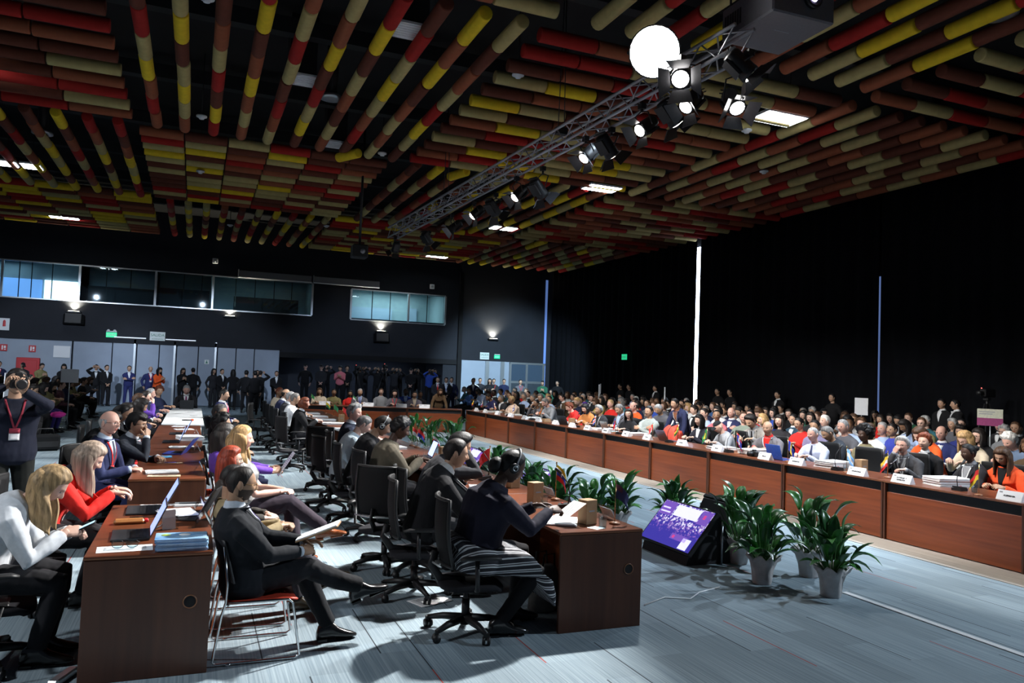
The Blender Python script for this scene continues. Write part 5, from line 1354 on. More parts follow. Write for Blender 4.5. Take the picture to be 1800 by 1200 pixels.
# ---- middle row, sitting on the aisle side and facing right
GMID = 'people along the middle row of desks'
def skirt_stripes():
    m, nt, b = nt_of('black_white_striped_skirt'); N = nt.nodes.new; L = nt.links.new
    uv = N('ShaderNodeUVMap'); uv.uv_map = 'round_the_lap'; mp = N('ShaderNodeMapping'); L(uv.outputs[0], mp.inputs[0])
    wv = N('ShaderNodeTexWave'); wv.wave_type = 'BANDS'; wv.bands_direction = 'X'; wv.inputs['Scale'].default_value = 17; L(mp.outputs[0], wv.inputs['Vector'])
    w2 = N('ShaderNodeTexWave'); w2.bands_direction = 'X'; w2.inputs['Scale'].default_value = 6.3; L(mp.outputs[0], w2.inputs['Vector'])
    ad = N('ShaderNodeMath'); ad.operation = 'MULTIPLY'; L(wv.outputs['Fac'], ad.inputs[0]); L(w2.outputs['Fac'], ad.inputs[1])
    cr = N('ShaderNodeValToRGB'); cr.color_ramp.interpolation = 'CONSTANT'; cr.color_ramp.elements[0].color = (.006,.006,.012,1); cr.color_ramp.elements[1].color = (.5,.5,.52,1); cr.color_ramp.elements[1].position = .3
    L(ad.outputs[0], cr.inputs[0]); L(cr.outputs[0], b.inputs['Base Color']); b.inputs['Roughness'].default_value = .8
    return m
def bun_low(o, geo):
    headphones(o, geo)
    q = MB(); q.ell((0,-.118,-.05),(.058,.05,.062), 20, 14, 0, geo['HM'], fn=lambda d: 1+.10*noise.noise(d*4)+.06*noise.noise(d*11)); obj('hair_bun', q, hairm('black'), o)
p_ = dict(ph=.55, lean=.26, hunch=.12, hR=(.10,.52,.83), hL=(-.10,.50,.83), head=(0,-.5,0), fR=(.13,.16,.09), fL=(-.12,.36,.09), dR=(-.3,1,.05), dL=(.3,1,.05), nR=(.5,0,.8), nL=(-.5,0,.8), cR=.6, cL=.6, hem=-.0)
o = person('person with white headphones and low bun in navy, striped skirt, reading at the near desk', None, 0, p_, ('knit', (.014,.013,.026)), ('skirt',(.3,.3,.3)), sk='dark', hair=('short','black'), build='f', girth=1.28, head=(2.25,5.38,1.25), face=0, group=GMID, extra=bun_low)
S1 = o
for c in KIDS(o):
    if c.name.startswith('skirt'):
        c.material_slots[0].material = skirt_stripes(); me = c.data; uvl = me.uv_layers.new(name='round_the_lap')
        for lp in me.loops:
            v = me.vertices[lp.vertex_index].co; uvl.data[lp.index].uv = (math.atan2(v.x, v.z-.40)/PI, v.y)
chair_for(o, 'black office chair under the person with headphones and striped skirt', -6, group='office chairs at the desks', back=.05)
p_ = dict(SITF, ph=.56, lean=.3, hunch=.15, hR=(.02,.40,.80), hL=(-.18,.42,.79), head=(-.05,-.18,0), dR=(-.6,.7,0), dL=(.8,.5,0), eR=(.8,-.3,-.6))
o = person('short haired person in a black suit leaning on the desk beside the headphone wearer', None, 0, p_, ('suit', (.008,.008,.010)), sk='tan', hair=('short','dark'), shirt=(.5,.5,.5), head=(2.13,6.35,1.20), face=-6, group=GMID)
chair_for(o, 'black office chair under the black suited person beside the headphone wearer', -10, group='office chairs at the desks', back=.05)
p_ = dict(SITF, ph=.555, lean=.36, hunch=.15, hR=(.06,.33,1.08), hL=(-.15,.42,.79), head=(-.1,-.35,0), dR=(-.3,.1,.9), nR=(.6,.6,0), eR=(.6,.5,-.9), cR=.9)
o = person('dark haired person in charcoal rubbing the face, behind the black suited one', None, 0, p_, ('suit', CHAR), sk='tan', hair=('swept','black'), head=(2.42,7.1,1.24), face=-5, group=GMID)
chair_for(o, 'black office chair under the person rubbing the face', 0, group='office chairs at the desks')
o = person('person with curly black hair in an olive brown jacket at the two bright laptops', None, 0, 'type', ('blazer', (.10,.085,.062)), sk='dark', hair=('curly','black'), build='f', girth=1.1, head=(2.24,8.72,1.23), face=-4, group=GMID)
chair_for(o, 'black office chair under the person in the olive brown jacket', 8, group='office chairs at the desks', back=.05)
o = person('person with grey headphones in a black jacket, fourth from the near end of the row', None, 0, 'write', ('suit', BLACK), sk='olive', hair=('short','dark'), head=(2.22,9.55,1.22), face=-8, group=GMID, extra=headphones)
chair_for(o, 'black office chair under the black jacketed person with grey headphones', 0, group='office chairs at the desks')
o = person('person in a pale blue grey shirt, half hidden behind the grey headphone wearer', None, 0, 'write', ('shirt', (.34,.40,.44)), sk='light', hair=('short','salt'), head=(2.14,10.3,1.16), face=0, group=GMID)
o = person('grey haired person in a dark suit turning towards the camera in the middle row', None, 0, 'lookr', ('suit', (.018,.022,.04)), sk='pink', hair=('swept','grey'), shirt=WHITE_, head=(2.22,11.35,1.26), face=-8, group=GMID)
chair_for(o, 'black office chair under the grey haired person turning round', 0, group='office chairs at the desks')
for x, y, z, po, tp, hr, bu, sk_, lab in ((2.12,16.1,1.17,'table',('suit',BLACK),('bob','auburn',.09),'f','pink','person with reddish bobbed hair in a black suit, far part of the middle row'),
    (2.1,17.5,1.21,'table',('shirt',WHITE_),('short','salt'),'m','tan','person in a white shirt with salt and pepper hair, far middle row'),
    (2.1,18.4,1.21,'table',('suit',CHAR),('short','grey'),'m','light','grey haired person in charcoal, far middle row'),
    (2.1,19.4,1.24,'table',('suit',NAVY),('bald','dark'),'m','tan','bald person in a navy suit, far middle row'),
    (2.1,20.9,1.24,'lookr',('blazer',CREAM),('short','auburn'),'f','brown','person in a cream jacket, far end of middle row')):
    o = person(lab, None, 0, po, tp, sk=sk_, hair=hr, build=bu, head=(x,y,z), face=-5, group=GMID, key='mid', shirt=WHITE_ if tp[0]=='suit' else None)
    chair_for(o, 'black office chair under the '+lab.split(',')[0].split(' with salt')[0], 5, group='office chairs at the desks', back=.05)
place_chair('office', 'empty black office chair pushed back, seen from behind, nearest in the aisle', (1.78,7.35,0), -.75, 'empty office chairs in the aisle')
place_chair('office', 'empty black office chair turned askew farther up the aisle', (1.95,12.3,0), -.5, 'empty office chairs in the aisle')
place_chair('office', 'empty black office chair by the pale shirted person in the middle row', (1.78,10.6,0), -1.3, 'empty office chairs in the aisle')
place_chair('office', 'empty black office chair before the far reddish haired person', (1.7,14.6,0), -1.2, 'empty office chairs in the aisle')
place_chair('office', 'empty black office chair at the far end of the aisle', (1.5,19.6,0), -1.9, 'empty office chairs in the aisle')
# ---- back table, facing the camera
GB = 'people behind the back table'
for x, y, z, po, tp, hr, bu, sk_, xx, lab in (
    (3.88,25.8,1.14,'table',('blazer',CREAM),('long','brown',.15),'f','tan',{},'person in a cream jacket with long hair at the left end of the back table'),
    (4.34,25.75,1.12,'table',('knit',OLIVE),('short','dark'),'m','brown',{},'person in olive beside the cream jacket at the back table'),
    (4.83,25.5,1.10,'lap',('knit',RED_),('bob','black',.1),'f','brown',{},'person in red with black hair at the back table'),
    (5.12,25.3,1.16,'table',('suit',GREY),('short','grey'),'m','tan',dict(shirt=LBLUE,tie=(.1,.1,.3)),'grey suited person speaking beside the one in red at the back table'),
    (6.03,26.2,1.17,'lap',('shirt',LGREY),('short','brown'),'m','light',{},'person in light grey set back behind the back table'),
    (6.2,24.95,1.16,'table',('suit',GREY),('bob','dark',.08),'f','light',dict(lanyard=(.6,.03,.04)),'person in grey with red lanyard at the back table'),
    (6.85,26.0,1.19,'table',('suit',BLUE_),('buzz','black'),'m','dark',dict(shirt=LBLUE),'person in blue with cropped black hair behind the back table'),
    (6.82,24.72,1.14,'table',('suit',(.13,.12,.15)),('short','black'),'m','tan',dict(shirt=CREAM),'black haired person in mauve grey at the back table'),
    (7.35,25.9,1.12,'lap',('knit',CHAR),('short','dark'),'m','brown',{},'person in charcoal behind the mauve grey jacket at the back table')):
    person(lab, None, 0, po, tp, sk=sk_, hair=hr, build=bu, head=(x,y+.14,z), face=-97, group=GB, key='mid', **xx)
p_ = dict(POSES['sides'], lean=.5, hR=(.30,.36,.80), hL=(-.30,.36,.80), head=(.3,-.35,0))
person('person in a brown jacket leaning on the right end of the back table', None, 0, p_, ('coat',(.12,.075,.04)), sk='tan', hair=('bob','brown',.08), build='f', head=(7.62,24.6,1.24), face=-100, group=GB, key='mid', fixscale=.86)
# ---- right table, facing left
GT = 'people behind the long right table'
RT = [
 (9.2,24.2,1.14,185,'write',('suit',(.03,.03,.10)),('short','dark'),'m','brown',{},'person in purple navy bent over the far end of the right table'),
 (9.2,23.1,1.13,190,'table',('suit',CHAR),('short','salt'),'m','olive',dict(shirt=WHITE_),'person in charcoal and white shirt left of the cream shawl'),
 (9.2,22.2,1.13,185,'table',('coat',(.62,.47,.37)),('curly','dblonde'),'f','brown',dict(girth=1.25),'person in a cream shawl with a pale wrapped head'),
 (9.2,20.3,1.11,190,'chin',('suit',GREY),('buzz','black'),'m','brown',{},'grey suited person with cropped hair, hand at the face'),
 (9.2,19.7,1.17,185,'write',('suit',LGREY),('short','salt'),'m','pink',{},'light grey suited person looking down, right of the hand at the face'),
 (9.2,18.2,1.12,170,'write',('blazer',RED_),('curly','auburn'),'f','light',{},'person in red with big auburn hair bent over the right table'),
 (9.2,17.3,1.13,200,'type',('blazer',(.45,.17,.05)),('bob','black',.12),'f','light',{},'person with black bob and rust jacket behind the open laptop'),
 (9.2,16.6,1.13,190,'table',('suit',CHAR),('swept','grey'),'m','olive',dict(lanyard=WHITE_),'grey haired person in charcoal with a white lanyard'),
 (9.25,15.7,1.2,185,'read',('suit',GREY),('short','salt'),'m','tan',dict(shirt=LBLUE,lanyard=WHITE_),'person in grey suit reading, right of the grey haired one'),
 (9.2,15.2,1.12,200,'lookl',('suit',BLACK),('long','dark',.16),'f','light',dict(glasses=True),'person with long dark hair and glasses in black by the red flag'),
 (9.2,14.35,1.22,200,'armsx',('blazer',(.30,.34,.33)),('short','black'),'m','tan',{},'person in a pale grey jacket with folded arms by the orange bag'),
 (9.35,12.75,1.14,185,'table',('blazer',(.02,.02,.03)),('long','black',.17),'f','light',dict(shirt=WHITE_),'person with a straight black fringe in a black blazer'),
 (9.2,11.95,1.07,170,'write',('suit',LGREY),('cap','black'),'m','light',{},'person in a black cap and light grey jacket, head down'),
 (9.75,11.7,1.2,190,'write',('suit',(.25,.23,.21)),('swept','dark'),'m','tan',dict(shirt=LGREY,tie=BLACK,lanyard=WHITE_),'person in a stone grey suit with dark tie looking down'),
 (9.2,10.6,1.15,205,'table',('suit',(.15,.14,.15)),('bald','dark'),'m','tan',dict(shirt=RED_,lanyard=WHITE_,beard=None),'balding person in grey with red shirt and white lanyard'),
 (9.2,9.55,1.13,185,'table',('shirt',(.5,.54,.68)),('buzz','grey'),'m','pink',dict(tie=(.05,.06,.12),girth=1.1),'person with cropped grey hair in a pale striped shirt and tie'),
 (9.75,9.8,1.13,170,'write',('suit',(.02,.025,.035)),('short','salt'),'m','olive',{},'dark suited person leaning in behind the pale striped shirt'),
 (9.75,9.05,1.17,180,'lap',('knit',(.24,.21,.12)),('afro','black'),'f','dark',{},'person with a round black afro in olive behind the empty chair'),
 (9.2,7.87,1.12,200,'chin',('suit',(.045,.045,.05)),('swept','grey'),'m','pink',dict(shirt=LGREY,glasses=True,lanyard=WHITE_,beard='goatee'),'grey haired person with glasses, hand at the mouth, near the red and white flag'),
 (9.75,7.97,1.16,195,'lap',('blazer',BLACK),('curly','auburn'),'f','light',dict(shirt=(.72,.73,.75)),'person with auburn curls in black blazer over white'),
 (9.2,6.88,1.12,165,'table',('blazer',(.02,.02,.026)),('bun','black'),'f','dark',dict(shirt=LGREY,lanyard=WHITE_),'person with tied black hair and grey top looking aside near the striped flag'),
 (9.3,6.5,1.12,185,'read',('blazer',(.78,.09,.025)),('long','brown',.22),'f','tan',dict(shirt=BLACK),'person with long brown hair in a bright orange jacket looking at a phone'),
 (9.2,5.2,1.15,180,'table',('suit',NAVY),('short','dark'),'m','tan',dict(shirt=WHITE_),'person in navy at the near end of the right table, outside the picture')]
for i, (x, y, z, fc, po, tp, hr, bu, sk_, xx, lab) in enumerate(RT):
    o = person(lab, None, 0, po, tp, sk=sk_, hair=hr, build=bu, head=(x,y,z), face=fc, group=GT, key=None if y < 16 else 'mid', **xx)
    if x < 9.5: chair_for(o, f'black office chair, {nth(len(RT)-1-i)} behind the long right table from the near end', fc, group='office chairs behind the right table', back=.03)
place_chair('office', 'empty black office chair before the person with the afro', (9.35,8.72,0), PI/2+.2, 'office chairs behind the right table')
p_ = dict(POSES['sides'], lean=.38, hR=(.30,.34,.80), hL=(-.30,.34,.80), head=(0,-.15,0))
person('smiling person in a navy suit and orange lanyard card bending over the right table', None, 0, p_, ('suit',(.022,.028,.075)), sk='tan', hair=('short','black'), head=(9.45,13.75,1.36), face=190, group=GT, shirt=(.25,.1,.05), lanyard=WHITE_, fixscale=.93)
# ---- the seated crowd to the right, in rows
GA = 'seated crowd on the right'
AUD = [(11.6,10.35,'m','grey',LBLUE,'pink','short'),(11.6,10.14,'m','dark',(.05,.07,.42),'tan','short'),(13.8,11.35,'m','brown',OLIVE,'light','short'),(11.6,9.16,'m','dark',(.025,.035,.13),'pink','bald'),(10.5,8.66,'f','brown',ORANGE,'light','bob'),(16.0,13.52,'m','brown',GREEN_,'light','short'),(14.9,12.85,'m','black',WHITE_,'tan','short'),(14.9,13.35,'f','dark',RED_,'tan','long'),(16.0,14.05,'f','black',BLACK,'light','long'),(16.0,12.14,'m','black',NAVY,'light','short'),(12.7,9.65,'f','dark',(.03,.04,.2),'tan','bob'),(10.5,7.9,'f','blonde',CREAM,'light','long'),(11.6,8.5,'f','dark',BLACK,'light','long'),(11.6,8.0,'m','white',(.12,.17,.26),'pink','curly'),(16.0,11.25,'m','grey',CHAR,'pink','bald'),(13.8,9.62,'m','grey',LGREY,'light','curly'),(16.0,10.85,'m','dark',BLACK,'olive','buzz'),
 (10.5,11.77,'f','dark',CHAR,'light','long'),(10.5,11.25,'f','black',RED_,'tan','short'),(10.5,10.85,'m','black',(.2,.18,.3),'olive','short'),(11.6,12.59,'m','black',(.02,.05,.08),'tan','short'),(13.8,15.14,'f','dark',BLACK,'light','long'),(13.8,14.65,'f','black',GREEN_,'light','bob'),(12.7,13.26,'f','dark',CHAR,'light','long'),(13.8,14.19,'m','brown',GREY,'light','short'),(16.0,16.65,'m','grey',GREY,'tan','curly'),(16.0,16.23,'m','black',BLACK,'light','cap'),(11.6,11.73,'m','white',LGREY,'light','short'),(10.5,10.2,'m','grey',GREY,'pink','short'),(16.0,15.45,'m','black',NAVY,'olive','short'),(12.7,12.21,'f','black',(.5,.5,.5),'light','long'),(12.7,11.85,'f','brown',LGREY,'light','bob'),(16.0,14.51,'f','dark',OLIVE,'tan','long'),(14.9,16.9,'m','black',CHAR,'tan','short'),
 (10.5,14.14,'m','dark',LBLUE,'light','short'),(13.8,18.19,'m','brown',(.05,.12,.3),'light','short'),(11.6,15.1,'f','black',(.6,.6,.62),'light','bob'),(11.6,14.6,'m','white',(.02,.025,.08),'pink','bald'),(14.9,18.59,'f','dark',GREY,'tan','long'),(12.7,15.67,'m','dark',WHITE_,'tan','short'),(10.5,12.82,'m','brown',(.2,.24,.2),'pink','buzz'),(14.9,18.01,'m','black',CHAR,'tan','short'),(16.0,18.89,'f','dark',BLACK,'light','bob'),(12.7,14.95,'f','brown',(.4,.4,.42),'light','bob'),(10.5,12.25,'f','blonde',GREEN_,'light','bob'),(12.7,14.44,'f','black',BLUE_,'light','bob'),(16.0,17.91,'m','dark',BLACK,'tan','short'),(12.7,17.83,'f','blonde',WHITE_,'light','bob'),(13.8,18.84,'m','black',LGREY,'tan','short'),(10.5,13.7,'m','black',PINK,'olive','buzz'),
 (10.5,18.3,'f','dblonde',RED_,'pink','short'),(11.6,21.14,'f','brown',(.5,.4,.1),'light','bob'),(10.5,20.24,'f','blonde',NAVY,'light','short'),(12.7,24.06,'m','grey',PURPLE,'tan','short'),(13.8,25.6,'m','black',BLACK,'tan','short'),(16.0,27.12,'m','dark',CHAR,'light','short'),(12.7,21.17,'f','black',RED_,'tan','bob'),(10.5,17.12,'m','dark',ORANGE,'pink','bald'),(11.6,18.71,'f','dark',NAVY,'tan','bob'),(11.6,17.84,'m','brown',BLUE_,'light','short'),(14.9,24.12,'m','white',CHAR,'light','short'),(12.7,19.03,'f','brown',GREY,'light','bob'),
 (13.8,32.92,'m','black',BLACK,'brown','short'),(10.5,24.9,'f','black',BLACK,'brown','long'),(13.8,31.59,'m','brown',CHAR,'tan','short'),(12.7,28.1,'f','black',NAVY,'brown','bob'),(16.0,33.6,'f','black',GREEN_,'tan','long'),(11.6,24.63,'f','blonde',GREY,'light','bob'),(13.8,28.6,'f','black',BLACK,'tan','long'),(12.7,25.87,'f','dark',CHAR,'brown','bob'),(14.9,29.0,'m','black',NAVY,'brown','cap'),(10.5,27.09,'m','black',CHAR,'dark','short'),(11.6,29.16,'m','dark',OLIVE,'tan','short'),(10.5,28.83,'f','dark',LBLUE,'brown','bob'),(10.5,29.9,'m','dark',(.12,.25,.6),'brown','short')]
r_ = random.Random(11)
def free(x, y, d=.5): return all(abs(a[0]-x) > .6 or abs(a[1]-y) > d for a in AUD)
for x in (10.5, 11.6, 12.7, 13.8, 14.9, 16.0):
    y = 6.2+(x-10.5)*.9
    while y < 31:
        if free(x, y, .52) and r_.random() < .74:
            bu = r_.choice('mmf'); AUD.append((x, y, bu, r_.choice(['dark','black','black','brown','brown','grey','salt']), r_.choice([BLACK,BLACK,CHAR,NAVY,GREY,CHAR,WHITE_,LBLUE,LGREY,TEAL,BROWN_,RED_]), r_.choice(['light','tan','tan','olive','brown','pink']), r_.choice(['short','short','swept','buzz'] if bu == 'm' else ['bob','long','long'])))
        y += r_.uniform(.6, .8)
rows = {}
for a in AUD: rows.setdefault(a[0], []).append(a)
ROWN = {10.5:'first',11.6:'second',12.7:'third',13.8:'fourth',14.9:'fifth',16.0:'last'}
HST = {'short':'short','swept':'swept','buzz':'cropped','bald':'thinning','bob':'bobbed','long':'long','curly':'curly','cap':'covered'}
for x, lst in rows.items():
    lst.sort(key=lambda a: a[1])
    for k, (x_, y, bu, hc_, col, sk_, hs) in enumerate(lst):
        po = r_.choice(['table','lap','table','lap','lookl','armsx','write','lap'])
        tk = 'suit' if (sum(col) < .2 and bu == 'm') else ('shirt' if bu == 'm' else 'knit')
        lab = f"person in {CN.get(col, 'coloured')} with {HST[hs]} {hc_.replace('dblonde','blonde').replace('salt','greying')} hair, {nth(k)} from the near end, {ROWN[x]} crowd row"
        lab = lab.replace('covered ', '').replace(' hair,', ' cap,', 1) if hs == 'cap' else lab
        person(lab, None, 0, po, (tk, col), sk=sk_, hair=(hs, hc_, .16 if hs == 'long' else .08), build=bu, head=(x_, y, 1.2+r_.uniform(-.03,.03)), face=r_.choice([180,186,174,194,200]), group=GA, hi=False, key='aud', shirt=WHITE_ if tk == 'suit' else None, glasses=r_.random() < .22, seed=5)
# ---- standing people
GS = 'people standing along the walls'
def stander(lab, x, y, fc, po, tp, tr_, hr, bu='m', sk_='tan', h=1.0, group=GS, **k):
    return person(lab, (x, y), math.radians(fc)-PI/2, po, tp, ('trousers', tr_), sk=sk_, hair=hr, build=bu, hi=False, key='std', scale=h, group=group, seed=9, **k)
LS = [(-7.6,36.2,-70,'stand',NAVY,'m','short','dark','dark suited person standing at the plain wall under the first safety sign'),
 (-7.15,36.0,-75,'stand',NAVY,'m','short','dark','person in navy standing beside the red hose cabinet'),
 (-6.3,35.6,-60,'phone',CHAR,'m','cap','dark','person in charcoal and cap before the red hose cabinet'),
 (-5.6,35.2,-50,'phone',OLIVE,'m','short','black','person in olive holding a pale blue folder near the notice'),
 (-4.85,35.6,-80,'phone',BLACK,'f','long','black','person in black with long hair looking down by the white notice'),
 (-3.75,36.2,-85,'film',BLACK,'m','short','black','person in black raising a camera before the grey panels'),
 (-3.35,35.9,-60,'stand',BLACK,'m','short','black','person in an open black jacket and white shirt before the grey panels'),
 (-2.5,35.9,-80,'crossed',(.02,.025,.10),'m','short','black','person in a blue suit with folded arms before the grey panels'),
 (-1.68,35.6,-75,'sides',(.02,.025,.09),'m','bald','dark','bald person in navy with red tie behind the orange top'),
 (-1.33,34.0,-45,'phone',ORANGE,'f','long','black','person in an orange top with long black hair standing with a phone'),
 (-.45,36.0,-70,'phone',BLACK,'f','long','dark','person in black with long dark hair and lanyard before the panels'),
 (-.02,36.1,95,'sides',BLACK,'m','short','black','person in black seen from behind before the panels'),
 (.8,36.2,-60,'sides',CHAR,'f','bob','black','person in charcoal with bobbed hair at the last panels'),
 (1.12,35.6,-60,'stand',BLACK,'m','short','black','person in dark jacket, pale shirt and lanyard at the last panels'),
 (1.55,34.4,100,'sides',BLACK,'f','bob','black','dark figure with bobbed hair facing away by the last panels'),
 (1.95,32.5,80,'sides',BLACK,'m','short','black','tall dark figure facing away in the back aisle'),
 (2.55,33.5,70,'film',BLACK,'m','short','dark','dark figure raising an arm beside the back aisle'),
 (2.62,36.0,-90,'sides',LGREY,'m','short','black','person in light grey standing high before the last panel'),
 (3.35,35.0,-90,'stand',BLACK,'m','short','black','dark figure with white badge at the corner of the dark recess'),
 (2.2,31.2,95,'sides',BLACK,'m','short','black','dark figure facing away nearest in the back aisle')]
for x, y, fc, po, c, bu, hs, hc_, lab in LS:
    stander(lab, x, y, fc, po, ('suit' if bu == 'm' and sum(c) < .25 else 'knit', c), c if sum(c) < .3 else BLACK, (hs, hc_, .2), bu, shirt=WHITE_ if bu == 'm' and hs != 'cap' and sum(c) < .25 and fc < 0 else None, lanyard=RED_ if 'navy' in lab else None)
# press in the dark recess: some on a riser
q = MB(); q.box((3.9,33.6,0),(11.2,37.3,.35)); pr = thing('press_riser', 'low black riser carrying the photographers before the dark recess', 'platform', (0,0,0)); obj('deck', q, M_dark, pr)
q = MB(); [q.box((3.95+i*1.2,33.58,.02),(3.97+i*1.2,33.6,.33)) for i in range(7)]; obj('skirting', q, M_black, pr)
def camera_on(o, geo):
    HM = geo['HM']; q = MB(); q.box((-.07,.11,-.055),(.07,.18,.055), M=HM, ch=.01); q.box((-.03,.11,.05),(.03,.17,.09), M=HM, ch=.008); obj('camera_body', q, M_black, o)
    q = MB(); q.lathe([(.035,0),(.04,.02),(.04,.12),(.045,.16),(.03,.16)], 14, M=HM @ tr(0,.17,-.01) @ rot('X', -PI/2)); obj('camera_lens', q, M_blackm, o)
PR = [(5.2,34.6,'stand',CHAR),(5.55,35.4,'film',BLACK),(6.0,34.4,'phone',PINK),(6.4,35.0,'stand',BLACK),(6.9,34.6,'film',BLACK),(7.3,35.5,'film',CHAR),(7.7,34.5,'film',BLACK),(8.1,35.2,'film',BLACK),(8.5,34.6,'film',CHAR),(8.9,35.4,'film',BLACK),(9.25,34.5,'stand',BLACK),(9.7,35.0,'film',BLACK),(10.15,34.6,'film',BLUE_),(10.6,35.2,'film',BLACK),(4.6,35.2,'sides',BLACK)]
for i, (x, y, po, c) in enumerate(PR):
    stander(f'{CN[c]} clad photographer on the dark riser, {nth(i) if i < 14 else "last"} counted from the left', x, y, -100+r_.uniform(-15,25), po, ('knit', c), BLACK, (r_.choice(['short','swept','cap']), 'black'), sk_=r_.choice(['tan','brown','light']), extra=camera_on if po == 'film' else None, z=.35, group='photographers on the riser')
for i, (x, y, po, c, lab) in enumerate(((9.6,31.4,'stand',CHAR,'person in charcoal and red tie standing right of the photographers'),(10.1,31.8,'stand',BLACK,'person in black with lanyard standing behind the brown jacket'),(10.6,32.6,'sides',NAVY,'person in navy standing before the riser end'),(11.05,31.0,'stand',NAVY,'tall person in a dark suit with clasped hands left of the pale doors'))):
    stander(lab, x, y, -105, po, ('suit', c), c, ('short','black'), shirt=WHITE_, tie=RED_ if i == 0 else None, lanyard=LBLUE if i == 1 else None)
RS = [(12.0,33.6,-100,'stand',WHITE_,'m','short','black','person in a white shirt standing at the left edge of the pale doors'),(12.95,34.0,-110,'crossed',BLACK,'f','long','black','person in black with long hair and folded arms by the pale doors'),(12.9,35.2,-100,'sides',CHAR,'m','short','dark','person in charcoal behind the long haired one at the pale doors'),(13.3,34.4,-100,'stand',CHAR,'m','short','black','person in charcoal with lanyard in the middle of the pale doors'),(14.0,34.8,-110,'stand',NAVY,'m','short','dark','person in navy at the right post of the pale doors'),(14.35,33.6,-95,'sides',GREY,'m','short','black','tall person in grey with a red lanyard by the glazed doors'),(15.7,34.0,-115,'phone',GREEN_,'m','short','black','person in dark green before the bright glazed doors'),(17.0,35.0,-140,'sides',BLACK,'m','short','black','dark figure at the right edge of the glazed doors')]
for x, y, fc, po, c, bu, hs, hc_, lab in RS:
    stander(lab, x, y, fc, po, ('shirt' if c == WHITE_ else 'suit', c), BLACK, (hs, hc_, .2), bu, lanyard=RED_ if 'lanyard' in lab else None)
CS = [(16.9,28.6,'stand','dim figure standing before the curtain right of the corner'),(16.9,27.9,'sides','dim figure in black left of the green exit sign'),(16.9,25.9,'stand','dim figure with pale collar standing by the bright slit'),(16.9,22.0,'sides','dim figure standing just right of the bright slit'),(16.8,21.2,'stand','second dim figure right of the bright slit'),(16.8,18.9,'stand','dim figure holding a pale sheet before the middle curtain'),(16.7,16.6,'sides','dim figure near the blue slit'),(16.4,12.55,'stand','person in black suit whispering at the right curtain'),(16.5,13.0,'stand','person listening beside the whispering one at the right curtain'),(16.4,9.6,'sides','dim figure at the right edge by the tripod')]
for i, (x, y, po, lab) in enumerate(CS):
    stander(lab, x, y, 180 if i != 7 else 140, po, ('suit', BLACK), BLACK, ('short','black'), shirt=WHITE_ if i in (2,5,7,8) else None, lanyard=WHITE_ if i in (7,) else None)
# ---- crowd on the left, facing right
GLC = 'seated crowd on the left'
r_ = random.Random(4); k = 0
for x, ys in ((-3.3,(18.6,20.0,21.3,22.6,24.0,25.5,27.0,28.6,30.2)),(-4.3,(17.5,19.2,21.0,22.8,24.5,26.3,28.2,30.0)),(-5.3,(19,21,23,25,27.2,29.5,31.5)),(-6.3,(24.2,26.5,29,31.8))):
    for n_, y in enumerate(ys):
        c = r_.choice([BLACK,CHAR,BLACK,NAVY,OLIVE,(.08,.03,.04),CHAR,GREY]); bu = r_.choice('mf'); hs = r_.choice(['short','swept'] if bu == 'm' else ['bob','long']); hc_ = r_.choice(['black','dark','brown'])
        cname = CN.get(c, 'maroon'); row_ = {-3.3:'front',-4.3:'second',-5.3:'third',-6.3:'last'}[x]
        o = person(f'person in {cname} with {HST[hs]} {hc_} hair, {nth(n_)} from near end, {row_} row of left crowd', None, 0, r_.choice(['lap','read','write','lap']), ('knit', c), ('trousers', (.03,.02,.12) if k == 3 else BLACK), sk=r_.choice(['tan','light','olive','brown']), hair=(hs, hc_, .15), build=bu, head=(x, y, 1.19), face=r_.choice([0,-10,-20]), group=GLC, hi=False, key='aud', seed=5)
        if x > -4: place_chair('black', f'black chair, {nth(n_)} from the near end, front row of the left crowd', (o.location.x,o.location.y,0), -PI/2, 'chairs of the left crowd')
        k += 1
o = person('person in a red jacket at the left edge behind the photographer', None, 0, 'read', ('blazer', RED_), sk='tan', hair=('long','black',.2), build='f', head=(-3.1,13.6,1.2), face=-15, group=GLC)
place_chair('black', 'black chair under the person in red at the left edge', (o.location.x,o.location.y,0), -PI/2, 'chairs of the left crowd')
def cam_belt(o, geo):
    camera_on(o, geo)
    q = MB(); p, r, f_, u = geo['frame'](-.02); q.loft([[p+u*dz+r*(math.cos(2*PI*j/24)*.195)+f_*(math.sin(2*PI*j/24)*.155) for j in range(24)] for dz in (-.025,.025)], caps=False); obj('belt', q, M_black, o)
p_ = dict(POSES['film'], head=(.0,-.02,0), hR=(.09,.23,1.56), hL=(-.02,.34,1.52), lean=.08)
o = person('photographer in navy with a camera at the eye and a red badge, standing left', (-1.60,8.75), math.radians(-72)-PI/2, p_, ('knit',(.007,.009,.02)), ('trousers',(.006,.007,.006)), sk='tan', hair=('short','dark'), lanyard=(.25,.03,.05), girth=1.2, extra=cam_belt, scale=1.04)
# ------------------------------------------------------------------ things on and around the desks
R90 = -PI/2
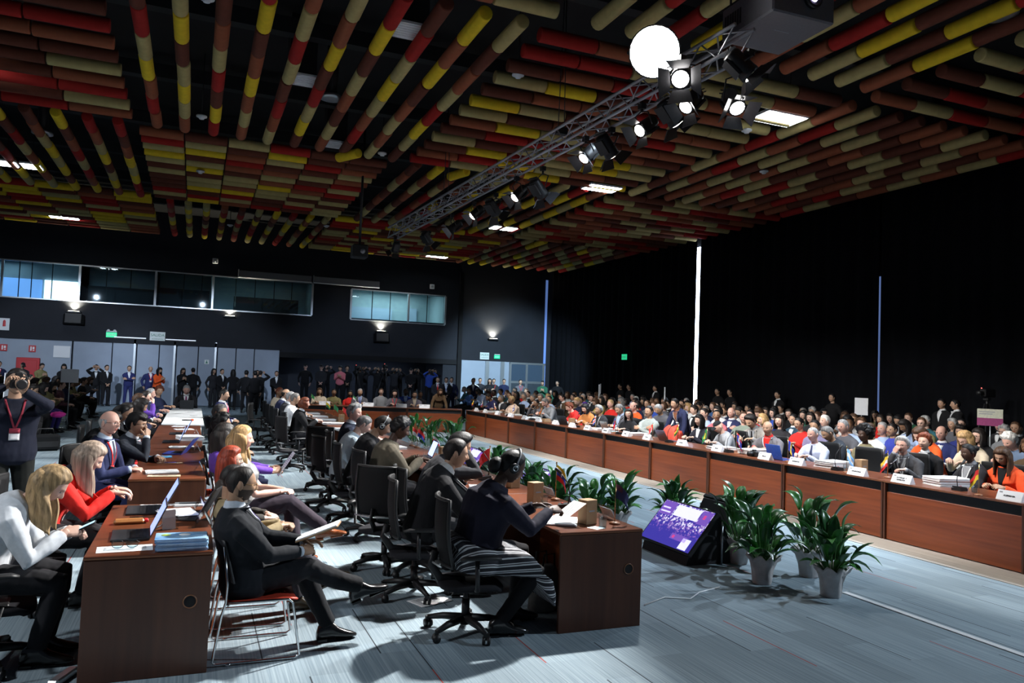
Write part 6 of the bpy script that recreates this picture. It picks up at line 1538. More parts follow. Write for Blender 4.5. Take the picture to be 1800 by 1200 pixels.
# nearest left desk
laptop('dark laptop with violet screen before the person in white', (-.33,5.68,DZ), R90+.05, 2.0)
laptop('thin dark laptop under the hands of the person in red', (-.30,6.62,DZ), R90+.03, 2.05, size=(.36,.25))
laptop('dark laptop with printed sheets lying over its keyboard', (.0,6.3,DZ), R90-.25, 2.05)
paper('printed sheets lying across the dark laptop', (-.06,6.36,DZ+.0235), .25, (.24,.3), 2)
ps = paper('printed sheet under the spectacles at the near edge of the left desk', (-.335,5.31,DZ), .06, (.31,.17))
sp = thing('spectacles', 'black framed spectacles lying on the printed sheet', 'glasses', (-.335,5.30,DZ+.007))
q = MB()
for s in (-1,1): q.tube([V3((s*.041+.033*math.copysign(abs(math.cos(a))**.75, math.cos(a)), .0, .025+.023*math.sin(a))) for a in [2*PI*i/18 for i in range(19)]], .0018, 6, caps=False)
q.tube([(-.009,0,.03),(0,0,.034),(.009,0,.03)], .0018, 6); obj('frame', q, M_black, sp)
for s in (-1,1):
    q = MB(); q.tube([(s*.075,0,.034),(s*.079,.05,.024),(s*.077,.13,.003)], .0018, 6); obj('temple', q, M_black, sp)
    q = MB(); q.cyl((s*.041,-.0008,.025),(s*.041,.0008,.025),.030,20); obj('lens', q, M_glass, sp)
M_bro = mat('pale_blue_cover_print', (.10,.30,.62), rough=.25, var=0, var2=(.42,.62,.80), scale=9)
M_brop = mat('brochure_pages', (.68,.72,.86), rough=.5, var=.1, scale=60)
b0 = None
for k in range(9):
    lab = f'blue covered brochure, {nth(k)} from the bottom of the stack on the nearest desk' if k < 8 else 'blue covered brochure on top of the stack on the nearest desk'
    loc, rz = (-.015+r_.uniform(-.006,.006), 5.27+r_.uniform(-.006,.006), DZ+.0002+k*.0082), r_.uniform(-.03,.03)
    if b0 is None:
        b0 = thing('brochure', lab, 'brochure', loc, rz, 'blue brochures stacked on the nearest desk')
        q = MB(); q.box((-.145,-.104,.0006),(.145,.104,.0072)); obj('pages', q, M_brop, b0)
        q = MB(); q.box((-.148,-.106,.0072),(.148,.106,.008)); q.box((-.148,-.106,0),(.148,.106,.0006)); q.box((-.1485,-.106,0),(-.1475,.106,.008)); cv_ = obj('cover', q, M_bro, b0)
        q = MB(); q.cyl((.02,.03,.008),(.02,.03,.0082),.035,20); obj('printed_emblem', q, M_paper, cv_); q = MB(); q.cyl((-.09,.03,.008),(-.09,.03,.0082),.028,18); obj('green_spot', q, mat('lime_print', (.4,.55,.08), rough=.4), cv_)
    else: dup(b0, loc, rz, lab)
t = thing('leaflet_holder', 'clear leaflet holder with white slips behind the brochures', 'leaflet holder', (-.10,5.86,DZ), .1)
q = MB(); q.box((-.055,-.02,0),(.055,-.018,.09)); q.box((-.055,.02,0),(.055,.022,.12)); q.box((-.055,-.02,0),(-.053,.022,.09)); q.box((.053,-.02,0),(.055,.022,.09)); q.box((-.055,-.02,0),(.055,.022,.003)); obj('holder', q, M_acry, t)
q = MB(); [q.box((-.045+i*.004,-.012+i*.009,.004),(.04-i*.005,-.010+i*.009,.135-i*.012), M=rot('Y', .06*(i-1))) for i in range(3)]; obj('slips', q, M_paper, t)
t = thing('wallet', 'tan leather pouch with a red tab between the two laptops', 'pouch', (-.36,6.12,DZ), .1)
q = MB(); q.box((-.11,-.04,0),(.09,.04,.035), ch=.014); obj('pouch', q, mat('tan_leather', (.30,.115,.03), rough=.45, var=.12), t); q = MB(); q.box((.088,-.03,.008),(.115,.03,.03), ch=.005); obj('tab', q, M_redp, t)
t = thing('dark_cable', 'tangle of dark cable behind the tan pouch', 'cable', (-.2,6.2,DZ)); q = MB(); q.tube([(.0,-.35,.006),(.05,-.2,.01),(.12,-.05,.04),(.2,.05,.006),(.1,.12,.006),(-.05,.1,.01),(-.18,.14,.006)], .004, 6); obj('cable_run', q, M_black, t)
paper('white sheets stacked behind the laptops at the far edge of the nearest desk', (.06,6.84,DZ), 0, (.3,.16), 3); paper('long white sheet at the far end of the nearest desk', (-.22,6.86,DZ), 0, (.25,.08))
for x, y, lab in ((.12,6.0,'clear tent sign beside the bearded person on the nearest desk'),(.10,6.5,'second clear tent sign on the nearest desk'),(.11,8.9,'clear tent sign on the second desk of the left row'),(.09,10.9,'clear tent sign past the blue folder on the left row'),(.09,13.3,'clear tent sign at the far black folder on the left row')):
    acrylic_card(lab, (x,y,DZ), PI/2, 'clear tent signs on the left row')
# further along the left row
paper('spiral bound booklet with blue edge on the second left desk', (-.25,8.85,DZ), .1, (.30,.2), 6); paper('cream folder under the spiral booklet', (-.22,8.6,DZ), -.05, (.3,.12), 2, m=mat('cream_card', (.55,.43,.28), rough=.7))
paper('cream envelope with a violet pen on the left row', (-.2,9.75,DZ), .03, (.27,.1), 1, m=mat('cream_card', (.55,.43,.28))); 
t = thing('pen', 'violet pen lying on the cream envelope', 'pen', (-.2,9.75,DZ+.006)); q = MB(); q.cyl((-.07,0,0),(.07,0,0),.005,8); obj('barrel', q, mat('violet_plastic', (.08,.03,.25), rough=.3), t); q = MB(); q.cyl((.07,0,0),(.082,0,0),.004,8,r2=.001); obj('tip', q, M_black, t)
paper('blue card folder beside the tall laptop lid', (-.33,10.35,DZ), .1, (.26,.2), 2, m=mat('blue_card', (.08,.32,.6), rough=.4))
laptop('laptop with bright blue lid leaning back on the left row', (-.17,10.75,DZ), R90-.2, 2.2, case=mat('blue_laptop_case', (.05,.07,.38), rough=.35))
paper('white sheets beside the blue laptop lid', (-.1,11.5,DZ), .1, (.3,.2), 4); laptop('dark laptop lying half open on the left row', (-.25,12.3,DZ), R90, 1.9); bundle('thick black folder lying open on the left row', (.0,12.75,DZ), .2)
laptop('laptop before the person with long hair in navy', (-.2,13.7,DZ), R90, 2.0); paper('white sheets far along the brown desks', (-.1,14.6,DZ), .2, (.3,.21), 3); paper('single white sheet near the end of the brown desks', (-.2,15.35,DZ), -.2)
for i, (x, y) in enumerate(((-.3,16.4),(.02,17.1),(-.2,17.7),(.05,18.6),(-.3,19.2),(-.05,19.9))): paper(f'white sheet on the white table, {nth(i)} from its near end', (x,y,DZ), r_.uniform(-.6,.6), group='sheets on the white table')
t = thing('hand_microphone', 'orange headed microphone lying on the white table', 'microphone', (-.05,16.8,DZ+.02), .2); q = MB(); q.tube([(-.12,0,0),(.05,0,0)], [.012,.016], 10); obj('handle', q, M_black, t); q = MB(); q.ell((.075,0,.004),(.032,.028,.024),12,8); obj('windshield', q, mat('orange_foam', (.7,.1,.04), rough=.9), t)
laptop('open laptop before the grey suited person on the white table', (-.12,21.35,DZ), PI, 1.9)
# middle row, near desk
paper('loose white sheets under the hands of the person with headphones', (2.76,5.55,DZ), -.5, (.26,.34), 4)
hp = paper('white tablet sized page held by the person with headphones', (2.78,5.42,.86), R90+.2, (.16,.22), 1, name='held_paper'); hp.rotation_euler = (.5,0,R90+.2)
kraft_box('plain kraft box at the near end of the middle row', (2.95,5.45,DZ), .25, (.115,.1,.19), 'kraft boxes on the middle row')
tumbler('water glass beside the nearest kraft box', (3.0,5.29,DZ)); paper('small white napkin under the nearest water glass', (2.93,5.27,DZ), .4, (.1,.1), lines=False, name='paper_napkin')
flag('dark navy table flag at the near end of the middle row', (3.16,5.38,DZ), [NV,NV,NV,NV], -.3, h=.33, emb=((.12,.02,.04),(.4,.4),0,'canton'))
acrylic_card('clear name stand behind the nearest kraft box', (3.2,5.62,DZ), PI/2, 'clear name stands on the middle row')
kraft_box('kraft box with a printed mark behind the reading person', (2.93,6.42,DZ), .2, (.115,.1,.19), 'kraft boxes on the middle row'); tumbler('water glass beside the printed kraft box', (2.92,6.2,DZ))
mic('black gooseneck microphone beside the striped flag of three colours', (3.06,6.08,DZ), R90-.5)
flag('yellow, blue and red table flag with small stars on the middle row', (3.2,6.55,DZ), [YE,BL,R_], -.2, h=.34, size=(.22,.16), droop=.95, emb=(W_,(.35,.5),.009,'disc'))
acrylic_card('clear name stand under the three coloured flag', (3.2,6.75,DZ), PI/2, 'clear name stands on the middle row')
paper('open white papers before the short haired person in black', (2.78,7.3,DZ), -.3, (.3,.25), 6); kraft_box('kraft box by the red and white striped flag', (3.1,7.35,DZ), .1, (.11,.1,.18), 'kraft boxes on the middle row')
flag('red and white striped table flag with blue corner on the middle row', (3.2,7.6,DZ), [R_,W_,R_,W_,R_,W_,R_], -.2, h=.32, emb=(BL,(.45,.5),0,'canton'))
flag('plain bright red table flag on the middle row', (3.12,8.1,DZ), [R_,R_], PI-.3, h=.34, size=(.22,.15), droop=.8)
mic('gooseneck microphone beside the plain red flag', (3.0,7.9,DZ), R90)
laptop('laptop with bright blue white screen, nearer of two on the middle row', (2.92,9.25,DZ), R90-.15, 1.95, screen=emit_mat('bright_document_screen', (.38,.48,.95), 2.0))
laptop('laptop with bright blue white screen, farther of two on the middle row', (2.9,10.1,DZ), R90-.1, 1.95, screen=emit_mat('bright_document_screen', (.38,.48,.95), 2.0))
flag('green and red table flag with white edges by the bright laptops', (3.2,9.6,DZ), [(.0,.12,.1),W_,R_,R_], -.2, h=.32)
kraft_box('kraft box between the two bright laptops', (3.1,9.75,DZ), .1, (.11,.1,.18), 'kraft boxes on the middle row'); tumbler('water glass before the bright laptops', (2.85,9.72,DZ))
flag('small green, white and red table flag behind the bright laptops', (3.2,10.6,DZ), [GR,W_,R_], -.2, h=.3); flag('red and blue table flag before the curly haired person', (3.2,11.4,DZ), [R_,BL], -.2, h=.3)
for i, y in enumerate((11.3,12.4,13.5,14.8,16.3,17.4,18.6,19.8)):
    bundle(f'bound white documents on the middle row, {nth(i)} from the curly haired person', (2.75,y,DZ), R90+r_.uniform(-.2,.2), 'bound documents on the middle row', 3, .03)
    flag(('red and white','red and blue','orange','green and white','blue and white','red','green','yellow and green')[i]+' table flag far along the middle row', (3.2,y+.4,DZ), ([R_,W_],[R_,BL],[OR,OR],[GR,W_,GR],[BL,W_,BL],[R_,R_],[GR,GR],[YE,GR])[i], -.2, h=.3)
kraft_box('kraft box far along the middle row before the reddish haired person', (3.0,16.8,DZ), 0, (.11,.1,.18), 'kraft boxes on the middle row')
# long right table: name cards, flags, microphones, papers
GC = 'name cards along the long right table'
for x, y, tx, w, lab in ((8.24,5.66,'ALEMANIA',.28,'white name card reading ALEMANIA at the right edge'),(8.2,7.0,'ANTIGUA Y\nBARBUDA',.28,'white name card reading ANTIGUA Y BARBUDA'),(8.22,7.72,'ARGENTINA',.28,'white name card reading ARGENTINA below the blue white flag'),(8.24,8.85,'BARBADOS',.28,'white name card reading BARBADOS below the pale striped shirt'),(8.26,9.55,'BELICE',.26,'white name card reading BELICE beside the blue laptop lid'),(8.28,10.75,'BRASIL',.26,'white name card reading BRASIL'),(8.26,11.75,'BOLIVIA',.26,'white name card reading BOLIVIA'),(8.26,12.9,'CANADA',.25,'white name card reading CANADA beside the grey laptop'),(8.26,13.7,'CHILE',.25,'white name card reading CHILE'),(8.24,14.5,'COLOMBIA',.25,'white name card reading COLOMBIA'),(8.22,15.3,'COSTA RICA',.25,'white name card reading COSTA RICA')):
    name_card(lab, (x,y,DZ), R90, tx, GC, w, .105)
for i, y in enumerate((16.1,17.0,18.0,18.9,19.9,20.9,21.9,22.7)): name_card(f'white name card, {nth(i)} beyond COSTA RICA on the long right table', (8.24,y,DZ), R90, '', GC, .25, .105)
FL = 'table flags along the long right table'
flag('black, red and yellow table flag near the right edge', (8.2,6.0,DZ), [BK,R_,YE], PI/2-.2, h=.33, size=(.24,.19), droop=.95, group=FL)
flag('red and white table flag with black and yellow wedge', (8.42,7.42,DZ), [BK,YE,W_,R_], PI/2, h=.33, size=(.2,.2), droop=.9, group=FL)
flag('pale blue and white table flag before the empty chair', (8.26,7.95,DZ), [LB,W_,LB], R90, h=.34, size=(.22,.17), droop=.9, emb=(YE,(.5,.5),.012,'disc'), group=FL)
flag('blue and yellow table flag with a black trident by the blue laptop', (8.38,9.2,DZ), [BL,YE,BL], R90, vertical=True, h=.34, size=(.24,.17), droop=.9, emb=(BK,(.5,.5),.02,'diamond'), group=FL)
flag('royal blue table flag with a pale disc', (8.32,10.32,DZ), [R_,BL,BL,BL,BL,BL,R_], R90, h=.36, size=(.24,.18), droop=.95, emb=((.6,.62,.5),(.5,.5),.05,'disc'), group=FL)
flag('green table flag with a yellow diamond', (8.5,11.35,DZ), [GR,GR,GR], PI/2, h=.34, size=(.24,.17), droop=.9, emb=(YE,(.5,.5),.05,'diamond'), group=FL)
flag('red, yellow and green table flag by the black blazer', (8.48,12.2,DZ), [R_,YE,GR], PI/2, h=.36, size=(.22,.16), droop=.9, group=FL)
flag('red and white maple coloured table flag beside the grey laptop', (8.5,13.1,DZ), [R_,W_,R_], PI/2, vertical=True, h=.3, group=FL)
flag('red and blue table flag before the glasses wearer in black', (8.4,14.4,DZ), [BL,R_,R_], PI/2, h=.34, size=(.16,.2), droop=1.2, group=FL)
flag('blue, white and red striped table flag by COSTA RICA', (8.5,15.45,DZ), [BL,W_,R_,R_,W_,BL], PI/2, h=.34, size=(.2,.16), droop=.9, group=FL)
flag('small orange table flag right of the grey suits', (8.45,18.3,DZ), [OR,OR,(.3,.15,.03)], PI/2, h=.34, group=FL)
flag('blue and white striped table flag before the hand at the face', (8.4,20.0,DZ), [BL,W_,BL], PI/2, h=.34, group=FL)
flag('white and orange pennant flag beside the cream shawl', (8.4,21.6,DZ), [W_,OR], R90, h=.32, group=FL)
flag('white, blue and red table flag before the cream shawl', (8.4,22.6,DZ), [W_,BL,R_], PI/2, h=.34, group=FL)
flag('yellow and red table flag before the purple navy person', (8.35,23.3,DZ), [YE,YE,R_], PI/2, h=.34, group=FL)
GM = 'microphones along the long right table'
for i, (x, y) in enumerate(((8.35,6.35),(8.35,8.2),(8.35,10.55),(8.35,12.3),(8.35,14.15),(8.35,16.1),(8.35,18.65),(8.35,20.32))): mic(f'black gooseneck microphone, {nth(i)} from the near end of the long right table', (x,y,DZ), PI/2, GM)
tumbler('water glass beside the black, red and yellow flag', (8.4,6.2,DZ)); tumbler('water glass beside the kraft box on the right table', (8.35,8.05,DZ))
kraft_box('kraft box behind the pale blue and white flag', (8.42,7.85,DZ), .1, (.13,.11,.19)); kraft_box('kraft box left of the person in red on the right table', (8.4,16.45,DZ), .1, (.13,.11,.19)); kraft_box('low kraft box far along the right table', (8.4,17.9,DZ), .1, (.2,.15,.08))
for i, (y, n) in enumerate(((6.72,8),(8.55,7),(10.25,7),(11.1,3),(13.9,4),(15.32,3),(17.42,3),(19.3,3),(20.62,3),(22.2,3))): bundle(f'ring bound papers, {nth(i)} pile from the near end of the right table', (8.63,y,DZ), PI/2+r_.uniform(-.25,.25), 'piles of papers on the right table', n, .012*n)
laptop('blue laptop lid beside BELICE', (8.52,9.5,DZ), PI/2, 1.85, case=mat('bright_blue_lid', (.03,.09,.42), rough=.3)); laptop('grey laptop lid reflecting blue beside CANADA', (8.55,12.6,DZ), PI/2, 2.1, case=mat('grey_lid', (.25,.26,.35), rough=.25, metal=.6))
laptop('silver laptop lid before the glasses wearer', (8.58,14.9,DZ), PI/2, 2.0, case=mat('silver_lid', (.45,.52,.5), rough=.25, metal=.6)); laptop('black laptop lid before the person with the black bob', (8.5,16.9,DZ), PI/2+.3, 2.0)
t = thing('photo_camera', 'black camera lying before the balding person', 'camera', (8.36,9.93,DZ), PI/2); q = MB(); q.box((-.07,-.035,0),(.07,.035,.09), ch=.012); q.box((-.025,-.03,.085),(.025,.03,.115), ch=.008); obj('body', q, M_black, t); q = MB(); q.cyl((0,.03,.045),(0,.12,.045),.038,16); obj('lens_barrel', q, M_blackm, t)
t = thing('orange_coat', 'orange red coat draped over a chair behind the right table', 'coat', (9.15,13.35,.5)); q = MB(); q.ell((0,0,.22),(.14,.3,.26),20,14,fn=lambda d: 1+.14*math.sin(d.y*9+d.z*4)+.08*noise.noise(d*5)); obj('draped_cloth', q, mat('orange_red_knit', (.62,.07,.04), rough=.8, var=.2, scale=20), t); q = MB(); q.tube([(-.1,-.2,.45),(-.12,-.26,.2),(-.1,-.24,-.06)], [.05,.06,.045], 10); obj('sleeve', q, mat('orange_red_knit', (.62,.07,.04)), t)
# back table
for i, (f_, lab) in enumerate(((.16,'before the cream jacket'),(.42,'before the grey suited speaker'),(.62,'at the middle of the back table'),(.76,'before the mauve grey jacket'))):
    name_card('white name card '+lab, (bx0+(bx1-bx0)*f_, by0+(by1-by0)*f_-.18, DZ), ba, '', 'name cards on the back table', .34, .12)
for f_, c, lab in ((.08,[GR,GR],'green table flag at the left end of the back table'),(.33,[GR,W_],'green and white table flag on the back table')): flag(lab, (bx0+(bx1-bx0)*f_, by0+(by1-by0)*f_-.1, DZ), c, 0, h=.34, group='table flags on the back table')
# white tables in the right crowd
for i in range(16):
    paper(f'white papers on the crowd tables, {nth(i)} from the near end', (11.15+r_.uniform(-.12,.12), 4.4+i*1.0, DZ), r_.uniform(-.5,.5), (.3,.21), r_.choice([1,3,5]), group='papers on the crowd tables')
# floor monitors on wedges, back to back pair and one farther on
def screen_mat():
    m, nt, b = nt_of('monitor_picture'); N = nt.nodes.new; L = nt.links.new
    tc = N('ShaderNodeTexCoord'); sep = N('ShaderNodeSeparateXYZ'); L(tc.outputs['Generated'], sep.inputs[0])
    v = N('ShaderNodeTexVoronoi'); v.inputs['Scale'].default_value = 26; mp = N('ShaderNodeMapping'); mp.inputs['Scale'].default_value = (1.6,1,.7); L(tc.outputs['Generated'], mp.inputs[0]); L(mp.outputs[0], v.inputs['Vector'])
    cr = N('ShaderNodeValToRGB'); e = cr.color_ramp.elements; e[0].color = (.05,.04,.36,1); e[1].color = (.75,.7,.95,1); e[0].position = .35; e[1].position = .8
    e2 = cr.color_ramp.elements.new(.6); e2.color = (.25,.12,.5,1)
    s2 = N('ShaderNodeSeparateColor'); L(v.outputs['Color'], s2.inputs[0]); 
    band = N('ShaderNodeMapRange'); band.inputs['From Min'].default_value = .15; band.inputs['From Max'].default_value = .6; band.inputs['To Min'].default_value = .25; band.inputs['To Max'].default_value = 1.0; L(sep.outputs['Y'], band.inputs['Value'])
    mu = N('ShaderNodeMath'); mu.operation = 'MULTIPLY'; L(s2.outputs[0], mu.inputs[0]); L(band.outputs[0], mu.inputs[1]); L(mu.outputs[0], cr.inputs[0])
    L(cr.outputs[0], b.inputs['Emission Color']); b.inputs['Emission Strength'].default_value = 1.0; b.inputs['Base Color'].default_value = (.01,.01,.015,1); b.inputs['Roughness'].default_value = .15
    return m
M_mon = screen_mat(); M_monp = emit_mat('violet_title_block', (.16,.08,.42), 1.0); M_monw = emit_mat('pale_screen_block', (.75,.75,.95), 1.0); M_monr = emit_mat('red_screen_mark', (.55,.06,.25), 1.0)
def monitor(label, loc, rz, full=True):
    """screen faces local -X, leaning back on a black wedge"""
    t = thing('floor_monitor', label, 'monitor', loc, rz)
    q = MB(); q.poly([(-.05,-.42,0),(.62,-.42,0),(.36,-.42,.5),(.30,-.42,.5),(-.02,-.42,.1)], .84, axis=(0,1,0)); obj('wedge_stand', q, mat('black_wedge_cloth', (.007,.007,.009), rough=.8), t)
    for s in (-1,1):
        q = MB(); q.cyl((.38,s*.44,0),(.38,s*.44,.44),.012,8); obj('stand_rod', q, M_frame, t)
    M = tr(-.04,0,.10) @ rot('Y', math.atan2(.34,.40)); 
    q = MB(); q.box((-.03,-.47,0),(.02,.47,.56), M=M, ch=.008); obj('bezel', q, M_black, t)
    q = MB(); q.add([(-.031,.45,.02),(-.031,-.45,.02),(-.031,-.45,.54),(-.031,.45,.54)], [(0,3,2,1)])
    # own coordinates so the picture runs across the panel
    me = MB(); me.add([(-.45,-.26,0),(.45,-.26,0),(.45,.26,0),(-.45,.26,0)], [(0,1,2,3)]); Mp = M @ tr(-.0315,0,.28) @ Matrix(((0,0,-1,0),(-1,0,0,0),(0,1,0,0),(0,0,0,1)))
    s = obj('screen', me, M_mon, t, M=Mp)
    for x0, x1, y0, y1, m, nm in ((-.18,.25,.10,.24,M_monw,'inset_picture'),(-.44,-.2,.08,.25,M_monp,'title_block'),(.27,.44,.08,.25,M_monp,'title_block'),(.02,.3,-.17,-.1,M_monp,'caption_bar'),(.24,.38,-.25,-.12,M_monw,'speaker_inset'),(.05,.09,-.155,-.12,M_monr,'red_mark'),(-.42,-.24,.11,.13,M_monw,'title_line'),(-.42,-.28,.16,.18,M_monw,'title_line'),(.32,.36,.15,.2,M_monr,'red_mark')):
        w = MB(); w.box((x0,y0,.0002),(x1,y1,.0012 if m is not M_monr else .002)); obj(nm, w, m, s)
    return t
monitor('floor monitor with a bright violet picture, tilted towards the middle row', (4.83,7.1,0), 0)
monitor('black back of a floor monitor turned to the long right table', (6.15,7.35,0), PI)
monitor('second violet floor monitor, half hidden by plants behind the reading person', (4.55,10.35,0), 0)
monitor('third violet floor monitor far along the middle row', (4.55,13.2,0), 0)
# plants
for i, (x, y, h, sd, lab) in enumerate(((5.43,6.66,.62,3,'potted plant left in the near group of four, right behind the monitor'),(5.12,5.93,.58,5,'potted plant in front in the near group of four'),(5.78,6.02,.66,7,'potted plant at the back in the near group of four'),(5.45,5.4,.56,9,'potted plant nearest the camera, last of the near group of four'),
    (4.55,8.25,.56,11,'potted plant left of the tilted violet monitor'),(4.95,8.35,.6,13,'broad potted plant close behind the tilted violet monitor'),(5.6,8.1,.55,15,'potted plant peeping over the top of the tilted violet monitor'),(4.3,8.75,.6,17,'potted plant behind the dark navy flag'),(4.3,9.55,.58,19,'potted plant behind the three coloured flag'),(4.6,11.6,.56,21,'potted plant beyond the second violet monitor'),
    (4.9,16.4,.7,25,'lush potted plant far off before the back table, left one'),(5.2,15.6,.7,27,'lush potted plant far off before the back table, middle one'),(5.5,16.6,.72,29,'lush potted plant far off before the back table, right one'),(4.9,17.6,.7,31,'lush potted plant far off before the back table, rearmost'))):
    plant(lab, (x,y,0), h, 34 if y < 12 else 26, sd, spread=.85)
# floor clutter
paper('white sheets lying on the floor by the black suited person', (1.9,6.2,.001), .4, (.3,.21), 2, name='floor_paper')
t = thing('tote_bag', 'pale grey tote bag under the near middle desk', 'bag', (2.72,5.72,0), .2)
rings = [[((.13+.02*math.sin(j*1.7+k))*math.cos(2*PI*j/20)*sx, (.08+.015*math.sin(j*2.3+k*2))*math.sin(2*PI*j/20)*sx, z) for j in range(20)] for k, (z, sx) in enumerate(((0,.9),(.02,1.0),(.15,1.08),(.27,1.0),(.36,.8)))]
q = MB(); q.loft(rings); obj('bag_body', q, mat('grey_canvas', (.16,.15,.14), rough=.9, var=.12, scale=30), t); q = MB(); [q.tube([(-.06,s*.05,.34),(-.05,s*.055,.46),(.05,s*.055,.46),(.06,s*.05,.34)], .008, 6) for s in (-1,1)]; obj('handle', q, M_mesh, t)
t = thing('shoulder_bag', 'black travel bag standing on the floor behind the photographer', 'bag', (-2.75,18.3,0), .4); q = MB(); q.box((-.26,-.14,0),(.26,.14,.34), ch=.05); obj('bag_body', q, M_mesh, t); q = MB(); q.tube([(-.16,0,.33),(-.13,0,.45),(.13,0,.45),(.16,0,.33)], .014, 8); obj('handle', q, M_black, t); q = MB(); q.box((-.22,-.15,.08),(.22,-.14,.2), ch=.008); obj('front_pocket', q, M_black, t)
t = thing('pink_scarf', 'bright pink scarf on a lap in the front row of the left crowd', 'scarf', (-2.95,21.2,.56)); q = MB(); q.ell((0,0,0),(.16,.22,.07),18,10,fn=lambda d: 1+.2*noise.noise(d*4)); obj('folded_cloth', q, mat('hot_pink_cloth', (.75,.03,.35), rough=.8), t)
t = thing('power_strip', 'grey power strip with cord at the foot of the nearest left desk', 'power strip', (-.62,5.25,0), 1.2); q = MB(); q.box((-.12,-.03,0),(.12,.03,.04), ch=.008); obj('strip', q, M_frame, t); q = MB(); q.tube([(-.12,0,.02),(-.2,.05,.01),(-.22,.2,.01),(-.15,.35,.2),(-.12,.3,.45)], .005, 6); obj('power_cord', q, M_black, t)
t = thing('floor_cable', 'loose pale cable on the floor right of the near middle desk', 'cable', (3.6,5.6,0)); q = MB(); q.tube([(0,0,.006),(.3,.15,.006),(.5,.05,.006),(.7,.2,.006),(1.0,.3,.006)], .006, 6); obj('cable_run', q, M_white, t)
# row signs on posts
def post_sign(label, loc, w, h, z, m, band=None, rz=0):
    t = thing('row_sign', label, 'sign', loc, rz)
    q = MB(); q.box((-w/2,-.008,z-h/2),(w/2,.008,z+h/2), ch=.004); obj('sign_board', q, m, t)
    if band: q = MB(); q.box((-w/2,-.0095,z-h/2),(w/2,-.008,z-h*.04)); obj('colour_band', q, band, t); q = MB(); [q.box((-w*.42,-.0095,z+h*(.3-.12*i)),(w*(.2-.1*i),-.008,z+h*(.35-.12*i))) for i in range(2)]; obj('printed_lines', q, M_grey, t)
    q = MB(); q.cyl((0,.012,.02),(0,.012,z+h/2-.02),.012,8); obj('post', q, M_frame, t); q = MB(); q.lathe([(.14,0),(.14,.012),(.03,.02)], 18); obj('foot_plate', q, M_blackm, t)
post_sign('white board on a thin post among the left crowd', (-3.05,23.5,0), .42, .36, 1.45, M_card); post_sign('white board on a post at the left edge of the picture', (-3.2,16.8,0), .14, .5, 1.35, M_card, rz=1.2)
post_sign('cream and magenta row sign on a post in the right crowd', (15.0,10.75,0), .46, .34, 1.40, mat('cream_board', (.5,.5,.4), rough=.5), mat('magenta_print', (.25,.015,.12), rough=.5), rz=PI/2*-1+.4)
post_sign('pale grey row sign on a post in the right crowd', (15.2,14.2,0), .32, .42, 1.45, M_card, rz=R90+.4)
for i, (x, y) in enumerate(((14.3,21.4),(13.3,24.0),(15.3,27.5))): post_sign(f'slim pale row sign seen edge on, {nth(i)} from the bright curtain slit', (x,y,0), .25, .4, 1.5, M_card, rz=1.1)
# projector hung beside the truss, and a smaller one on a pole
t = thing('projector', 'large black projector hung beside the stage lights with lit lens', 'projector', (6.55,7.55,6.3), -.03)
q = MB(); q.box((-.46,-.5,0),(.46,.5,.42), ch=.02); obj('body', q, mat('dark_grey_projector_case', (.11,.11,.125), rough=.4, var=.08), t)
q = MB(); [q.box((-.465,.1+i*.05,.1),(-.46,.13+i*.05,.3)) for i in range(7)]; obj('side_vent', q, M_black, t)
q = MB(); q.lathe([(.09,0),(.12,.01),(.12,.06),(.095,.07),(.09,.05)], 24, M=tr(.1,-.5,.24) @ rot('X', PI/2)); ln = obj('lens_ring', q, M_black, t); q = MB(); q.ell((.1,-.53,.24),(.07,.03,.07),18,10); obj('lens', q, emit_mat('projector_lens_glow', (.6,.55,1.0), 9), ln)
q = MB(); [q.cyl((x,y,.42),(x,y,2.3),.015,8) for x in (-.4,.4) for y in (-.4,.4)]; obj('hanger_rods', q, M_blackm, t); q = MB(); q.box((-.1,-.1,-.003),(.12,-.08,0)); obj('case_label', q, M_grey, t)
t = thing('hanging_projector', 'small black projector on a long pole before the back wall', 'projector', (4.03,21.0,4.95))
q = MB(); q.box((-.21,-.2,0),(.21,.2,.36), ch=.03); obj('body', q, M_black, t); q = MB(); q.cyl((0,0,.36),(0,0,3.6),.035,10); obj('pole', q, M_blackm, t); q = MB(); q.lathe([(.05,0),(.07,.03),(.05,.05)], 16, M=tr(.05,-.2,.17) @ rot('X', PI/2)); obj('lens', q, M_frame, t)
# camera tripods
def tripod(label, loc, rz, h=1.5, cam_=True):
    t = thing('camera_tripod', label, 'tripod', loc, rz)
    for k in range(3):
        a = 2*PI*k/3; q = MB(); q.tube([(.05*math.cos(a),.05*math.sin(a),h-.1),(.28*math.cos(a),.28*math.sin(a),h*.45),(.5*math.cos(a),.5*math.sin(a),.0)], [.018,.016,.012], 8); obj('leg', q, M_blackm, t)
    q = MB(); q.cyl((0,0,h-.2),(0,0,h),.03,10); q.box((-.06,-.06,h-.02),(.06,.06,h+.04), ch=.01); obj('head', q, M_black, t)
    q = MB(); q.box((-.07,-.2,h+.05),(.07,.15,h+.24), ch=.02); q.cyl((0,.15,h+.14),(0,.3,h+.14),.05,14); obj('video_camera', q, M_black, t)
    q = MB(); q.ell((.06,.1,h+.25),(.012,.012,.012),8,6); obj('tally_light', q, emit_mat('red_tally', (1,.12,.1), 3), t)
    return t
tripod('video camera on a tripod with red light at the right curtain', (16.5,11.9,0), PI/2, 1.75)
tripod('video camera on a tripod in the middle of the photographers', (7.9,33.9,.355), PI, 1.6); tripod('video camera on a tripod left among the photographers', (6.65,33.95,.355), PI, 1.5)
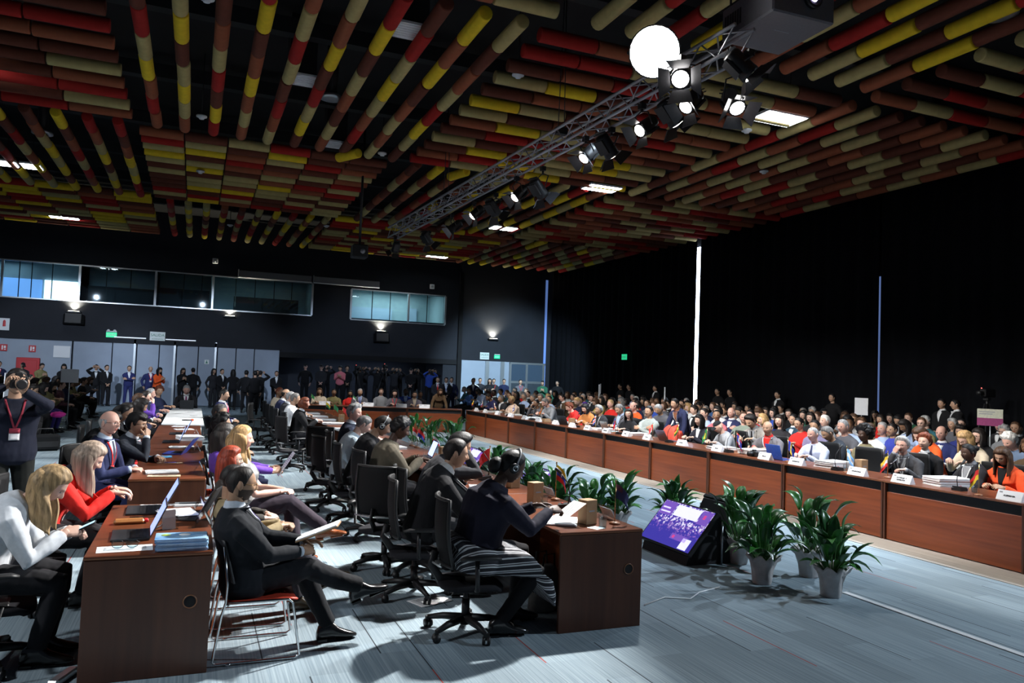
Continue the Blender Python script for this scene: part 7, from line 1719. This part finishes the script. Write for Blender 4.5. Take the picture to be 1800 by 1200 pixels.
# ------------------------------------------------------------------ light
for (y, z, tgt, pw, lab) in (
    (8.2, 5.45, (1.0,7.2,.4), 1500, 'lit stage light with lens towards the camera, first from the near end of the truss'),
    (9.3, 5.45, (-.2,8.4,.9), 1700, 'lit stage light with wide barn doors, second from the near end of the truss'),
    (11.0, 5.48, (1.0,10.2,.4), 2600, 'lit stage light with lens towards the left desks, third from the near end'),
    (13.9, 5.42, (1.0,13.0,.4), 2600, 'lit stage light, fourth from the near end of the truss'),
    (16.4, 5.5, (.6,15.8,.4), 2600, 'lit stage light, fifth from the near end of the truss'),
    (18.0, 5.45, (.2,18.4,.6), 2600, 'lit stage light, sixth from the near end of the truss'),
    (22.0, 5.42, (4.8,25.2,1.0), 900, 'small lit stage light at the far end of the truss')):
    fresnel(0, (5.7 if y < 21 else 5.25, y, z), tgt, True, pw, .85, lab, angle=36, soft=.06)
for (y, z, tgt, pw, lab) in (
    (7.2, 5.55, (10.2,5.0,.6), 1100, 'dark stage light with chrome barn door, hung nearest the projector'),
    (8.68, 5.42, (10.4,8.8,.6), 1100, 'dark stage light turned to the right crowd beside the nearest lit one'),
    (10.42, 5.42, (10.6,11.5,.6), 1100, 'dark stage light turned to the right crowd, third from the near end'),
    (12.98, 5.3, (10.6,14.5,.6), 1450, 'large dark stage light turned to the right crowd at mid truss'),
    (15.4, 5.4, (10.6,18,.6), 1100, 'dark stage light turned to the right crowd beyond mid truss'),
    (20.5, 5.5, (9.5,22.5,.8), 1100, 'dark stage light in the cluster at the far end of the truss')):
    fresnel(0, (5.85, y, z), tgt, True, pw, .95, lab, angle=74, soft=.09)
fresnel(0, (6.0, 7.6, 5.3), (5.2,3.0,0), True, 150, .9, 'lit stage light with white barn door, third bright lamp right of the truss')
fresnel(0, (5.25, 7.7, 5.55), (.5,2.0,.5), True, 200, 1.0, 'bright stage light just below the large floodlight')
# large floodlight shining at the camera
fl_ = thing('floodlight', 'large glaring white floodlight at the near end of the truss', 'floodlight', (5.06, 8.0, 5.95))
dr = V3((-4.6,-8,-3.6)).normalized(); Q = dr.to_track_quat('-Z','Y').to_matrix().to_4x4()
q = MB(); q.lathe([(.12,.3),(.2,.26),(.3,.02),(.32,0),(.3,0)], 24); obj('lamp_housing', q, M_blackm, fl_, M=Q)
q = MB(); q.ell((0,0,-.0),(.3,.3,.05), 24, 8); obj('lens', q, emit_mat('floodlight_lens', (1,.99,.97), 90), fl_, M=Q)
q = MB(); q.tube([(-.32,0,.1),(-.32,.0,.35),(0,0,.45),(.32,0,.35),(.32,0,.1)], .02, 6, M=Q); obj('yoke', q, M_blackm, fl_)
l = bpy.data.lights.new('flood_beam', 'SPOT'); l.energy = 4200; l.color = (1,.98,.95); l.spot_size = math.radians(56); l.spot_blend = .35; l.shadow_soft_size = .10
o = bpy.data.objects.new('flood_beam', l); COL.objects.link(o); o.location = V3((5.06,8.0,5.95))+dr*.2; o.rotation_euler = V3((-5.1,-2.2,-5.1)).to_track_quat('-Z','Y').to_euler()
# beams of unseen left and right rigs, plus fill beams added without fixtures
def spot(loc, tgt, power, ang, col=(.9,.95,1), soft=.3, name='rig_and_fill_beam'):
    l = bpy.data.lights.new(name, 'SPOT'); l.energy = power; l.color = col; l.spot_size = math.radians(ang); l.spot_blend = .6; l.shadow_soft_size = soft
    o = bpy.data.objects.new(name, l); COL.objects.link(o); o.location = loc; o.rotation_euler = (V3(tgt)-V3(loc)).to_track_quat('-Z','Y').to_euler()
spot((-6.0, 4.0, 6.0), (-1.3,6.6,.9), 1150, 42)
spot((-6.0, 12, 6.0), (-2.6,15.5,.2), 2600, 72)
spot((-5.5, 24, 5.6), (-5.2,37.4,.7), 3000, 42, (.70,.82,1), .06)  # fill added for the grey panels, no lamp hangs here
spot((.3, 23.5, 5.6), (.2,37.4,.6), 2500, 40, (.70,.82,1), .06)  # second added fill, spreads the light along the panels
spot((5.0, 24, 5.8), (8,36.5,.6), 1500, 48, (.6,.75,1), .06)  # added to brighten the photographers, without a fixture
area('recess_fill', (7.8, 39.4, 2.55), (0,0,0), 5, 45, (.55,.7,1), .4)  # fill light added inside the recess to lift its dark wall
spot((12.5, 25, 5.8), (15.2,37,1.2), 4600, 42, (.6,.82,1), .06)  # added to brighten the pale doors, hangs from nothing
spot((11.5, 2.4, 6.0), (5.2,5.8,0), 1900, 80, (.72,.86,1), .10)
spot((12.5, 26, 6.3), (15.2,37,1.4), 4200, 46, (.6,.82,1), .06)  # another added fill on the same doors
spot((11.6, 8.6, 6.2), (6.3,9.8,0), 2600, 66, (.76,.88,1), .08)  # extra rig beam added to brighten the floor before the long table
spot((11.6, 15.5, 6.2), (6.0,16.5,0), 2600, 70, (.76,.88,1), .08)  # same added floor light, farther along
spot((6.4, 11.0, 6.2), (6.6,12.5,0), 500, 120, (.7,.85,1), .2)  # wide fill added over the floor, belongs to neither rig
w = bpy.data.worlds.new('hall_ambient'); SC.world = w; w.use_nodes = True
w.node_tree.nodes['Background'].inputs[0].default_value = (.45,.6,.85,1); w.node_tree.nodes['Background'].inputs[1].default_value = .07
SC.view_settings.view_transform = 'Standard'; SC.view_settings.look = 'None'; SC.view_settings.exposure = 0.15; SC.view_settings.gamma = 1
SC.view_settings.use_curve_mapping = False
SC.cycles.use_denoising = True
SC.cycles.max_bounces = 6; SC.cycles.diffuse_bounces = 3; SC.cycles.glossy_bounces = 3; SC.cycles.transparent_max_bounces = 12; SC.cycles.transmission_bounces = 4
SC.cycles.sample_clamp_indirect = 4; SC.cycles.caustics_reflective = False; SC.cycles.caustics_refractive = False
